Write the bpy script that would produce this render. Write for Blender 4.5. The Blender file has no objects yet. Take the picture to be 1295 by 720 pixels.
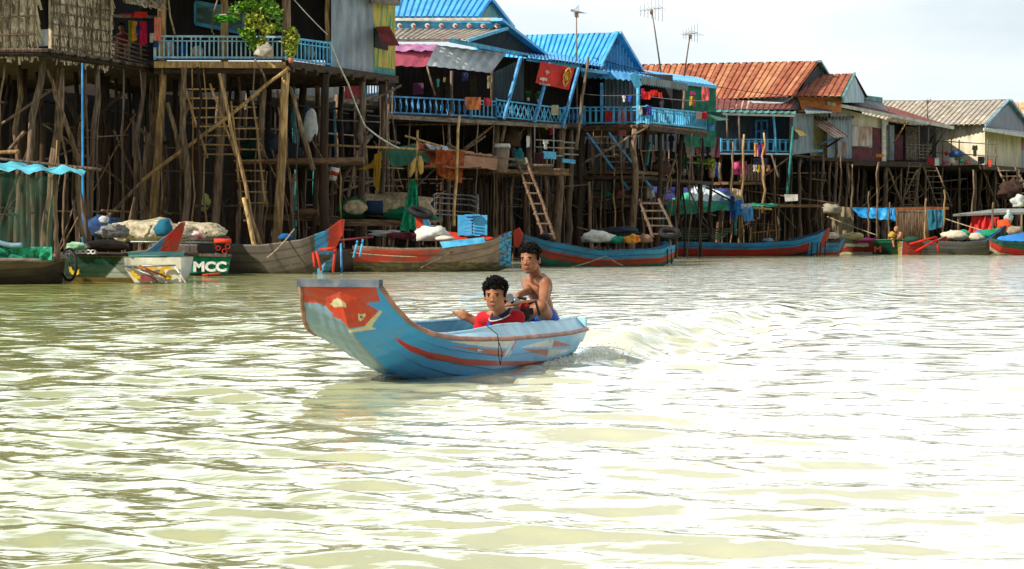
import bpy, bmesh, math, random
import numpy as np
from mathutils import Vector, Matrix, noise as mnoise
random.seed(7)
SC = bpy.context.scene
COL = SC.collection
F = 2700.0; H = 1.05; HY = 291.0; CX = 647.5

# ------------------------------------------------------------------ camera
cam_d = bpy.data.cameras.new('camera'); cam = bpy.data.objects.new('camera', cam_d); COL.objects.link(cam)
cam.location = (0, 0, H); cam.rotation_euler = (math.radians(90), 0, 0)
cam_d.sensor_width = 36; cam_d.lens = 36*F/1295; cam_d.shift_y = -(360-HY)/1295
cam_d.clip_start = 0.1; cam_d.clip_end = 9000
SC.camera = cam

# ------------------------------------------------------------------ sky and sun
SUN_EL = math.radians(36); SUN_DIR = Vector((0.82, 0.50, 0))      # travel direction on the ground
SUN_DIR.normalize()
w = bpy.data.worlds.new('World'); SC.world = w; w.use_nodes = True
nt = w.node_tree; nt.nodes.clear()
def N(t, typ, **kw):
    n = t.nodes.new(typ)
    for k, v in kw.items():
        if k.startswith('i_'):
            n.inputs[k[2:].replace('_', ' ')].default_value = v
        else: setattr(n, k, v)
    return n
out = N(nt, 'ShaderNodeOutputWorld'); bg = N(nt, 'ShaderNodeBackground')
sky = N(nt, 'ShaderNodeTexSky', sky_type='NISHITA', sun_disc=False, sun_elevation=SUN_EL)
sky.sun_rotation = math.atan2(-SUN_DIR.x, -SUN_DIR.y)
tc = N(nt, 'ShaderNodeTexCoord'); mp = N(nt, 'ShaderNodeMapping'); mp.inputs['Scale'].default_value = (1.0, 1.0, 3.4)
nz = N(nt, 'ShaderNodeTexNoise'); nz.inputs['Scale'].default_value = 3.1; nz.inputs['Detail'].default_value = 7; nz.inputs['Roughness'].default_value = 0.52
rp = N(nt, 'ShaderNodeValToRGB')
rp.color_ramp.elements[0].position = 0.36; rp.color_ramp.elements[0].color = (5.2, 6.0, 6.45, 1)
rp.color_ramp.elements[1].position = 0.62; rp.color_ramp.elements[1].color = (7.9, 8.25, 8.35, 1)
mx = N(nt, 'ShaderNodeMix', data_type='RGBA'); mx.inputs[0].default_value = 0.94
nt.links.new(tc.outputs['Generated'], mp.inputs[0]); nt.links.new(mp.outputs[0], nz.inputs['Vector'])
nt.links.new(nz.outputs['Fac'], rp.inputs[0]); nt.links.new(sky.outputs[0], mx.inputs[6]); nt.links.new(rp.outputs[0], mx.inputs[7])
sx = N(nt, 'ShaderNodeSeparateXYZ'); nt.links.new(tc.outputs['Generated'], sx.inputs[0])
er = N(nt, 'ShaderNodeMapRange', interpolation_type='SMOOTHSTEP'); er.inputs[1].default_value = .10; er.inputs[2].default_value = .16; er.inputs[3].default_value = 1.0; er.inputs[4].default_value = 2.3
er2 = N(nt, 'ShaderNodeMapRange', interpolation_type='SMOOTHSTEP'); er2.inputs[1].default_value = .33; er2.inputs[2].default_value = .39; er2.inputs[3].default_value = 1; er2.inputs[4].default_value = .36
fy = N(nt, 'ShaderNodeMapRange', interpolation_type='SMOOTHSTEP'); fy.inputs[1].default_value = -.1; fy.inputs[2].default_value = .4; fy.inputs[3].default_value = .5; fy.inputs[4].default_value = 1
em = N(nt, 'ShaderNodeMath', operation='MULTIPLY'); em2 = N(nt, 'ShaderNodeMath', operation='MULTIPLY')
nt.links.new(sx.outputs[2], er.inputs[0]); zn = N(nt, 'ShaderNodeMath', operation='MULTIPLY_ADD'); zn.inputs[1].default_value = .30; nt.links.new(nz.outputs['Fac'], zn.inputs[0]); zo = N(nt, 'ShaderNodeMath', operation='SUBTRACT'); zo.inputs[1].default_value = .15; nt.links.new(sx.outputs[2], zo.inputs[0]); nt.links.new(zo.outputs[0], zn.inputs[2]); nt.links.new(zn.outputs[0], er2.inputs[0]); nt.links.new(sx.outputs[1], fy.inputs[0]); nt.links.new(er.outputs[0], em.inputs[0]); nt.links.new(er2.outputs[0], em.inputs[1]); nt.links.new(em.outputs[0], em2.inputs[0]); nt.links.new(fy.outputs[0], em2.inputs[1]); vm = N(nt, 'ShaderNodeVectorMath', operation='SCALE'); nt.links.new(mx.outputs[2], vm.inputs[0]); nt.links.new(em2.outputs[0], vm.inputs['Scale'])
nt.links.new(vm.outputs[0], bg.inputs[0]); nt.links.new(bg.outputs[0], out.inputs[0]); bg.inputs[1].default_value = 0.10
sd = bpy.data.lights.new('sun', 'SUN'); sun = bpy.data.objects.new('sun', sd); COL.objects.link(sun)
sd.energy = 4.2; sd.angle = math.radians(0.7); sd.color = (1.0, 0.92, 0.79)
v = Vector((SUN_DIR.x*math.cos(SUN_EL), SUN_DIR.y*math.cos(SUN_EL), -math.sin(SUN_EL)))
sun.rotation_euler = v.to_track_quat('-Z', 'Y').to_euler(); sun.location = (-30, -20, 40)
SC.view_settings.view_transform = 'Standard'; SC.view_settings.look = 'None'
SC.view_settings.exposure = 0.50; SC.view_settings.gamma = 1
SC.cycles.max_bounces = 5; SC.cycles.diffuse_bounces = 2; SC.cycles.glossy_bounces = 3; SC.cycles.transparent_max_bounces = 6
SC.cycles.use_denoising = True
SC.cycles.sample_clamp_indirect = 6

# ------------------------------------------------------------------ measuring helpers
def W(px, py, D):                 # a point D metres into the scene along the line of sight
    return Vector(((px-CX)/F*D, D, H+(HY-py)/F*D))
def XY(px, D): return Vector(((px-CX)/F*D, D, 0))
class Face:                       # an upright plane through two ground points
    def __init__(s, pa, Da, pb, Db):
        s.a = XY(pa, Da); s.b = XY(pb, Db); s.r = (s.b-s.a).normalized(); s.n = Vector((s.r.y, -s.r.x, 0))
        if s.n.y > 0: s.n = -s.n
        s.q = -s.n
    def at(s, px, py, off=0.0):   # off > 0 towards the viewer's side
        d = Vector(((px-CX)/F, 1, 0)); o = s.a+s.n*off
        t = o.dot(s.n)/d.dot(s.n)
        return Vector((d.x*t, t, H+(HY-py)/F*t))

def lin(c): return c/12.92 if c <= .04045 else ((c+.055)/1.055)**2.4
def hexc(h):
    h = h.lstrip('#'); return tuple(lin(int(h[i:i+2], 16)/255) for i in (0, 2, 4))
def rgb(c): return hexc(c) if isinstance(c, str) else tuple(c)

# ------------------------------------------------------------------ materials
MATS = {}
def M(name, c1, c2=None, scale=2.0, rough=0.8, bump=0.15, st=(1, 1, 1), metal=0.0, lo=0.35, hi=0.65, dirt=0.0, dirtc='#2a2016', spec=0.3, detail=5, vcol=False, trans=0.0):
    if name in MATS: return MATS[name]
    m = bpy.data.materials.new(name); m.use_nodes = True; t = m.node_tree; t.nodes.clear(); MATS[name] = m
    o = N(t, 'ShaderNodeOutputMaterial'); p = N(t, 'ShaderNodeBsdfPrincipled')
    t.links.new(p.outputs[0], o.inputs[0])
    g = N(t, 'ShaderNodeNewGeometry'); mp = N(t, 'ShaderNodeMapping'); mp.inputs['Scale'].default_value = st
    n = N(t, 'ShaderNodeTexNoise'); n.inputs['Scale'].default_value = scale; n.inputs['Detail'].default_value = detail
    t.links.new(g.outputs['Position'], mp.inputs[0]); t.links.new(mp.outputs[0], n.inputs['Vector'])
    r = N(t, 'ShaderNodeMapRange'); r.inputs[1].default_value = lo; r.inputs[2].default_value = hi
    t.links.new(n.outputs['Fac'], r.inputs[0])
    mix = N(t, 'ShaderNodeMix', data_type='RGBA')
    c1 = rgb(c1); c2 = rgb(c2) if c2 else tuple(x*.72 for x in c1)
    if vcol:
        a = N(t, 'ShaderNodeVertexColor', layer_name='paint'); t.links.new(a.outputs[0], mix.inputs[6]); mix.inputs[7].default_value = (*c2, 1)
        r2 = N(t, 'ShaderNodeMath', operation='MULTIPLY'); r2.inputs[1].default_value = vcol; t.links.new(r.outputs[0], r2.inputs[0]); t.links.new(r2.outputs[0], mix.inputs[0])
    else:
        mix.inputs[6].default_value = (*c1, 1); mix.inputs[7].default_value = (*c2, 1); t.links.new(r.outputs[0], mix.inputs[0])
    col = mix.outputs[2]
    if dirt:
        n2 = N(t, 'ShaderNodeTexNoise'); n2.inputs['Scale'].default_value = 1.3; n2.inputs['Detail'].default_value = 8; n2.inputs['Roughness'].default_value = .65
        mp2 = N(t, 'ShaderNodeMapping'); mp2.inputs['Scale'].default_value = (1, 1, .5); t.links.new(g.outputs['Position'], mp2.inputs[0]); t.links.new(mp2.outputs[0], n2.inputs['Vector'])
        r3 = N(t, 'ShaderNodeMapRange'); r3.inputs[1].default_value = .48; r3.inputs[2].default_value = .72; r3.inputs[4].default_value = dirt
        t.links.new(n2.outputs['Fac'], r3.inputs[0])
        m2 = N(t, 'ShaderNodeMix', data_type='RGBA'); t.links.new(r3.outputs[0], m2.inputs[0]); t.links.new(col, m2.inputs[6]); m2.inputs[7].default_value = (*rgb(dirtc), 1)
        col = m2.outputs[2]
    t.links.new(col, p.inputs['Base Color'])
    p.inputs['Roughness'].default_value = rough; p.inputs['Metallic'].default_value = metal
    p.inputs['Specular IOR Level'].default_value = spec
    if trans: p.inputs['Alpha'].default_value = 1
    if bump:
        b = N(t, 'ShaderNodeBump'); b.inputs['Strength'].default_value = min(1, bump*2); b.inputs['Distance'].default_value = .03
        t.links.new(n.outputs['Fac'], b.inputs['Height']); t.links.new(b.outputs[0], p.inputs['Normal'])
    return m
def wood(name, c1, c2):
    m = M(name, c1, c2, scale=3, st=(6, 6, .8), rough=.85, bump=.5, dirt=.55)
    if m.get('st'): return m
    m['st'] = 1; t = m.node_tree; p = next(n for n in t.nodes if n.type == 'BSDF_PRINCIPLED'); src = p.inputs['Base Color'].links[0].from_socket
    g = N(t, 'ShaderNodeNewGeometry'); sp = N(t, 'ShaderNodeSeparateXYZ'); t.links.new(g.outputs['Position'], sp.inputs[0]); n = N(t, 'ShaderNodeTexNoise'); n.inputs['Scale'].default_value = 1.1; t.links.new(g.outputs['Position'], n.inputs['Vector'])
    a = N(t, 'ShaderNodeMath', operation='MULTIPLY_ADD'); a.inputs[1].default_value = 1.2; t.links.new(n.outputs[0], a.inputs[0]); t.links.new(sp.outputs[2], a.inputs[2])
    r = N(t, 'ShaderNodeMapRange'); r.inputs[1].default_value = 4.0; r.inputs[2].default_value = 4.25; r.inputs[3].default_value = .42; r.inputs[4].default_value = 0; t.links.new(a.outputs[0], r.inputs[0])   # flood line stain
    mx = N(t, 'ShaderNodeMix', data_type='RGBA'); t.links.new(r.outputs[0], mx.inputs[0]); t.links.new(src, mx.inputs[6]); mx.inputs[7].default_value = (*hexc('#4a3625'), 1); t.links.new(mx.outputs[2], p.inputs['Base Color'])
    return m

LOG = wood('log_bark', '#a0866c', '#524335'); LOGD = wood('log_dark', '#43342a', '#1f1813'); LOGG = wood('log_grey', '#8d7a6a', '#4d4036')
LOGL = wood('log_pale', '#d3ae78', '#8a6a42'); PLK = M('plank_brown', '#8a6a4a', '#4c3827', scale=4, st=(1, 1, 5), bump=.5, dirt=.5)
PLKD = M('plank_dark', '#4d3c2e', '#2a2019', scale=4, st=(1, 1, 5), bump=.5, dirt=.4); PLKG = M('plank_grey', '#8e8378', '#5a5048', scale=4, st=(1, 1, 4), bump=.5, dirt=.4)
BAM = M('bamboo', '#cfae72', '#8f6f40', scale=6, st=(3, 3, 1), rough=.6, bump=.2)
BLUEP = M('blue_paint', '#62bce4', '#3c96c8', scale=5, rough=.55, dirt=.35, dirtc='#284050'); BLUED = M('blue_paint_deep', '#5aa6dc', '#3479b6', scale=5, rough=.55, dirt=.3)
BLUEW = M('blue_paint_pale', '#bcdcea', '#6fb4da', scale=6, rough=.6, dirt=.25); WHITEP = M('white_paint', '#dcdcd4', '#b0aea4', scale=5, rough=.6, dirt=.3)
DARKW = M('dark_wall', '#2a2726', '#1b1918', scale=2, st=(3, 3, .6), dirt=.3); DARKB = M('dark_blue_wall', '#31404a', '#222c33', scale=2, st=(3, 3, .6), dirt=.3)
TEAL = M('teal_paint', '#2f8a86', '#1f6a68', scale=5, rough=.6, dirt=.3)
BLACK = M('black_rubber', '#1d1d1f', '#101012', scale=8, rough=.7, bump=.05)
STEEL = M('bare_metal', '#9a9fa3', '#70767b', scale=8, rough=.4, metal=.6, bump=.05)
ROPE = M('rope_fibre', '#b9a98a', '#7c6c52', scale=20, rough=.9)
CABLE = M('dark_cable', '#222222', '#181818', scale=20)
def cloth_m(c, c2=None): 
    h = c.lstrip('#'); return M('cloth_'+h, c, c2, scale=7, rough=.9, bump=.3)
def leaf_m(name, c1, c2): 
    m = M(name, c1, c2, scale=9, rough=.6, bump=0, lo=.4, hi=.6); return m
def metal_sheet(name, c1, c2, dirt=.4, dirtc='#5a3a22', rough=.55): return M(name, c1, c2, scale=1.6, st=(1.5, 1.5, .6), rough=rough, bump=.05, dirt=dirt, dirtc=dirtc, lo=.4, hi=.62)

# ------------------------------------------------------------------ mesh builder
class MB:
    def __init__(s): s.v = []; s.f = []; s.mi = []; s.c = []; s.smooth = []
    def add(s, vs, fs, mi=0, smooth=False):
        b = len(s.v); s.v += [Vector(x) for x in vs]
        for f in fs: s.f.append([b+i for i in f]); s.mi.append(mi); s.smooth.append(smooth)
        return s
    def tube(s, pts, r, n=6, mi=0, cap=True):
        pts = [Vector(p) for p in pts]; k = len(pts)
        if not hasattr(r, '__len__'): r = [r]*k
        if len(r) == 2 and k > 2: r = [r[0]+(r[1]-r[0])*i/(k-1) for i in range(k)]
        vs = []; up = None
        for i, p in enumerate(pts):
            t = (pts[min(i+1, k-1)]-pts[max(i-1, 0)])
            if t.length < 1e-9: t = Vector((0, 0, 1))
            t.normalize()
            if up is None:
                up = Vector((0, 0, 1)) if abs(t.z) < .9 else Vector((1, 0, 0))
            x = up-t*up.dot(t)
            if x.length < 1e-6: x = Vector((1, 0, 0))-t*t.x
            x.normalize(); up = x; y = t.cross(x)
            for j in range(n):
                a = 2*math.pi*j/n; vs.append(p+(x*math.cos(a)+y*math.sin(a))*r[i])
        fs = [(i*n+j, i*n+(j+1) % n, (i+1)*n+(j+1) % n, (i+1)*n+j) for i in range(k-1) for j in range(n)]
        s.add(vs, fs, mi, True)
        if cap:
            b = len(s.v)-len(vs)
            s.f.append([b+j for j in range(n)][::-1]); s.mi.append(mi); s.smooth.append(False)
            s.f.append([b+(k-1)*n+j for j in range(n)]); s.mi.append(mi); s.smooth.append(False)
        return s
    def beam(s, a, b, w, h, mi=0, up=(0, 0, 1)):
        a = Vector(a); b = Vector(b); t = (b-a).normalized(); up = Vector(up)
        if abs(t.dot(up)) > .95: up = Vector((0, 1, 0))
        x = t.cross(up).normalized()*w/2; y = x.cross(t).normalized()*h/2
        vs = [p+sx*x+sy*y for p in (a, b) for sx, sy in ((-1, -1), (1, -1), (1, 1), (-1, 1))]
        return s.add(vs, [(3, 2, 1, 0), (4, 5, 6, 7), (0, 1, 5, 4), (1, 2, 6, 5), (2, 3, 7, 6), (3, 0, 4, 7)], mi)
    def box(s, c, sx, sy, sz, rz=0, mi=0):
        c = Vector(c); d = Vector((math.cos(rz), math.sin(rz), 0))*sx/2
        return s.beam(c-d, c+d, sy, sz, mi)
    def poly(s, pts, n, thick=.03, mi=0):          # prism: outline pts pushed back along n
        pts = [Vector(p) for p in pts]; n = Vector(n).normalized()*thick; k = len(pts)
        vs = pts+[p+n for p in pts]
        fs = [tuple(range(k)), tuple(range(2*k-1, k-1, -1))]+[(i, (i+1) % k, k+(i+1) % k, k+i) for i in range(k)]
        return s.add(vs, fs, mi)
    def corr(s, a, b, c, d, pitch=.2, amp=.03, mi=0, kind='v', rows=1, jit=0.0, mix=0.0):  # ribs run a->d; a->b crosses them
        a, b, c, d = map(Vector, (a, b, c, d)); L = max((b-a).length, (c-d).length); n = max(2, int(L/pitch)); nrm = (b-a).cross(d-a).normalized()
        prof = {'v': [(0, 0), (.5, 1)], 'rib': [(0, 0), (.62, 0), (.72, 1), (.9, 1)], 's': [(0, 0), (.25, .7), (.5, 1), (.75, .7)]}[kind]
        us = [(i+p)/n for i in range(n) for p, _ in prof]+[1.0]; hs = [q for i in range(n) for _, q in prof]+[0]
        vs = []
        for j in range(rows+1):
            v = j/rows
            for u, h in zip(us, hs):
                vs.append((a.lerp(b, u)).lerp(d.lerp(c, u), v)+nrm*(h-.5)*amp*2+nrm*random.uniform(-jit, jit))
        k = len(us)
        if mix:
            b0 = len(s.f); s.add(vs, [(j*k+i, j*k+i+1, (j+1)*k+i+1, (j+1)*k+i) for j in range(rows) for i in range(k-1)], mi); m = len(prof)
            for j in range(rows):
                for c_ in range(n):
                    if random.random() < mix:
                        for i in range(c_*m, min(k-1, c_*m+m)): s.mi[b0+j*(k-1)+i] = 1
            return s
        return s.add(vs, [(j*k+i, j*k+i+1, (j+1)*k+i+1, (j+1)*k+i) for j in range(rows) for i in range(k-1)], mi)
    def grid(s, fn, nu, nv, mi=0, smooth=True, thick=0):
        vs = [Vector(fn(i/nu, j/nv)) for j in range(nv+1) for i in range(nu+1)]
        fs = [(j*(nu+1)+i, j*(nu+1)+i+1, (j+1)*(nu+1)+i+1, (j+1)*(nu+1)+i) for j in range(nv) for i in range(nu)]
        return s.add(vs, fs, mi, smooth)
    def ell(s, c, rx, ry, rz, n=10, mi=0, rot=None, jit=0.0, flat=None):
        c = Vector(c); m = max(5, n//2+2); vs = []; seed = random.random()*50
        for j in range(m+1):
            th = math.pi*j/m
            for i in range(n):
                ph = 2*math.pi*i/n; p = Vector((math.sin(th)*math.cos(ph), math.sin(th)*math.sin(ph), math.cos(th)))
                k = 1+jit*(mnoise.noise(p*1.7+Vector((seed, 0, 0)))*1.6+(mnoise.noise(p*4.5+Vector((0, seed, 0)))*.9+abs(mnoise.noise(p*9+Vector((0, seed, 0))))*.5 if n >= 16 else 0))
                p = Vector((p.x*rx*k, p.y*ry*k, p.z*rz*k))
                if flat is not None and p.z < flat: p.z = flat
                if rot is not None: p = rot @ p
                vs.append(c+p)
        return s.add(vs, [(j*n+i, j*n+(i+1) % n, (j+1)*n+(i+1) % n, (j+1)*n+i) for j in range(m) for i in range(n)], mi, True)
    def leaves(s, c, rx, ry, rz, n, size, mi=0, shell=.3):
        c = Vector(c)
        for _ in range(n):
            while True:
                p = Vector((random.uniform(-1, 1), random.uniform(-1, 1), random.uniform(-1, 1)))
                if shell < p.length <= 1: break
            p = c+Vector((p.x*rx, p.y*ry, p.z*rz)); z = size*random.uniform(.6, 1.3)
            q = Vector((random.gauss(0, 1), random.gauss(0, 1), random.gauss(0, 1))).normalized(); r = q.orthogonal().normalized()*z*.35; q = q*z
            s.add([p-q*.5, p+r, p+q*.5, p-r], [(0, 1, 2, 3)], mi)
        return s
    def build(s, name, mats, parent=None, loc=None, colors=None):
        if not isinstance(mats, (list, tuple)): mats = [mats]
        me = bpy.data.meshes.new(name)
        if loc is None:
            if parent is not None: loc = Vector(parent.location)
            elif s.v:
                xs = [p.x for p in s.v]; ys = [p.y for p in s.v]; zs = [p.z for p in s.v]
                loc = Vector(((min(xs)+max(xs))/2, (min(ys)+max(ys))/2, min(zs)))
        loc = Vector(loc)
        me.from_pydata([p-loc for p in s.v], [], s.f)
        for m in mats: me.materials.append(m)
        me.polygons.foreach_set('material_index', s.mi); me.polygons.foreach_set('use_smooth', s.smooth)
        if colors is not None:
            at = me.color_attributes.new('paint', 'FLOAT_COLOR', 'POINT'); at.data.foreach_set('color', np.array(colors, dtype=np.float32).ravel())
        me.update()
        o = bpy.data.objects.new(name, me); COL.objects.link(o)
        if parent is not None: o.parent = parent
        else: o.location = loc
        return o
def tag(o, label=None, cat=None, group=None, kind=None):
    if label: o['label'] = label
    if cat: o['category'] = cat
    if group: o['group'] = group
    if kind: o['kind'] = kind
    return o
def thing(name, label, cat, loc, group=None):
    o = bpy.data.objects.new(name, None); COL.objects.link(o); o.location = Vector(loc); o.empty_display_size = .2
    return tag(o, label, cat, group)
def crook(a, b, wob=.06, n=7):
    a = Vector(a); b = Vector(b); s = random.random()*100; L = (b-a).length
    return [a.lerp(b, i/n)+Vector((mnoise.noise(Vector((i*.7, s, 0))), mnoise.noise(Vector((s, i*.7, 3))), 0))*wob*(0 if i in (0, n) else 1)*min(2, L/3) for i in range(n+1)]
def pole(a, b, r0, r1, name, mat, parent=None, wob=.08, n=7): return MB().tube(crook(a, b, wob), [r0+(r1-r0)*i/7 for i in range(8)], n).build(name, mat, parent)
def sag(a, b, d=.2, n=12):
    a = Vector(a); b = Vector(b); return [a.lerp(b, i/n)-Vector((0, 0, d*4*(i/n)*(1-i/n))) for i in range(n+1)]
def noise3(x, y, z=0): return mnoise.noise(Vector((x, y, z)))
# ------------------------------------------------------------------ water
STERN = XY(743, 17.6); HB = Vector((-1.13, 14.0, 0))                     # hero boat: stern near corner, bow centre
HD = Vector((-.308, -.951, 0)).normalized(); HP = Vector((-HD.y, HD.x, 0))   # heading, port side
if HP.x < 0: HP = -HP
def wake_line():
    a = XY(752, 17.9); b = XY(830, 21.2); c = XY(985, 28.5); d = XY(1130, 36); return [a, b, c, d]
def build_water():
    rng = np.random.RandomState(3)
    D = [1.2]
    while D[-1] < 150: D.append(D[-1]+(.09 if D[-1] < 5.4 else max(.022, D[-1]**2*.00024)))
    D = np.array(D+[160, 190, 240, 340, 520, 900, 1800, 4000.])
    nA = 760; ta = np.linspace(-.42, .42, nA)
    ta = np.sign(ta)*(np.abs(ta)/.42)**1.25*.42
    X = D[:, None]*ta[None, :]; Y = np.repeat(D[:, None], nA, 1)
    Z = np.zeros_like(X); dx = D[:, None]*.0013; dyy = np.gradient(D)[:, None]
    wx = X+.35*np.sin(Y*.55+1.1)+.2*np.sin(X*.8+Y*.3); wy = Y+.4*np.sin(X*.5+.4)+.2*np.sin(Y*.9-X*.4)
    calm = 1.0-.45/(1+np.exp(-(X-Y*.03-.3)/.5))
    for i in range(120):
        lam = .13*(1.3/.13)**(rng.rand()**.8); k = 2*np.pi/lam
        th = rng.normal(1.50, .55); amp = .0021*lam*min(1, .6/lam)**.7*(.5+rng.rand())
        att = np.clip((lam/np.maximum(dx*2.5, dyy*2.2)-1), 0, 1)
        Z += calm*att*amp*np.sin(k*(wx*np.cos(th)+wy*np.sin(th))+rng.rand()*6.28)*1.45
    # wake of the moving boat
    wl = wake_line(); best = np.full(X.shape, 1e9); tt = np.zeros_like(X); sgn = np.zeros_like(X); L0 = 0
    for p, q in zip(wl[:-1], wl[1:]):
        d = q-p; L = d.length; u = np.clip(((X-p.x)*d.x+(Y-p.y)*d.y)/L**2, 0, 1); cx = p.x+u*d.x; cy = p.y+u*d.y; dist = np.hypot(X-cx, Y-cy)
        m = dist < best; best = np.where(m, dist, best); tt = np.where(m, L0+u*L, tt); sgn = np.where(m, np.sign((X-p.x)*d.y-(Y-p.y)*d.x), sgn); L0 += L
    s = best*sgn
    silt_ridge = np.exp(-((s-.2)/.4)**2)*np.exp(-tt/12)
    h = .11*np.exp(-tt/20)*np.exp(-(s/np.where(s > 0, .28, .75))**2)*(1-np.exp(-(tt+.3)/.6))*(1+.12*np.sin(tt*1.9)+.08*np.sin(tt*4.3+1))
    Z += h
    Z -= .05*np.exp(-((s-.7)/.5)**2)*np.exp(-tt/12)
    # chop behind the boat
    bx = X-STERN.x; by = Y-STERN.y; al = -(bx*HD.x+by*HD.y); la = bx*HP.x+by*HP.y
    churn = np.clip(al/1.0, 0, 1)*np.exp(-np.clip(al, 0, 60)/25)*np.exp(-((la+.4)/(1.0+.18*np.clip(al, 0, 60)))**2)
    for i in range(30):
        lam = .18+.5*rng.rand(); k = 6.283/lam; th = rng.rand()*6.28
        Z += churn*.006*np.clip((lam/np.maximum(dx*2.5, dyy*2)-1), 0, 1)*np.sin(k*(X*np.cos(th)+Y*np.sin(th))+rng.rand()*6)
    # bow spray lip on the near side, then the hollow that the hull fills
    c = HB-HD*2.72; bx = X-c.x; by = Y-c.y; al = bx*HD.x+by*HD.y; la = bx*HP.x+by*HP.y
    Z += .012*np.exp(-((la-.62)/.10)**2)*np.exp(-((al+1.0)/.9)**2)
    r2 = (al/1.50)**2+(la/.38)**2; Z *= np.clip((np.sqrt((al/2.1)**2+(la/.75)**2)-.75)/.35, .25, 1); Z = np.where(r2 < 1, np.minimum(Z, 0)-.10*np.clip((1-r2)*4, 0, 1), Z)
    foam = churn*.45+.8*np.exp(-((la-.60)/.16)**2)*np.exp(-((al+1.35)/.75)**2)+.18*np.exp(-tt/4)*np.exp(-(best/.3)**2)
    bx = X-STERN.x; by = Y-STERN.y; al = -(bx*HD.x+by*HD.y); la = bx*HP.x+by*HP.y; silt = 1/(1+np.exp(-(la+.45*al+1.7)/1.3))
    silt *= 1-.7*silt_ridge
    silt *= np.clip(1.15-np.abs(s)/60, 0, 1)
    # paler churned stretch over the river on the boat's far side
    n1, n2 = X.shape; vs = np.stack([X, Y, Z], -1).reshape(-1, 3)
    idx = np.arange(n1*n2).reshape(n1, n2); q = np.stack([idx[:-1, :-1], idx[:-1, 1:], idx[1:, 1:], idx[1:, :-1]], -1).reshape(-1, 4)
    me = bpy.data.meshes.new('water')
    xr = X[0, -1]; ex = np.array([[-3000, -3000, -.06], [3000, -3000, -.06], [3000, 5000, -.06], [-3000, 5000, -.06]])
    b = len(vs); vs = np.vstack([vs, ex])
    me.vertices.add(len(vs)); me.vertices.foreach_set('co', vs.astype(np.float32).ravel())
    q2 = q
    nl = len(q2)*4+4; me.loops.add(nl); me.loops.foreach_set('vertex_index', np.concatenate([q2.ravel(), np.array([b, b+1, b+2, b+3])]).astype(np.int32))
    me.polygons.add(len(q2)+1); me.polygons.foreach_set('loop_start', np.arange(len(q2)+1, dtype=np.int32)*4)
    me.update(calc_edges=True); me.polygons.foreach_set('use_smooth', np.ones(len(q2)+1, dtype=bool))
    at = me.attributes.new('foam', 'FLOAT', 'POINT'); at.data.foreach_set('value', np.concatenate([np.clip(foam, 0, 1).ravel(), np.zeros(4)]).astype(np.float32))
    at = me.attributes.new('silt', 'FLOAT', 'POINT'); at.data.foreach_set('value', np.concatenate([np.clip(silt, 0, 1).ravel(), np.zeros(4)]).astype(np.float32))
    me.validate()
    o = bpy.data.objects.new('water', me); COL.objects.link(o); o['kind'] = 'structure'
    m = bpy.data.materials.new('river_water'); m.use_nodes = True; t = m.node_tree; t.nodes.clear(); me.materials.append(m)
    ou = N(t, 'ShaderNodeOutputMaterial'); p = N(t, 'ShaderNodeBsdfPrincipled'); g = N(t, 'ShaderNodeNewGeometry')
    n = N(t, 'ShaderNodeTexNoise'); n.inputs['Scale'].default_value = .25; n.inputs['Detail'].default_value = 3; t.links.new(g.outputs['Position'], n.inputs['Vector'])
    r = N(t, 'ShaderNodeValToRGB'); r.color_ramp.elements[0].position = .35; r.color_ramp.elements[1].position = .65
    r.color_ramp.elements[0].color = (*hexc('#888c4a'), 1); r.color_ramp.elements[1].color = (*hexc('#969a58'), 1)
    t.links.new(n.outputs[0], r.inputs[0])
    a = N(t, 'ShaderNodeAttribute', attribute_name='foam'); n3 = N(t, 'ShaderNodeTexNoise'); n3.inputs['Scale'].default_value = 7; n3.inputs['Detail'].default_value = 8; n3.inputs['Roughness'].default_value = .7
    t.links.new(g.outputs['Position'], n3.inputs['Vector'])
    ad = N(t, 'ShaderNodeMath', operation='ADD'); t.links.new(a.outputs['Fac'], ad.inputs[0]); t.links.new(n3.outputs[0], ad.inputs[1])
    mr = N(t, 'ShaderNodeMapRange'); mr.inputs[1].default_value = .78; mr.inputs[2].default_value = 1.25; t.links.new(ad.outputs[0], mr.inputs[0])
    mx = N(t, 'ShaderNodeMix', data_type='RGBA'); t.links.new(mr.outputs[0], mx.inputs[0]); a2 = N(t, 'ShaderNodeAttribute', attribute_name='silt'); ms = N(t, 'ShaderNodeMix', data_type='RGBA'); m2 = N(t, 'ShaderNodeMath', operation='MULTIPLY'); m2.inputs[1].default_value = .9
    t.links.new(a2.outputs['Fac'], m2.inputs[0]); t.links.new(m2.outputs[0], ms.inputs[0]); t.links.new(r.outputs[0], ms.inputs[6]); ms.inputs[7].default_value = (*hexc('#d6d4c0'), 1); t.links.new(ms.outputs[2], mx.inputs[6]); mx.inputs[7].default_value = (*hexc('#e2e0c8'), 1)
    t.links.new(mx.outputs[2], p.inputs['Base Color'])
    mr2 = N(t, 'ShaderNodeMapRange'); mr2.inputs[3].default_value = .05; mr2.inputs[4].default_value = .6; t.links.new(mr.outputs[0], mr2.inputs[0]); t.links.new(mr2.outputs[0], p.inputs['Roughness'])
    p.inputs['IOR'].default_value = 1.58; p.inputs['Specular IOR Level'].default_value = .5
    n4 = N(t, 'ShaderNodeTexNoise'); n4.inputs['Scale'].default_value = 5; n4.inputs['Detail'].default_value = 3
    mp = N(t, 'ShaderNodeMapping'); mp.inputs['Scale'].default_value = (.8, 1.3, 1); t.links.new(g.outputs['Position'], mp.inputs[0]); t.links.new(mp.outputs[0], n4.inputs['Vector'])
    b = N(t, 'ShaderNodeBump'); b.inputs['Strength'].default_value = .5; b.inputs['Distance'].default_value = .02
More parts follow.
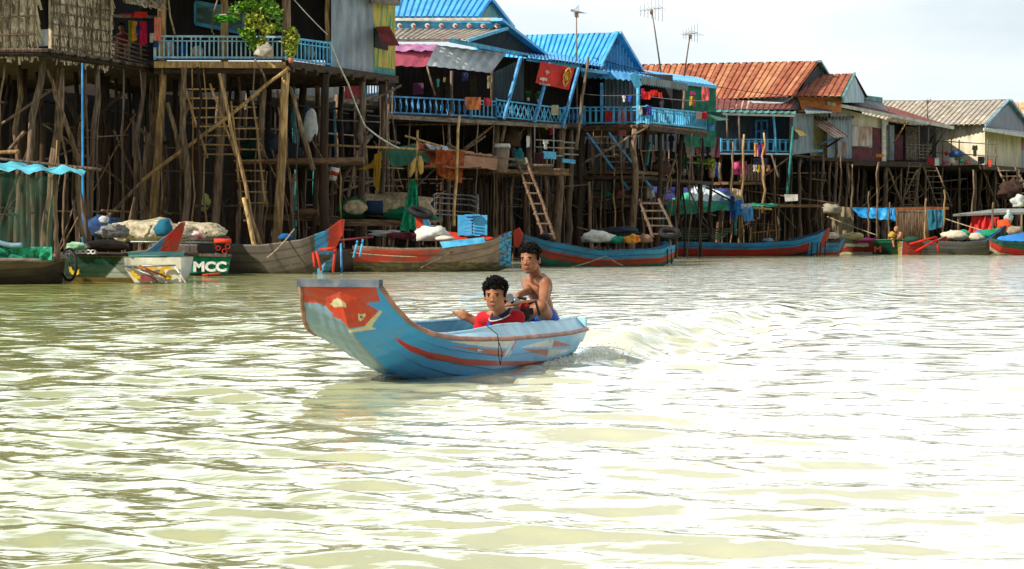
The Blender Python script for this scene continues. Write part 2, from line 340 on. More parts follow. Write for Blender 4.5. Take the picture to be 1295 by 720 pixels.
    n5 = N(t, 'ShaderNodeTexNoise'); n5.inputs['Scale'].default_value = 1.7; n5.inputs['Detail'].default_value = 2; mp5 = N(t, 'ShaderNodeMapping'); mp5.inputs['Scale'].default_value = (.7, 1.3, 1); t.links.new(g.outputs['Position'], mp5.inputs[0]); t.links.new(mp5.outputs[0], n5.inputs['Vector'])
    sp = N(t, 'ShaderNodeSeparateXYZ'); t.links.new(g.outputs['Position'], sp.inputs[0]); mr5 = N(t, 'ShaderNodeMapRange'); mr5.inputs[1].default_value = 14; mr5.inputs[2].default_value = 32; mr5.inputs[4].default_value = 1.0; t.links.new(sp.outputs[1], mr5.inputs[0])
    b5 = N(t, 'ShaderNodeBump'); b5.inputs['Distance'].default_value = .16; t.links.new(mr5.outputs[0], b5.inputs['Strength']); t.links.new(n5.outputs[0], b5.inputs['Height']); t.links.new(b5.outputs[0], b.inputs['Normal'])
    t.links.new(n4.outputs[0], b.inputs['Height']); t.links.new(b.outputs[0], p.inputs['Normal']); t.links.new(p.outputs[0], ou.inputs[0])
build_water()

# ------------------------------------------------------------------ muddy bank behind and under the houses
def build_bank():
    line = [(-900, 66), (0, 60), (450, 64), (640, 82), (830, 90), (1000, 104), (1295, 122), (1900, 150), (2600, 190)]
    prof = [(0, -.9), (2, .1), (5, .9), (8, 2.4), (10, 4.4), (12, 6.3), (18, 7.6), (40, 7.8), (900, 6.0)]
    pts = [XY(p, d) for p, d in line]; fine = []
    for a, b in zip(pts[:-1], pts[1:]):
        k = max(2, int((b-a).length/1.5))
        for i in range(k): fine.append(a.lerp(b, i/k))
    fine.append(pts[-1]); q = Vector((-.62, .78, 0)); mb = MB(); vs = []
    pf = []
    for (d0, z0), (d1, z1) in zip(prof[:-1], prof[1:]):
        k = max(1, min(8, int((d1-d0)/1.2)))
        for i in range(k): pf.append((d0+(d1-d0)*i/k, z0+(z1-z0)*i/k))
    pf.append(prof[-1]); n = len(pf)
    for p in fine:
        for d, z in pf:
            v = p+q*d; vs.append((v.x, v.y, z+.35*noise3(v.x*.4, v.y*.4)*min(1, d/3)))
    mb.add(vs, [(i*n+j, (i+1)*n+j, (i+1)*n+j+1, i*n+j+1) for i in range(len(fine)-1) for j in range(n-1)], 0, True)
    o = mb.build('river_bank', M('mud', '#2b221a', '#1a1510', scale=1.2, bump=.8, rough=.95, dirt=.4)); o['kind'] = 'structure'
build_bank()
# ------------------------------------------------------------------ boats
def interp(tab, t):
    if t <= tab[0][0]: return tab[0][1:]
    for a, b in zip(tab[:-1], tab[1:]):
        if t <= b[0]:
            u = (t-a[0])/(b[0]-a[0]); u2 = u*u*(3-2*u)*.35+u*.65
            return [x+(y-x)*u2 for x, y in zip(a[1:], b[1:])]
    return tab[-1][1:]
def inpoly(x, y, P):
    if x > max(q[0] for q in P) or x < min(q[0] for q in P): return False
    c = False; j = len(P)-1
    for i in range(len(P)):
        if (P[i][1] > y) != (P[j][1] > y) and x < (P[j][0]-P[i][0])*(y-P[i][1])/(P[j][1]-P[i][1])+P[i][0]: c = not c
        j = i
    return c
def pix(p): return (CX+F*p.x/p.y, HY-F*(p.z-H)/p.y)
BOATM = M('boat_paint_worn', '#808080', '#5b5147', scale=3.2, st=(1, 1, 2.2), vcol=.75, lo=.45, hi=.75, rough=.55, bump=.25, dirt=.45, dirtc='#3a3128')
BOATC = M('boat_paint_clean', '#808080', '#6f8790', scale=5, st=(1, 1, 2.5), vcol=.30, lo=.5, hi=.8, rough=.38, bump=.08, dirt=.22, dirtc='#5a5c50', spec=.5)
def hull(root, A, B, st, paint, nt=90, nw=14, steps=0, mat=None, inner='#6b5f50', shape=(.75, 1.9, 1.0, 1.0), clink=.014, thick=.03, name='hull'):
    """A stern point, B bow point on the water; st rows (t, half beam, gunwale z, keel z)"""
    A = Vector(A); B = Vector(B); d = B-A; L = d.length; d.normalize(); p = Vector((-d.y, d.x, 0)); mb = MB(); cols = []
    def S(t, w, ins=0.0):
        b, g, k = interp(st, t); b = max(.01, b-ins); k = k+ins*.8; u = min(1, max(0, (t-.55)/.45))**shape[4] if len(shape) > 4 else min(1, max(0, (t-.55)/.45))**1.5
        e = shape[0]+(shape[2]-shape[0])*u; f = shape[1]+(shape[3]-shape[1])*u; a = abs(w)
        lat = b*a**e*(1 if w > 0 else -1); z = k+(g-k)*a**f
        if steps and not ins:
            fr = (a*steps) % 1.0
            if a >= 1: fr = 1
            lat += clink*(1-fr)*(1 if w > 0 else -1)*min(1, a*3); 
        return A+d*(t*L)+p*lat+Vector((0, 0, z))
    nw = max(nw, 34); ws = [-1+2*j/(2*nw) for j in range(2*nw+1)]
    for i in range(nt+1):
        for w in ws:
            q = S(i/nt, w); mb.v.append(q); k_ = 1.0 if steps or ((abs(w)*6+.02*noise3(i*.3, w*9)) % 1.0) > .13 else .45; cols.append((*[c_*k_ for c_ in rgb(paint(i/nt, w, q))], 1))
    k = len(ws)
    for i in range(nt):
        for j in range(k-1): mb.f.append([i*k+j, i*k+j+1, (i+1)*k+j+1, (i+1)*k+j])
    b0 = len(mb.v); ni = 6; wi = [-1+j/ni for j in range(2*ni+1)]; ic = (*rgb(inner), 1)
    for i in range(nt+1):
        for w in wi: mb.v.append(S(i/nt, w, thick)); cols.append(ic)
    ki = len(wi)
    for i in range(nt):
        for j in range(ki-1): mb.f.append([b0+i*ki+j, b0+(i+1)*ki+j, b0+(i+1)*ki+j+1, b0+i*ki+j+1])
        for jo, ji in ((0, 0), (k-1, ki-1)):
            mb.f.append([i*k+jo, (i+1)*k+jo, b0+(i+1)*ki+ji, b0+i*ki+ji])
    for i in (0, nt):
        mb.f.append([i*k+j for j in range(k)]); 
    mb.mi = [0]*len(mb.f); mb.smooth = [not steps]*len(mb.f)
    o = mb.build(name, mat or BOATM, root, colors=cols)
    if steps:
        try: o.data.set_sharp_from_angle(angle=math.radians(22)); 
        except Exception: pass
        o.data.polygons.foreach_set('use_smooth', [True]*len(mb.f))
    return S, d, p, L
def deck(root, S, t0, t1, z, mat, name='floor_boards', ins=.04, n=14):
    mb = MB(); vs = []
    for i in range(n+1):
        t = t0+(t1-t0)*i/n
        for sg in (-1, 1):
            best = min((abs(S(t, sg*w/20, ins).z-z), w) for w in range(2, 21)); q = S(t, sg*best[1]/20, ins); q.z = z; vs.append(q)
    mb.add(vs, [(2*i, 2*i+2, 2*i+3, 2*i+1) for i in range(n)]); return mb.build(name, mat, root)
def rail(root, S, t0, t1, r, mat, name='gunwale_rail', n=40, side=(-1, 1)):
    for sg in side:
        MB().tube([S(t0+(t1-t0)*i/n, sg)+Vector((0, 0, r*.3)) for i in range(n+1)], r, 6).build(name, mat, root)

# ---- the moving blue boat
hero = thing('motor_boat', 'blue wooden motorboat with red painted bow carrying two people across open water', 'boat', HB-HD*2.1)
Lh = 4.3; A_ = HB-HD*Lh; B_ = HB
def hs(s): return 1-s/Lh
hst = [(hs(4.3), .46, .215, -.10), (hs(3.6), .53, .22, -.12), (hs(3.0), .54, .228, -.13), (hs(2.0), .54, .25, -.13), (hs(1.4), .53, .275, -.055), (hs(1.0), .50, .297, .02), (hs(.8), .48, .318, .085), (hs(.6), .45, .342, .165), (hs(.45), .42, .378, .235), (hs(.3), .38, .435, .31), (hs(.15), .33, .545, .41), (hs(.05), .295, .645, .545), (hs(0), .28, .69, .635)]
def zp(pts, ox, oy, k): return [(ox+x/k, oy+y/k) for x, y in pts]
Z1 = lambda *p: zp(p, 365, 340, 4.5); Z2 = lambda *p: zp(p, 550, 380, 6.0)
RED = '#c8391f'; CRM = '#d8cfa8'; ORA = '#c9694c'; WHI = '#e4e6e0'
HDEC = [(Z1((20, 60), (490, 80), (522, 187), (440, 195), (510, 240), (465, 300), (435, 325), (340, 340), (300, 290), (265, 278), (215, 215), (170, 195), (40, 190)), RED),
        (Z1((275, 166), (250, 182), (245, 205), (262, 220), (300, 215), (328, 220), (326, 197), (305, 185)), CRM),
        (Z1((395, 258), (440, 256), (438, 272), (410, 300), (397, 290)), CRM), (Z1((404, 266), (424, 263), (412, 287)), '#151515'),
        (Z1((340, 348), (432, 330), (455, 300), (520, 236), (534, 245), (484, 310), (474, 332), (500, 342), (345, 366)), CRM),
        (Z1((590, 378), (680, 430), (800, 475), (900, 495), (900, 530), (800, 515), (690, 470), (630, 425)), RED),
        (Z2((-4, 399), (200, 440), (500, 462), (880, 460), (800, 490), (500, 500), (250, 495), (-4, 450)), '#c2523a'),
        (Z2((100, 312), (590, 298), (550, 362), (400, 355)), WHI), (Z2((100, 337), (250, 355), (535, 382), (515, 430), (300, 385)), ORA),
        (Z2((590, 298), (612, 298), (540, 432), (520, 432)), WHI), (Z2((617, 298), (628, 298), (588, 372), (577, 372)), ORA), (Z2((586, 385), (574, 385), (550, 432), (560, 432)), WHI),
        (Z2((640, 358), (870, 295), (860, 355)), WHI), (Z2((890, 298), (1045, 345), (880, 352)), ORA), (Z2((660, 372), (860, 372), (850, 425)), ORA), (Z2((890, 370), (1050, 372), (890, 425)), WHI),
        (Z2((845, 298), (865, 298), (905, 430), (882, 430)), WHI), (Z2((905, 298), (887, 298), (850, 430), (868, 430)), WHI)]
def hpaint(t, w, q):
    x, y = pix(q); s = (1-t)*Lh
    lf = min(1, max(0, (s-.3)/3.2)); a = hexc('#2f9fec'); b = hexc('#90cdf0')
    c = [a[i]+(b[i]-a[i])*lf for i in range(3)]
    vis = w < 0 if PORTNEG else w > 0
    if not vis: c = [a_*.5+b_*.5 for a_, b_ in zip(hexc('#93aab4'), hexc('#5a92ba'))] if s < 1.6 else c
    if abs(w) < .035: c = hexc('#8d9690')
    if s < 1.3 or vis:
        for P, k in HDEC:
            if inpoly(x, y, P) and (vis or s < .5): c = hexc(k)
    return c
_d = (B_-A_).normalized(); _p = Vector((-_d.y, _d.x, 0)); PORTNEG = _p.dot(HP) < 0
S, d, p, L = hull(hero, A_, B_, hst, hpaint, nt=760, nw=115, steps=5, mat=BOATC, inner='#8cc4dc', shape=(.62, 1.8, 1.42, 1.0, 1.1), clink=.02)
SG = -1 if PORTNEG else 1
PINK = M('rail_pink', '#c48a7a', '#8f6a5c', scale=9, rough=.6, dirt=.3)
for sg in (-1, 1): MB().tube([S(i/60, sg)+Vector((0, 0, .0)) for i in range(61)], .017, 6).build('rubbing_rail', PINK, hero)
CO = M('coaming_paint', '#a9d3e2', '#86b9d0', scale=6, rough=.45, dirt=.2)
for sg in (-1, 1):
    mb = MB(); n = 50
    def cf(i, j):
        t = i*hs(.75); q = S(t, sg); k = min(1, (hs(.75)-t)*3.5); iw = p*(-sg)
        return q+iw*(.012+.075*j)+Vector((0, 0, .01+.085*j*k))
    mb.grid(cf, n, 2); mb.grid(lambda i, j: cf(i, j)+p*(-sg)*.02-Vector((0, 0, .012)), n, 2)
    mb.tube([cf(i/n, 1)+p*(-sg)*.01 for i in range(n+1)], .014, 6)
    mb.build('coaming', CO, hero)
q1 = S(0, -1); q2 = S(0, 1)
MB().beam(q1+Vector((0, 0, .05))+d*.03, q2+Vector((0, 0, .05))+d*.03, .04, .10).build('transom_board', CO, hero)
c = S(1, 0); q1 = S(1, -1); q2 = S(1, 1)
MB().beam(q1+Vector((0, 0, .012))-p*.01, q2+Vector((0, 0, .012))+p*.01, .075, .05).build('bow_plank', M('bow_plank_grey', '#74777e', '#4a5866', scale=9, dirt=.4), hero)
deck(hero, S, .01, hs(.75), .045, M('boat_floor_blue', '#6aa9c6', '#4f8aa8', scale=6, dirt=.4), ins=.035)
mb = MB()
a = S(.13, -1, .05); b = S(.13, 1, .05); a.z = b.z = .20
e1 = S(.02, -1, .05); e2 = S(.02, 1, .05); e1.z = e2.z = .20
mb.poly([a, b, e2, e1], (0, 0, -1), .03); mb.build('stern_seat', CO, hero)
mb = MB()                                              # thwarts
for t in (.5, .66):
    a = S(t, -.95, .03); b = S(t, .95, .03); a.z = b.z = .2; mb2 = MB().beam(a, b, .14, .03).build('thwart', CO, hero)
tp = S(hs(1.62), SG); n0 = HP
MB().tube([tp-n0*.07+Vector((0, 0, .1)), tp+n0*.02+Vector((0, 0, .03)), tp+n0*.03-Vector((0, 0, .04)), tp+n0*.035+HD*.03-Vector((0, 0, .11)), tp+n0*.035-HD*.02-Vector((0, 0, .19)), tp+n0*.035-HD*.06-Vector((0, 0, .10)), tp+n0*.03-HD*.01-Vector((0, 0, .03))], .0032, 5).build('mooring_cord', CABLE, hero)

# small engine in the stern
en = thing('boat_engine', 'small black and red petrol engine with chrome cap beside the shirtless man', 'engine', XY(655, 16.6)+Vector((0, 0, .2)))
e0 = W(658, 386, 16.62)
MB().ell(e0-Vector((0, 0, .07)), .08, .065, .07, 14, jit=.12).tube([e0-Vector((.1, 0, .05)), e0+Vector((.1, .02, -.05))], .028, 8).tube([e0+Vector((.05, 0, .0)), e0+Vector((.12, .03, .03)), e0+Vector((.15, 0, -.08))], .012, 6).build('engine_block', BLACK, en)
MB().ell(e0+Vector((.03, -.02, -.01)), .045, .04, .028, 14).build('fuel_tank', cloth_m('#8e1f16'), en)
MB().tube([W(640, 377, 16.5), W(645, 377, 16.45)], .035, 14).build('chrome_cap', STEEL, en)
MB().tube([W(650, 379, 16.5), W(654, 381, 16.47)], .022, 12).build('air_filter', STEEL, en)
MB().tube([W(665, 378, 16.6), W(655, 377, 16.55), W(647, 383, 16.5)], .012, 6).build('hose', BLACK, en)

SPM = M('foam_spray', '#e8e8e0', '#cfcdbf', scale=20, rough=.5, bump=0); mb = MB(); rs_ = random.Random(2)
for i in range(1500):
    if rs_.random() < .6: u = rs_.random()**1.4; q = HB-HD*(2.7+1.8*u)+HP*(.56+abs(rs_.gauss(0, .05+.10*u))); z = abs(rs_.gauss(0, .02+.03*u))
    else: q = HB-HD*(4.35+abs(rs_.gauss(0, .35)))+HP*rs_.uniform(-.5, .75); z = abs(rs_.gauss(0, .035))
    r = rs_.uniform(.0015, .006); mb.ell((q.x, q.y, z), r*1.3, r, r*.8, 5)
tag(mb.build('spray', SPM), 'white spray along the moving boat', 'spray', kind='stuff')
# ------------------------------------------------------------------ people
SKIN = M('skin_brown', '#9c6748', '#7c4e34', scale=9, rough=.5, bump=.03, spec=.35, lo=.3, hi=.7)
SKINF = M('skin_face', '#a56c48', '#8a5636', scale=12, rough=.5, bump=.02, spec=.35, lo=.3, hi=.7)
LIPS = M('lips', '#7a4234', '#6c382c', scale=20, rough=.5, bump=0); HAIRM = M('black_hair', '#0c0a09', '#040303', scale=40, st=(1, 1, .3), rough=.7, bump=.5, spec=.12)
EYEW = M('eye_white', '#d8d0c4', '#c4baae', scale=20, bump=0, rough=.3); EYEB = M('eye_dark', '#1a0f0a', '#0d0705', scale=20, bump=0, rough=.2)
def cap(mb, a, b, ra, rb, n=12):
    a = Vector(a); b = Vector(b); k = max(2, int((b-a).length/max(.008, min(ra, rb))*1.2)); k = min(k, 14)
    for i in range(k+1): 
        u = i/k; r = ra+(rb-ra)*u; mb.ell(a.lerp(b, u), r, r, r, n)
    mb.tube([a, b], [ra, rb], n)
def remesh(mb, name, mat, parent, vox=.008, smooth=4, fac=.5):
    o = mb.build(name, mat, parent)
    m = o.modifiers.new('r', 'REMESH'); m.mode = 'VOXEL'; m.voxel_size = vox; m.use_smooth_shade = True
    s = o.modifiers.new('s', 'SMOOTH'); s.iterations = smooth; s.factor = fac
    dg = bpy.context.evaluated_depsgraph_get(); dg.update(); me = bpy.data.meshes.new_from_object(o.evaluated_get(dg)); o.modifiers.clear(); o.data = me
    if not me.materials: me.materials.append(mat)
    return o
def basis(fwd, up):
    f = Vector(fwd).normalized(); u = Vector(up); u = (u-f*u.dot(f)).normalized(); r = f.cross(u)   # r = the person's right
    return Matrix((r, f, u)).transposed()
def head_shapes(mb, c, R, k=1.0):
    """c centre of the skull, R columns right, front, up"""
    def e(x, y, z, rx, ry, rz, n=16, rot=None):
        mb.ell(c+R @ (Vector((x, y, z))*k), rx*k, ry*k, rz*k, n, rot=R if rot is None else R @ rot)
    e(0, -.008, .035, .073, .088, .078, 20); e(0, .015, -.005, .066, .078, .075, 18); e(0, .028, -.042, .060, .058, .055, 16)
    e(0, .050, -.078, .034, .030, .023, 12); e(0, .034, -.064, .050, .044, .034, 12)
    e(.033, .052, -.022, .021, .020, .018, 10); e(-.033, .052, -.022, .021, .020, .018, 10)   # cheekbones
    e(0, .070, .024, .046, .018, .010, 12)                                                    # brow ridge
    e(0, .088, -.004, .0085, .014, .022, 10); e(0, .098, -.022, .011, .014, .010, 10); e(.014, .086, -.026, .010, .011, .009, 8); e(-.014, .086, -.026, .010, .011, .009, 8)
    e(0, .081, -.052, .024, .011, .0075, 10); e(0, .078, -.063, .020, .011, .008, 10)
    for s in (-1, 1): e(s*.076, -.004, -.004, .010, .020, .031, 10)
def face_bits(body, parent, c, R, k=1.0):
    for s in (-1, 1):
        mb = MB(); mb.ell(c+R @ (Vector((s*.030, .0745, .007))*k), .0125*k, .008*k, .0027*k, 10, 0, rot=R)
        mb.build('eye', EYEW, parent)
    for s in (-1, 1):
        mb = MB(); mb.ell(c+R @ (Vector((s*.030+.001, .0815, .007))*k), .0066*k, .0045*k, .0052*k, 10, 0, rot=R)
        mb.ell(c+R @ (Vector((s*.030, .079, .0135))*k), .0155*k, .0085*k, .0030*k, 10, 0, rot=R)
        mb.build('pupil', EYEB, parent)
    for s in (-1, 1):
        mb = MB(); mb.ell(c+R @ (Vector((s*.031, .083, .026))*k), .0195*k, .007*k, .0040*k, 10, 0, rot=R @ Matrix.Rotation(s*.10, 3, 'Y'))
        mb.build('eyebrow', HAIRM, parent)
    mb = MB(); mb.ell(c+R @ (Vector((0, .0895, -.0525))*k), .020*k, .006*k, .0030*k, 12, 0, rot=R); mb.ell(c+R @ (Vector((0, .0885, -.061))*k), .0165*k, .006*k, .0040*k, 12, 0, rot=R)
    mb.build('lips', LIPS, parent)
def hair(parent, c, R, k=1.0, vol=1.0, seed=1, fringe=.0):
    rnd = random.Random(seed); mb = MB()
    for i in range(230):
        th = rnd.uniform(0, 2*math.pi); ph = rnd.uniform(0, 1.52)
        v = Vector((math.sin(ph)*math.cos(th), math.sin(ph)*math.sin(th), math.cos(ph)))
        low = 1.0 if v.y < .15 else .62
        if ph > 1.5*low: continue
        r = rnd.uniform(.016, .024)*vol
        q = Vector((v.x*(.074), -.012+v.y*(.086), .040+v.z*(.072*(.9+.2*vol)))) + Vector((0, 0, .004*vol))
        mb.ell(c+R @ (q*k), r*k, r*k, r*.8*k, 7, rot=R)
    for s in (-1, 1):
        for q in ((s*.073, .012, .040), (s*.075, .016, .022), (s*.074, .014, .006), (s*.071, .034, .052), (s*.074, .000, .048)): mb.ell(c+R @ (Vector(q)*k), .009*k, .016*k, .016*k, 7, rot=R)
        for i in range(10):                       # sides and nape
            q = Vector((s*(.070-.002*i), -.01-.011*i*.9, .025-.006*i)); mb.ell(c+R @ (q*k), .012*k, .014*k, .022*k, 7, rot=R)
    for i in range(12): mb.ell(c+R @ (Vector((rnd.uniform(-.05, .05), -.082+.01*rnd.random(), rnd.uniform(-.045, .02)))*k), .018*k, .014*k, .022*k, 7, rot=R)
    for i in range(34):                           # front tuft
        q = Vector((rnd.uniform(-.056, .056), .058+rnd.uniform(-.012, .014+fringe), .072+rnd.uniform(-.012, .03*vol))); mb.ell(c+R @ (q*k), .015*vol*k, .013*k, .013*vol*k, 7, rot=R)
    o = remesh(mb, 'hair', HAIRM, parent, .006*k, 8, .5); lk = MB(); pl_ = list(o.data.polygons)
    for i in range(520):
        f = rnd.choice(pl_); cc = Vector(parent.location)+f.center; nn = f.normal; d_ = (nn*.35+R @ Vector((rnd.gauss(0, .25), .75, .25 if f.center.z > 0 else -.3))+Vector((rnd.gauss(0, .2), rnd.gauss(0, .2), rnd.gauss(0, .2)))).normalized(); l = rnd.uniform(.010, .022)*k
        if nn.z < -.3: continue
        lk.tube([cc-nn*.004, cc+d_*l*.6, cc+d_*l+Vector((0, 0, -.004))], [.0035*k, .0028*k, .0006*k], 4)
    lk.build('hair_strands', HAIRM, parent)['kind'] = 'stuff'
    me = o.data                                   # ragged surface
    for vv in me.vertices: vv.co += vv.normal*(mnoise.noise(vv.co*45)*.006+mnoise.noise(vv.co*130)*.003)
    return o
def hand(mb, wrist, fwd, palm_n, k=1.0, curl=.6, thumb=1):
    """five fingers; fwd along the hand, palm_n out of the palm, thumb +-1 picks its side"""
    f = Vector(fwd).normalized(); n = Vector(palm_n); n = (n-f*n.dot(f)).normalized(); s = f.cross(n)*thumb; w = Vector(wrist)
    R = Matrix((s, f, n)).transposed()
    mb.ell(w+f*.045*k, .038*k, .050*k, .016*k, 10, rot=R)
    for i, (o, l) in enumerate(((.027, .068), (.009, .078), (-.009, .073), (-.026, .058))):
        a = w+f*.082*k+s*o*k; ang = 0; q = a; r = .0088*k
        for j, (seg, kk) in enumerate(((.45, .5), (.32, .9), (.23, .7))):
            ang += curl*kk; dq = (f*math.cos(ang)+n*math.sin(ang)+s*o*.8); q2 = q+dq*l*seg*k; cap(mb, q, q2, r, r*.92, 8); q = q2; r *= .92
    a = w+f*.022*k+s*.030*k; b = a+(f*.6+s*.75+n*.35).normalized()*.036*k; c = b+(f*.9+s*.15+n*.5).normalized()*.030*k
    cap(mb, a, b, .0125*k, .0105*k, 8); cap(mb, b, c, .0105*k, .009*k, 8)
def foot(mb, ankle, toe_dir, up, k=1.0):
    f = Vector(toe_dir).normalized(); u = Vector(up); u = (u-f*u.dot(f)).normalized(); s = f.cross(u); R = Matrix((s, f, u)).transposed(); a = Vector(ankle)
    mb.ell(a-f*.030*k-u*.045*k, .030*k, .036*k, .030*k, 10, rot=R)
    cap(mb, a, a-u*.035*k, .034*k, .032*k); cap(mb, a-u*.03*k, a+f*.10*k-u*.055*k, .034*k, .030*k)
    mb.ell(a+f*.11*k-u*.058*k, .045*k, .045*k, .020*k, 12, rot=R)
    for i in range(5):
        o = (.032-.016*i)*k; l = (.155-.008*i-(.004 if i else 0))*k; b = a+f*.135*k*(1-.03*i)+s*o-u*.060*k; cap(mb, b, a+f*(l+.022*k)+s*o-u*.057*k, (.0125 if i == 0 else .0085)*k, (.012 if i == 0 else .008)*k, 8)
def V3(px, py, D): return W(px, py, D)

# ---- shirtless man steering
p1 = thing('person', 'shirtless young man in blue shorts sitting in the stern of the blue boat', 'person', W(688, 405, 17.30))
hc = W(670.5, 329.5, 17.13); Rh = basis((-.42, -1, -.02), (-.03, .1, 1)); k1 = 1.03
mb = MB(); head_shapes(mb, hc, Rh, k1)
nk = W(678, 353, 17.27); pel = W(689, 400, 17.35); pel.z = .30; ch = W(682, 372, 17.35)
cap(mb, hc+Vector((.025, .03, -.05)), nk, .050, .052)
nsh = W(690, 358.5, 17.13); fsh = W(666, 358, 17.47); sd = (nsh-fsh).normalized(); ff = Vector((sd.y, -sd.x, 0))
if ff.x > 0: ff = -ff
Rt = Matrix((sd, -sd.cross(Vector((0, 0, 1))), Vector((0, 0, 1)))).transposed()
mb.ell(ch+Vector((0, 0, .045)), .135, .095, .135, 20, rot=Rt); mb.ell((ch+pel)/2+Vector((0, 0, .0)), .118, .085, .13, 18, rot=Rt); mb.ell(pel+Vector((0, 0, .03)), .135, .11, .11, 18, rot=Rt)
mb.ell(ch-ff*.045+sd*.06+Vector((0, 0, .06)), .06, .04, .075, 12, rot=Rt); mb.ell(ch-ff*.045-sd*.06+Vector((0, 0, .06)), .06, .04, .075, 12, rot=Rt)   # shoulder blades
mb.ell(ch+ff*.045+sd*.05+Vector((0, 0, .05)), .07, .045, .06, 12, rot=Rt); mb.ell(ch+ff*.045-sd*.05+Vector((0, 0, .05)), .07, .045, .06, 12, rot=Rt)
cap(mb, nk, nsh+Vector((0, 0, .005)), .044, .052); cap(mb, nk, fsh+Vector((0, 0, .005)), .044, .048)
mb.ell(nsh-Vector((0, 0, .01)), .056, .056, .060, 14)
ne = W(686.5, 384.5, 16.97); nh = W(652, 384, 16.83); cap(mb, nsh, nsh.lerp(ne, .5), .048, .045); cap(mb, nsh.lerp(ne, .5), ne, .045, .034); cap(mb, ne, ne.lerp(nh, .4), .036, .034); cap(mb, ne.lerp(nh, .4), nh, .034, .023)
hand(mb, nh, (-1, -.2, -.12), (0, .3, -1), 1.0, .5, -1)
fe = W(668, 368, 17.23); fh = W(655, 373.5, 17.05); cap(mb, fsh, fe, .044, .034); cap(mb, fe, fh, .034, .024); hand(mb, fh, (-.45, -.1, -.75), (.5, .3, -.2), .95, .35, 1)
hipn = pel+sd*.08; kn = W(684.5, 388, 16.85); ank = W(650, 408, 16.87); cap(mb, hipn, kn, .078, .056); cap(mb, kn, kn.lerp(ank, .4), .054, .05); cap(mb, kn.lerp(ank, .4), ank, .05, .034)
foot(mb, ank, (-1, .1, -.1), (0, -.3, 1), .95)
hipf = pel-sd*.08; knf = Vector((.0, 17.0, .31)); anf = W(609, 404.5, 16.65); cap(mb, hipf, knf, .075, .052); cap(mb, knf, knf.lerp(anf, .4), .048, .042); cap(mb, knf.lerp(anf, .4), anf, .042, .030)
foot(mb, anf+Vector((-.02, 0, .0)), (-.70, -.10, .50), (.40, .80, .42), 1.12)
body1 = remesh(mb, 'body', SKIN, p1, .0065, 3, .45); body1.data.materials.append(M('skin_sole', '#c08a66', '#a06c4c', scale=9, rough=.55, bump=.03)); fl = anf+Vector((-.10, -.02, .0))-Vector(p1.location)
[setattr(f_, 'material_index', 1) for f_ in body1.data.polygons if (f_.center-fl).length < .135 and f_.normal.y < .1]
face_bits(body1, p1, hc, Rh, k1); hair(p1, hc, Rh, k1, 1.05, 4)
mb = MB(); cap(mb, hipn, hipn.lerp(kn, .45), .092, .080); cap(mb, hipf, hipf.lerp(knf, .5), .09, .075); mb.ell(pel+Vector((0, 0, .005)), .150, .125, .085, 16, rot=Rt)
remesh(mb, 'shorts', M('shorts_blue', '#1a4fc0', '#0f2f86', scale=10, bump=.4), p1, .009, 2)

# ---- young man in red
p2 = thing('person', 'young man in a red polo shirt sitting low in the middle of the blue boat', 'person', W(640, 440, 16.65))
hc = W(626.5, 375, 16.20); Rh = basis((-.22, -1, -.05), (.0, .05, 1)); k2 = 1.06
mb = MB(); head_shapes(mb, hc, Rh, k2)
nk = W(633, 396.5, 16.31); cap(mb, hc+Vector((.018, .03, -.05)), nk, .050, .052)
nsh = W(654.5, 402, 16.30); fsh = W(611, 403.5, 16.53); sd = (nsh-fsh).normalized(); Rt = Matrix((sd, -sd.cross(Vector((0, 0, 1))), Vector((0, 0, 1)))).transposed()
ch = (nsh+fsh)/2-Vector((0, -.04, .10)); pel = ch+Vector((.05, .12, -.22)); pel.z = .15
mb.ell(ch, .13, .09, .13, 16, rot=Rt); mb.ell((ch+pel)/2, .12, .09, .12, 14, rot=Rt)
ff = Vector((sd.y, -sd.x, 0)); ff = -ff if ff.y > 0 else ff
for sg, sh in ((1, nsh), (-1, fsh)):
    cap(mb, nk, sh, .042, .045); el = sh+sd*(-.05 if sg > 0 else -.03)+ff*.03-Vector((0, 0, .17)); el.z = max(el.z, .13); hd = el+ff*.16-sd*.08*sg-Vector((0, 0, .0)); cap(mb, sh, el, .042, .034); cap(mb, el, hd, .034, .024)
    hand(mb, hd, ff, (0, 0, -1), .95, .5, sg)
    kn = pel+HD*.36+HP*.10*sg; kn.z = .17; an = kn+HD*.33; an.z = .12; cap(mb, pel+HP*.08*sg, kn, .07, .05); cap(mb, kn, an, .045, .032); foot(mb, an, HD, (0, 0, 1), .9)
body2 = remesh(mb, 'body', SKINF, p2, .0065, 3, .45); face_bits(body2, p2, hc, Rh, k2); hair(p2, hc, Rh, k2, 1.25, 9, .006)
mb = MB(); mb.ell(ch, .150, .108, .155, 18, rot=Rt); mb.ell((ch+pel)/2, .14, .11, .13, 16, rot=Rt)
for sg, sh in ((1, nsh), (-1, fsh)):
    cap(mb, nk+Vector((0, .01, -.035)), sh, .05, .060); el = sh+sd*(-.05 if sg > 0 else -.03)+ff*.03-Vector((0, 0, .17)); cap(mb, sh, sh.lerp(el, .7), .060, .058)
SH = M('shirt_red', '#c4121f', '#9c0d18', scale=12, bump=.35, rough=.85)
remesh(mb, 'polo_shirt', SH, p2, .008, 3)
NAVY = cloth_m('#1c2238'); mb = MB(); mb2 = MB()       # collar, white edge and placket
